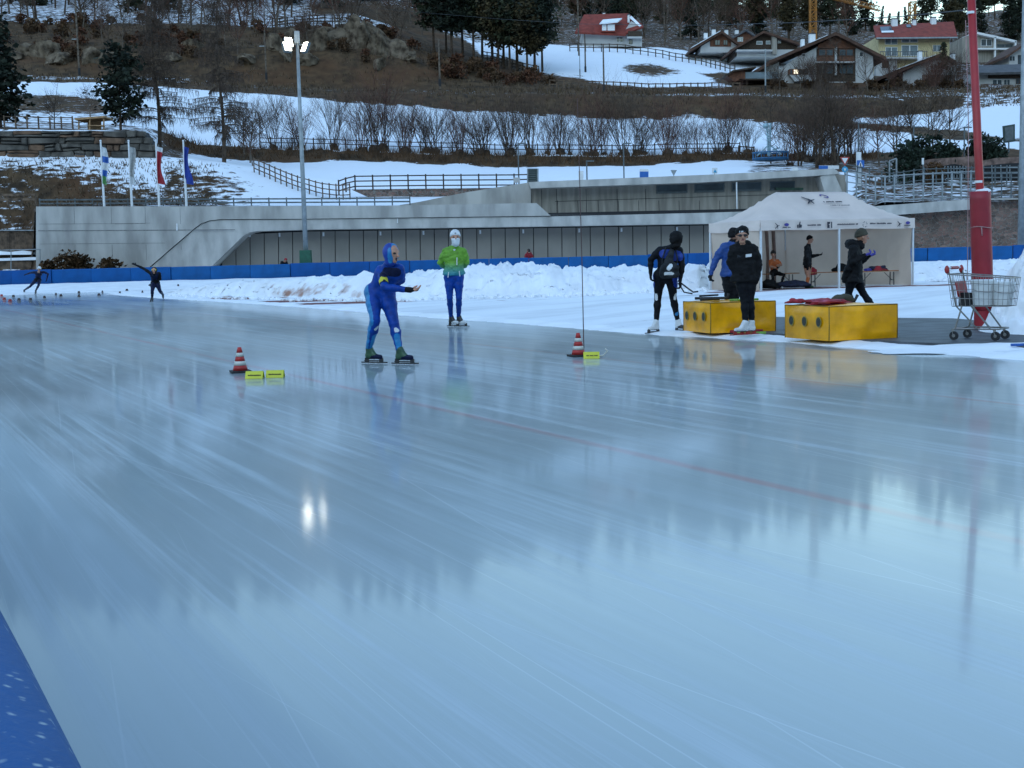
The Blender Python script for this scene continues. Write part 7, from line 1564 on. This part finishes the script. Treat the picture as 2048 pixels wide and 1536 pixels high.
mb = MB(); a, e = Vector(W['shl']), Vector(W['ell']); mb.tube([a.lerp(e, .48), a.lerp(e, .82)], [.060, .056], 16, cap=False); ab_ = mb.build('armband', M['yellow_band'], root, True); mid = a.lerp(e, .66) + Vector((.0, -.060, 0)); mb = MB(); mb.blob(mid + Vector((.014, -.002, 0)), (.024, .012, .026), 2, 0); mb.build('armband_mark', M['suit_navy'], ab_, True)
gl = Fig(); hand(gl, W['wrl'] - nv(1, -.25, .06) * .004, (1, -.25, .06), fw, 'suit_black', .55, 1.08); gl.p = gl.p[:1]; d_ = W['wrl'] - W['ell']; gl.cap(W['wrl'] - d_ * .16, W['wrl'], .035, .034, 'suit_black'); gl.mesh('half_glove', .007, root)
# --- green jacket
J = dict(head=(910.6, 475, -.04), neck=(909.5, 492, 0), shl=(891, 502.5, 0), shr=(927, 502.5, 0), ell=(880.5, 525, .04), elr=(934, 525, .04), wrl=(896, 541, .20), wrr=(917, 541, .20), pel=(908, 551, 0), hipl=(898.5, 555, 0), hipr=(917, 555, 0), knl=(899.5, 596, -.05), knr=(918, 596, -.05))
a_, b_ = G(906, 653.5), G(921.5, 653.5)
root, W, H, fw, dx = person('person in a green and teal jacket and white hat, hands behind the back', 24.13, G(912, 655), J, [(a_, (.75, -.66, 0), 'boot_black', 'white_cloth'), (b_, (.78, -.62, 0), 'boot_black', 'white_cloth')], (.12, -1, 0), dict(torso='green_jkt', waist='green_jkt', hip='suit_blue', arm='green_jkt', fore='green_jkt', thigh='suit_blue', calf='suit_blue', neck='white_cloth'), .010, 1.16, .95, (908, 549, 24.13), (.5, .5), ('suit_black', 'suit_black'), [(.6, .4, -.5), (-.6, .4, -.5)], 1.0)
beanie(root, H, 'white_cloth', .032, .112, 'hat', lambda c, fd, sd, up: [(c + fd * .1 + up * .085 - sd * .015, c + fd * .1 + up * .085 + sd * .015, .016, 'suit_navy')])
g = Fig(); c, fd, sd, up = H; g.cap(c + fd * .03 - up * .04, c + fd * .03 - up * .1, .085, .075, 'white_cloth', (sd, 1.05), .03, (c - up * .012, up)); g.mesh('face_mask', .009, root)
mb = MB(); z = Vector(W['neck']) * .3 + Vector(W['pel']) * .7; 
for s_, e_ in (((.065, -.205, .17), (.06, -.225, .03)), ((-.10, -.19, -.10), (-.115, -.19, -.20)), ((.10, -.20, -.08), (.11, -.19, -.18))): mb = MB(); mb.tube([z + Vector(s_), z + Vector(e_)], .009, 6); mb.build('zip', M['white_cloth'], root)
# --- skater with backpack, seen from behind
J = dict(head=(1353, 478, -.12), neck=(1347, 492, -.06), shl=(1319, 500, 0), shr=(1359, 500, 0), ell=(1301.5, 520, -.02), elr=(1364, 531, -.05), wrl=(1301, 546, -.05), wrr=(1360, 561, -.08), pel=(1331, 546, 0), hipl=(1319, 552, 0), hipr=(1343, 552, 0), knl=(1316, 594, .08), knr=(1346, 594, .08))
a_, b_ = G(1309, 667), G(1359, 664)
def bp_extra(f, W, fw, dx, root, H):
    s = (W['shl'] + W['shr']) / 2; f.paint += [(s + np.array([-.12, -.13, -.06]), s + np.array([-.02, -.14, -.06]), .085, 'suit_royal'), (s + np.array([.02, -.14, -.10]), s + np.array([.13, -.12, -.10]), .095, 'suit_royal'), (W['hipl'] + np.array([-.10, 0, 0]), W['hipl'] * .6 + W['knl'] * .4 + np.array([-.07, 0, 0]), .05, 'suit_royal'), (W['hipr'] + np.array([.05, -.10, 0]), W['hipr'] * .6 + W['knr'] * .4 + np.array([.06, -.06, 0]), .055, 'suit_royal')]
    for q in 'lr': k = W['kn' + q] + np.array([-.03 if q == 'l' else .03, -.05, -.03]); f.paint.append((k, k + np.array([0, 0, .07]), .025, 'white_cloth'))
    for p_ in (a_, b_): p2 = np.array(p_) + UP * .30; f.paint.append((p2 + np.array([-.05, -.05, 0]), p2 + np.array([-.05, -.05, .05]), .03, 'suit_light'))
root, W, H, fw, dx = person('skater in black and royal blue suit with a dark backpack, seen from behind', 20.75, G(1335, 665), J, [(a_, (-.75, -.62, 0), 'boot_white', None), (b_, (.45, -.85, 0), 'boot_white', 'boot_black')], (.75, .6, -.1), dict(torso='suit_black', waist='suit_black', hip='suit_black', arm='suit_black', fore='suit_black', thigh='suit_black', calf='suit_black', neck='suit_black'), .010, 1.02, .98, None, (.9, 1.0), ('suit_black', 'suit_black'), [(.05, 0, -1), (.05, -.1, -1)], 1.0, extra=bp_extra)
hood(root, H, 'black', .06, .112, 'hat')
g = Fig(); s_ = (W['shl'] + W['shr']) / 2; c_ = s_ * .42 + W['pel'] * .58; g.cap(c_ + np.array([-.09, -.21, -.17]), c_ + np.array([.10, -.20, -.17]), .07, .07, 'grey_cloth', ((0, 1, 0), 1.1), .05); g.cap(c_ + np.array([-.07, -.22, -.08]), c_ + np.array([.09, -.21, -.07]), .075, .075, 'grey_cloth', ((0, 1, 0), 1.1), .05); g.cap(c_ + np.array([.0, -.19, .02]), c_ + np.array([.06, -.12, .20]), .075, .04, 'grey_cloth', ((0, 1, 0), 1.1), .05)
g.paint += [(c_ + np.array([-.06, -.29, -.165]), c_ + np.array([.05, -.29, -.165]), .032, 'white_cloth'), (c_ + np.array([-.01, -.29, -.08]), c_ + np.array([.03, -.29, -.02]), .036, 'white_cloth')]; bpk = g.mesh('backpack', .010, root)
for dx_ in (-.11, .12): mb = MB(); p0 = Vector(s_) + Vector((dx_ * .6, -.09, .05)); p1 = Vector(c_) + Vector((dx_, -.16, -.12)); mb.tube([p0, p0.lerp(p1, .5) + Vector((dx_ * .25, -.03, 0)), p1], .012, 5); mb.build('strap', M['grey_cloth'], bpk)
w_ = Vector(W['wrr']) + Vector((.02, -.04, -.08)); mb = MB(); mb.tube([w_ + Vector((-.06, 0, .08)), w_ + Vector((.10, -.03, -.05)), w_ + Vector((.18, -.04, -.11)), w_ + Vector((.26, -.04, -.10))], .014, 6); tag(mb.build('blade_guard', M['rubber'], None, True, org=w_), 'black blade guard in the right hand of the backpack skater', 'blade guard'); mb = MB(); mb.tube([w_ + Vector((-.05, .03, .04)), w_ + Vector((.04, .0, -.11)), w_ + Vector((.17, -.03, -.135))], .012, 6); tag(mb.build('blade_guard', M['rubber'], None, True, org=w_), 'second black guard below the first in the backpack skater\'s hand', 'blade guard')
# --- blue jacket, half hidden
J = dict(head=(1469, 472, 0), neck=(1464, 486, 0), shl=(1448, 493, -.05), shr=(1476, 493, .1), ell=(1430, 522, -.08), elr=(1480, 525, .1), wrl=(1422, 547, -.12), wrr=(1482, 548, .1), pel=(1462, 548, 0), hipl=(1455, 552, 0), hipr=(1470, 552, 0), knl=(1457, 594, 0), knr=(1471, 594, 0))
a_ = G(1455, 641); b_ = G(1474, 640)
root, W, H, fw, dx = person('person in a blue jacket and black hat, mostly hidden behind the one in black', 23.0, G(1464, 641), J, [((a_.x, a_.y, .03), (.5, .8, 0), None, None), ((b_.x, b_.y, .03), (.5, .8, 0), None, None)], (.85, .45, 0), dict(torso='blue_jkt', waist='blue_jkt', hip='black', arm='blue_jkt', fore='blue_jkt', thigh='black', calf='black', neck='black'), .011, 1.25, 1.08, (1462, 551, 23.0), (.9, .9), ('black', 'black'), [(-.1, 0, -1), (0, 0, -1)])
beanie(root, H, 'black', -.02, .112); 
# --- black jacket with sunglasses
J = dict(head=(1484, 472, -.05), neck=(1485, 487, 0), shl=(1468, 497, -.02), shr=(1506, 496, .02), ell=(1461, 525, .0), elr=(1517, 524, .03), wrl=(1472, 550, -.03), wrr=(1516, 551, .0), pel=(1490, 552, 0), hipl=(1483, 558, 0), hipr=(1500, 558, 0), knl=(1489, 601, -.06), knr=(1500, 601, -.02))
a_ = G(1486, 671, .066); b_ = G(1499, 670, .066)
root, W, H, fw, dx = person('person in a black padded jacket, sunglasses and white skates before the foam block', 18.8, G(1495, 670, .066), J, [(a_, (-.92, -.35, 0), 'boot_white', None), (b_, (-.88, -.4, 0), 'boot_white', None)], (-.05, -1, -.02), dict(torso='black', waist='black', hip='suit_black', arm='black', fore='black', thigh='suit_black', calf='suit_black', neck='black', blade='trolley_red'), .010, 1.18, 1.0, (1489, 562, 18.8), (.9, .9), ('black', 'black'), [(.1, -.1, -1), (-.1, -.1, -1)])
beanie(root, H, 'black', .034, .110, 'hat', lambda c, fd, sd, up: [(c + fd * .1 + up * .075 - sd * .06, c + fd * .1 + up * .062 - sd * .04, .017, 'white_cloth'), (c + fd * .1 + up * .075 + sd * .0, c + fd * .1 + up * .06 + sd * .015, .017, 'white_cloth'), (c + fd * .09 + up * .075 + sd * .05, c + fd * .09 + up * .06 + sd * .055, .016, 'white_cloth')])
c, fd, sd, up = [Vector(x) for x in H]; mb = MB(); 
for k in (-1, 1): mb.blob(c + fd * .092 + up * .010 + sd * (.036 * k), (.032, .016, .020), 2, 0)
mb.tube([c + fd * .10 + up * .016 - sd * .03, c + fd * .10 + up * .016 + sd * .03], .005, 5); mb.tube([c + fd * .088 + up * .014 + sd * .062, c + up * .012 + sd * .086], .005, 4); mb.tube([c + fd * .088 + up * .014 - sd * .062, c + up * .012 - sd * .086], .005, 4); mb.build('sunglasses', M['rubber'], root, True)['kind'] = 'stuff'
s_ = Vector((W['shl'] + W['shr']) / 2); mb = MB(); mb.prism([s_ + Vector(v) for v in ((.0, -.185, -.09), (.085, -.18, -.082), (.082, -.184, -.125), (-.002, -.19, -.132))], (0, .02, 0)); mb.build('name_patch', M['white_cloth'], root); mb = MB(); mb.prism([s_ + Vector(v) for v in ((-.12, -.175, -.10), (-.10, -.18, -.095), (-.07, -.185, -.125), (-.12, -.18, -.135))], (0, .02, 0)); mb.build('chest_mark', M['grey_cloth'], root)
g = Fig(); n_ = np.array(W['neck']); g.cap(n_ + np.array([-.05, .02, -.04]), n_ + np.array([.07, .03, -.04]), .075, .085, 'black', None, .04); g.mesh('collar', .010, root)
# --- long black coat
J = dict(head=(1724, 474, 0), neck=(1717, 489, .02), shl=(1706, 497, -.15), shr=(1713, 496, .18), ell=(1709, 524, -.22), elr=(1722, 522, .2), wrl=(1729, 511, -.25), wrr=(1738, 512, .12), pel=(1709, 550, 0), hipl=(1704, 554, -.06), hipr=(1711, 554, .08), knl=(1697, 588, -.05), knr=(1726, 586, .08))
a_ = G(1680, 640); b_ = G(1733, 641)
root, W, H, fw, dx = person('person in a long black hooded coat walking past the tent, violet glove raised', 22.0, G(1710, 643), J, [((a_.x, 22.0, .03), (1, .1, 0), None, None), ((b_.x, 22.0, .03), (1, .1, 0), None, None)], (1, -.08, -.05), dict(torso='black', waist='black', hip='black', arm='black', fore='black', thigh='suit_black', calf='suit_black', neck='black'), .011, 1.22, 1.0, (1708, 564, 22.0), (1.2, 1.2), ('violet', 'violet'), [(1, -.1, .35), (1, -.1, .35)])
beanie(root, H, 'olive', .03, .115); g = Fig(); n_ = np.array(W['neck']); g.cap(n_ + np.array([-.13, -.06, .01]), n_ + np.array([-.13, .08, .01]), .085, .085, 'black', None, .05); g.cap(n_ + np.array([-.03, 0, -.02]), n_ + np.array([.02, 0, -.02]), .09, .085, 'black', None, .05); g.mesh('hood', .011, root)
g = Fig(); p_ = np.array(W['pel']); g.cap(p_ + np.array([-.15, -.13, .12]), p_ + np.array([-.16, -.02, -.06]), .07, .085, 'black', ((1, 0, 0), 1.2), .05); g.paint.append((p_ + np.array([-.27, -.2, .2]), p_ + np.array([-.27, -.2, .05]), .05, 'grey_cloth')); g.mesh('shoulder_bag', .012, root)
# --- standing in the tent
mt_ = dict(torso='grey_cloth', waist='grey_cloth', hip='black', arm='grey_cloth', fore='black', thigh='skin', calf='orange', neck='skin', shoe='boot_green')
J = dict(head=(1620, 479, 0), neck=(1617, 489, .02), shl=(1613, 495, -.15), shr=(1617, 494, .2), ell=(1614, 516, -.2), elr=(1622, 513, .22), wrl=(1615, 531, -.22), wrr=(1637, 510, .15), pel=(1615, 530, 0), hipl=(1613, 533, -.08), hipr=(1618, 533, .1), knl=(1616, 554, -.08), knr=(1617, 554, .1))
base = tp(2.45, 1.5, 0); D_ = base.y; px_ = 1616; a_ = P(1615, 577, D_); a_.z = .03
root, W, H, fw, dx = person('person in a dark grey jacket and orange socks standing in the tent', D_, Vector((a_.x, D_, 0)), J, [((a_.x, D_ - .1, .03), (1, -.2, 0), None, None), ((a_.x + .04, D_ + .12, .03), (1, -.1, 0), None, None)], (1, -.1, 0), mt_, .013, 1.24, .95, (1614.5, 529, D_), (.8, .8), ('black', 'black'), [(0, 0, -1), (1, -.1, .2)])
beanie(root, H, 'black', .03, .11, 'hat', lambda c, fd, sd, up: [(c + fd * .09 - sd * .05 + up * .06, c + fd * .1 + up * .06 + sd * .05, .018, 'white_cloth')])
# --- seated child
D_ = tp(1.2, 2.15, 0).y; sc_ = .84
J = dict(head=(1546.5, 509, -.05), neck=(1547, 518, 0), shl=(1540.5, 521.5, 0), shr=(1556, 521.5, 0), ell=(1541, 533, -.12), elr=(1562, 530, -.05), wrl=(1552, 536, -.28), wrr=(1554, 531, -.26), pel=(1548, 544, .05), hipl=(1544, 546, 0), hipr=(1553, 546, 0), knl=(1545, 549, -.36), knr=(1568, 550, -.30))
a_ = P(1548, 574, D_ - .4); b_ = P(1561, 572, D_ - .25)
root, W, H, fw, dx = person('child in an orange shirt and black trousers sitting on the tent bench', D_, Vector((P(1548, 570, D_).x, D_, 0)), J, [((a_.x, D_ - .42, .03), (.2, -1, 0), None, None), ((b_.x, D_ - .3, .03), (.1, -1, 0), None, None)], (-.15, -1, -.1), dict(torso='orange', waist='orange', hip='black', arm='orange', fore='skin', thigh='black', calf='black', neck='skin', shoe='boot_white'), .012, 1.05, .9, None, (.8, .8), ('black', 'skin'), [(1, -.3, .1), (.3, -.8, -.3)], sc_, hscale=.95)
beanie(root, H, 'hair', .02, .104, 'hair')
# --- skater with one arm out
J = dict(head=(308.5, 541, -.45), neck=(308.5, 548, -.3), shl=(301, 546, -.25), shr=(318.5, 547, -.2), ell=(287, 537, -.1), elr=(320.5, 558, -.1), wrl=(271, 529.5, .0), wrr=(304, 568, .25), pel=(310.5, 563, .15), hipl=(307, 566, .1), hipr=(314, 566, .1), knl=(304.5, 582, -.15), knr=(320, 582, .05))
a_ = G(304, 604); b_ = G(326.5, 599)
root, W, H, fw, dx = person('skater in a dark suit with one arm stretched out sideways, racing on the bend', 47.1, G(306, 604), J, [(a_, (-.1, -1, 0), 'boot_black', None), (b_, (.3, -.95, 0), 'boot_black', None)], (0, -1, -.1), dict(torso='suit_navy', waist='suit_navy', hip='suit_black', arm='suit_black', fore='suit_black', thigh='suit_navy', calf='suit_navy', neck='suit_black'), .014, 1.02, 1.0, None, (.3, .6), ('suit_black', 'suit_black'), None)
hood(root, H, 'suit_black', .05, .11, 'hood', lambda c, fd, sd, up: [(c + fd * .07 - sd * .08 + up * .04, c + fd * .07 + sd * .08 + up * .04, .035, 'yellow_band')])
# --- far skater
J = dict(head=(78.5, 538.5, -.45), neck=(77.5, 544, -.3), shl=(68, 544.5, -.2), shr=(88, 544, -.2), ell=(60, 546, -.05), elr=(96, 548, -.25), wrl=(51.5, 549, .05), wrr=(93.5, 558.5, -.3), pel=(75.5, 557.5, .15), hipl=(72, 560, .1), hipr=(79, 560, .1), knl=(60, 573, .25), knr=(77, 571, -.2))
a_ = G(49, 587.5); b_ = G(71.5, 588.5)
root, W, H, fw, dx = person('skater in a dark suit and white hat crouching far off on the bend', 68.7, G(70, 588), J, [(a_, (.5, -.85, 0), 'boot_black', None), (b_, (.1, -1, 0), 'boot_black', None)], (0, -1, -.15), dict(torso='suit_navy', waist='suit_navy', hip='suit_black', arm='suit_navy', fore='suit_navy', thigh='suit_navy', calf='suit_navy', neck='skin'), .016, 1.05, 1.0, None, (.5, .6), ('suit_black', 'suit_black'), None)
beanie(root, H, 'white_cloth', .03, .115, 'hat', None, .012)
# --- watchers behind the far barrier
J = dict(head=(1057.5, 502, 0), neck=(1057.5, 506, 0), shl=(1052, 509, 0), shr=(1063, 509, 0), ell=(1050.5, 513, -.3), elr=(1065, 513, -.3), wrl=(1055, 504, -.4), wrr=(1061.5, 504.5, -.4), pel=(1057.5, 524, 0), hipl=(1055, 526, 0), hipr=(1060, 526, 0), knl=(1055, 539, 0), knr=(1060, 539, 0)); q = P(1057, 545, 83.0)
root, W, H, fw, dx = person('photographer in a red jacket standing behind the far barrier', 83.0, Vector((q.x, 83.0, 0)), J, [((q.x - .08, 83, 0), (0, -1, 0), None, None), ((q.x + .08, 83, 0), (0, -1, 0), None, None)], (0, -1, 0), dict(torso='red_cloth', waist='red_cloth', hip='black', arm='red_cloth', fore='red_cloth', thigh='black', calf='black', neck='skin'), .016, 1.2, 1.0)
beanie(root, H, 'hair', .02, .112, 'hair', None, .013); mb = MB(); c = (Vector(W['wrl']) + Vector(W['wrr'])) / 2 + Vector((0, -.05, .06)); mb.box(c, (.16, .08, .11)); mb.tube([c, c + Vector((0, -.16, 0))], .045, 10); tag(mb.build('camera', M['rubber'], None, org=c), 'small black camera held by the photographer in red', 'camera')
J = dict(head=(571.5, 521, -.5), neck=(569, 523.5, -.35), shl=(563, 524, -.2), shr=(573, 524, -.25), ell=(563, 530, -.4), elr=(575, 529, -.45), wrl=(569, 532.5, -.75), wrr=(577, 531.5, -.75), pel=(563, 533, .25), hipl=(560, 535, .25), hipr=(565, 535, .25), knl=(560, 544, .1), knr=(565, 544, .1)); q = P(564, 545, 82.0)
root, W, H, fw, dx = person('person in black with a red cap leaning over the far barrier', 82.0, Vector((q.x, 82.1, 0)), J, [((q.x - .1, 82.1, 0), (0, -1, 0), None, None), ((q.x + .1, 82.1, 0), (0, -1, 0), None, None)], (.3, -1, -.2), dict(torso='black', waist='black', hip='black', arm='black', fore='black', thigh='black', calf='black', neck='skin'), .016, 1.15, 1.0, None, (.5, .5), ('black', 'black'))
beanie(root, H, 'red_cloth', .03, .115, 'hat', None, .013)
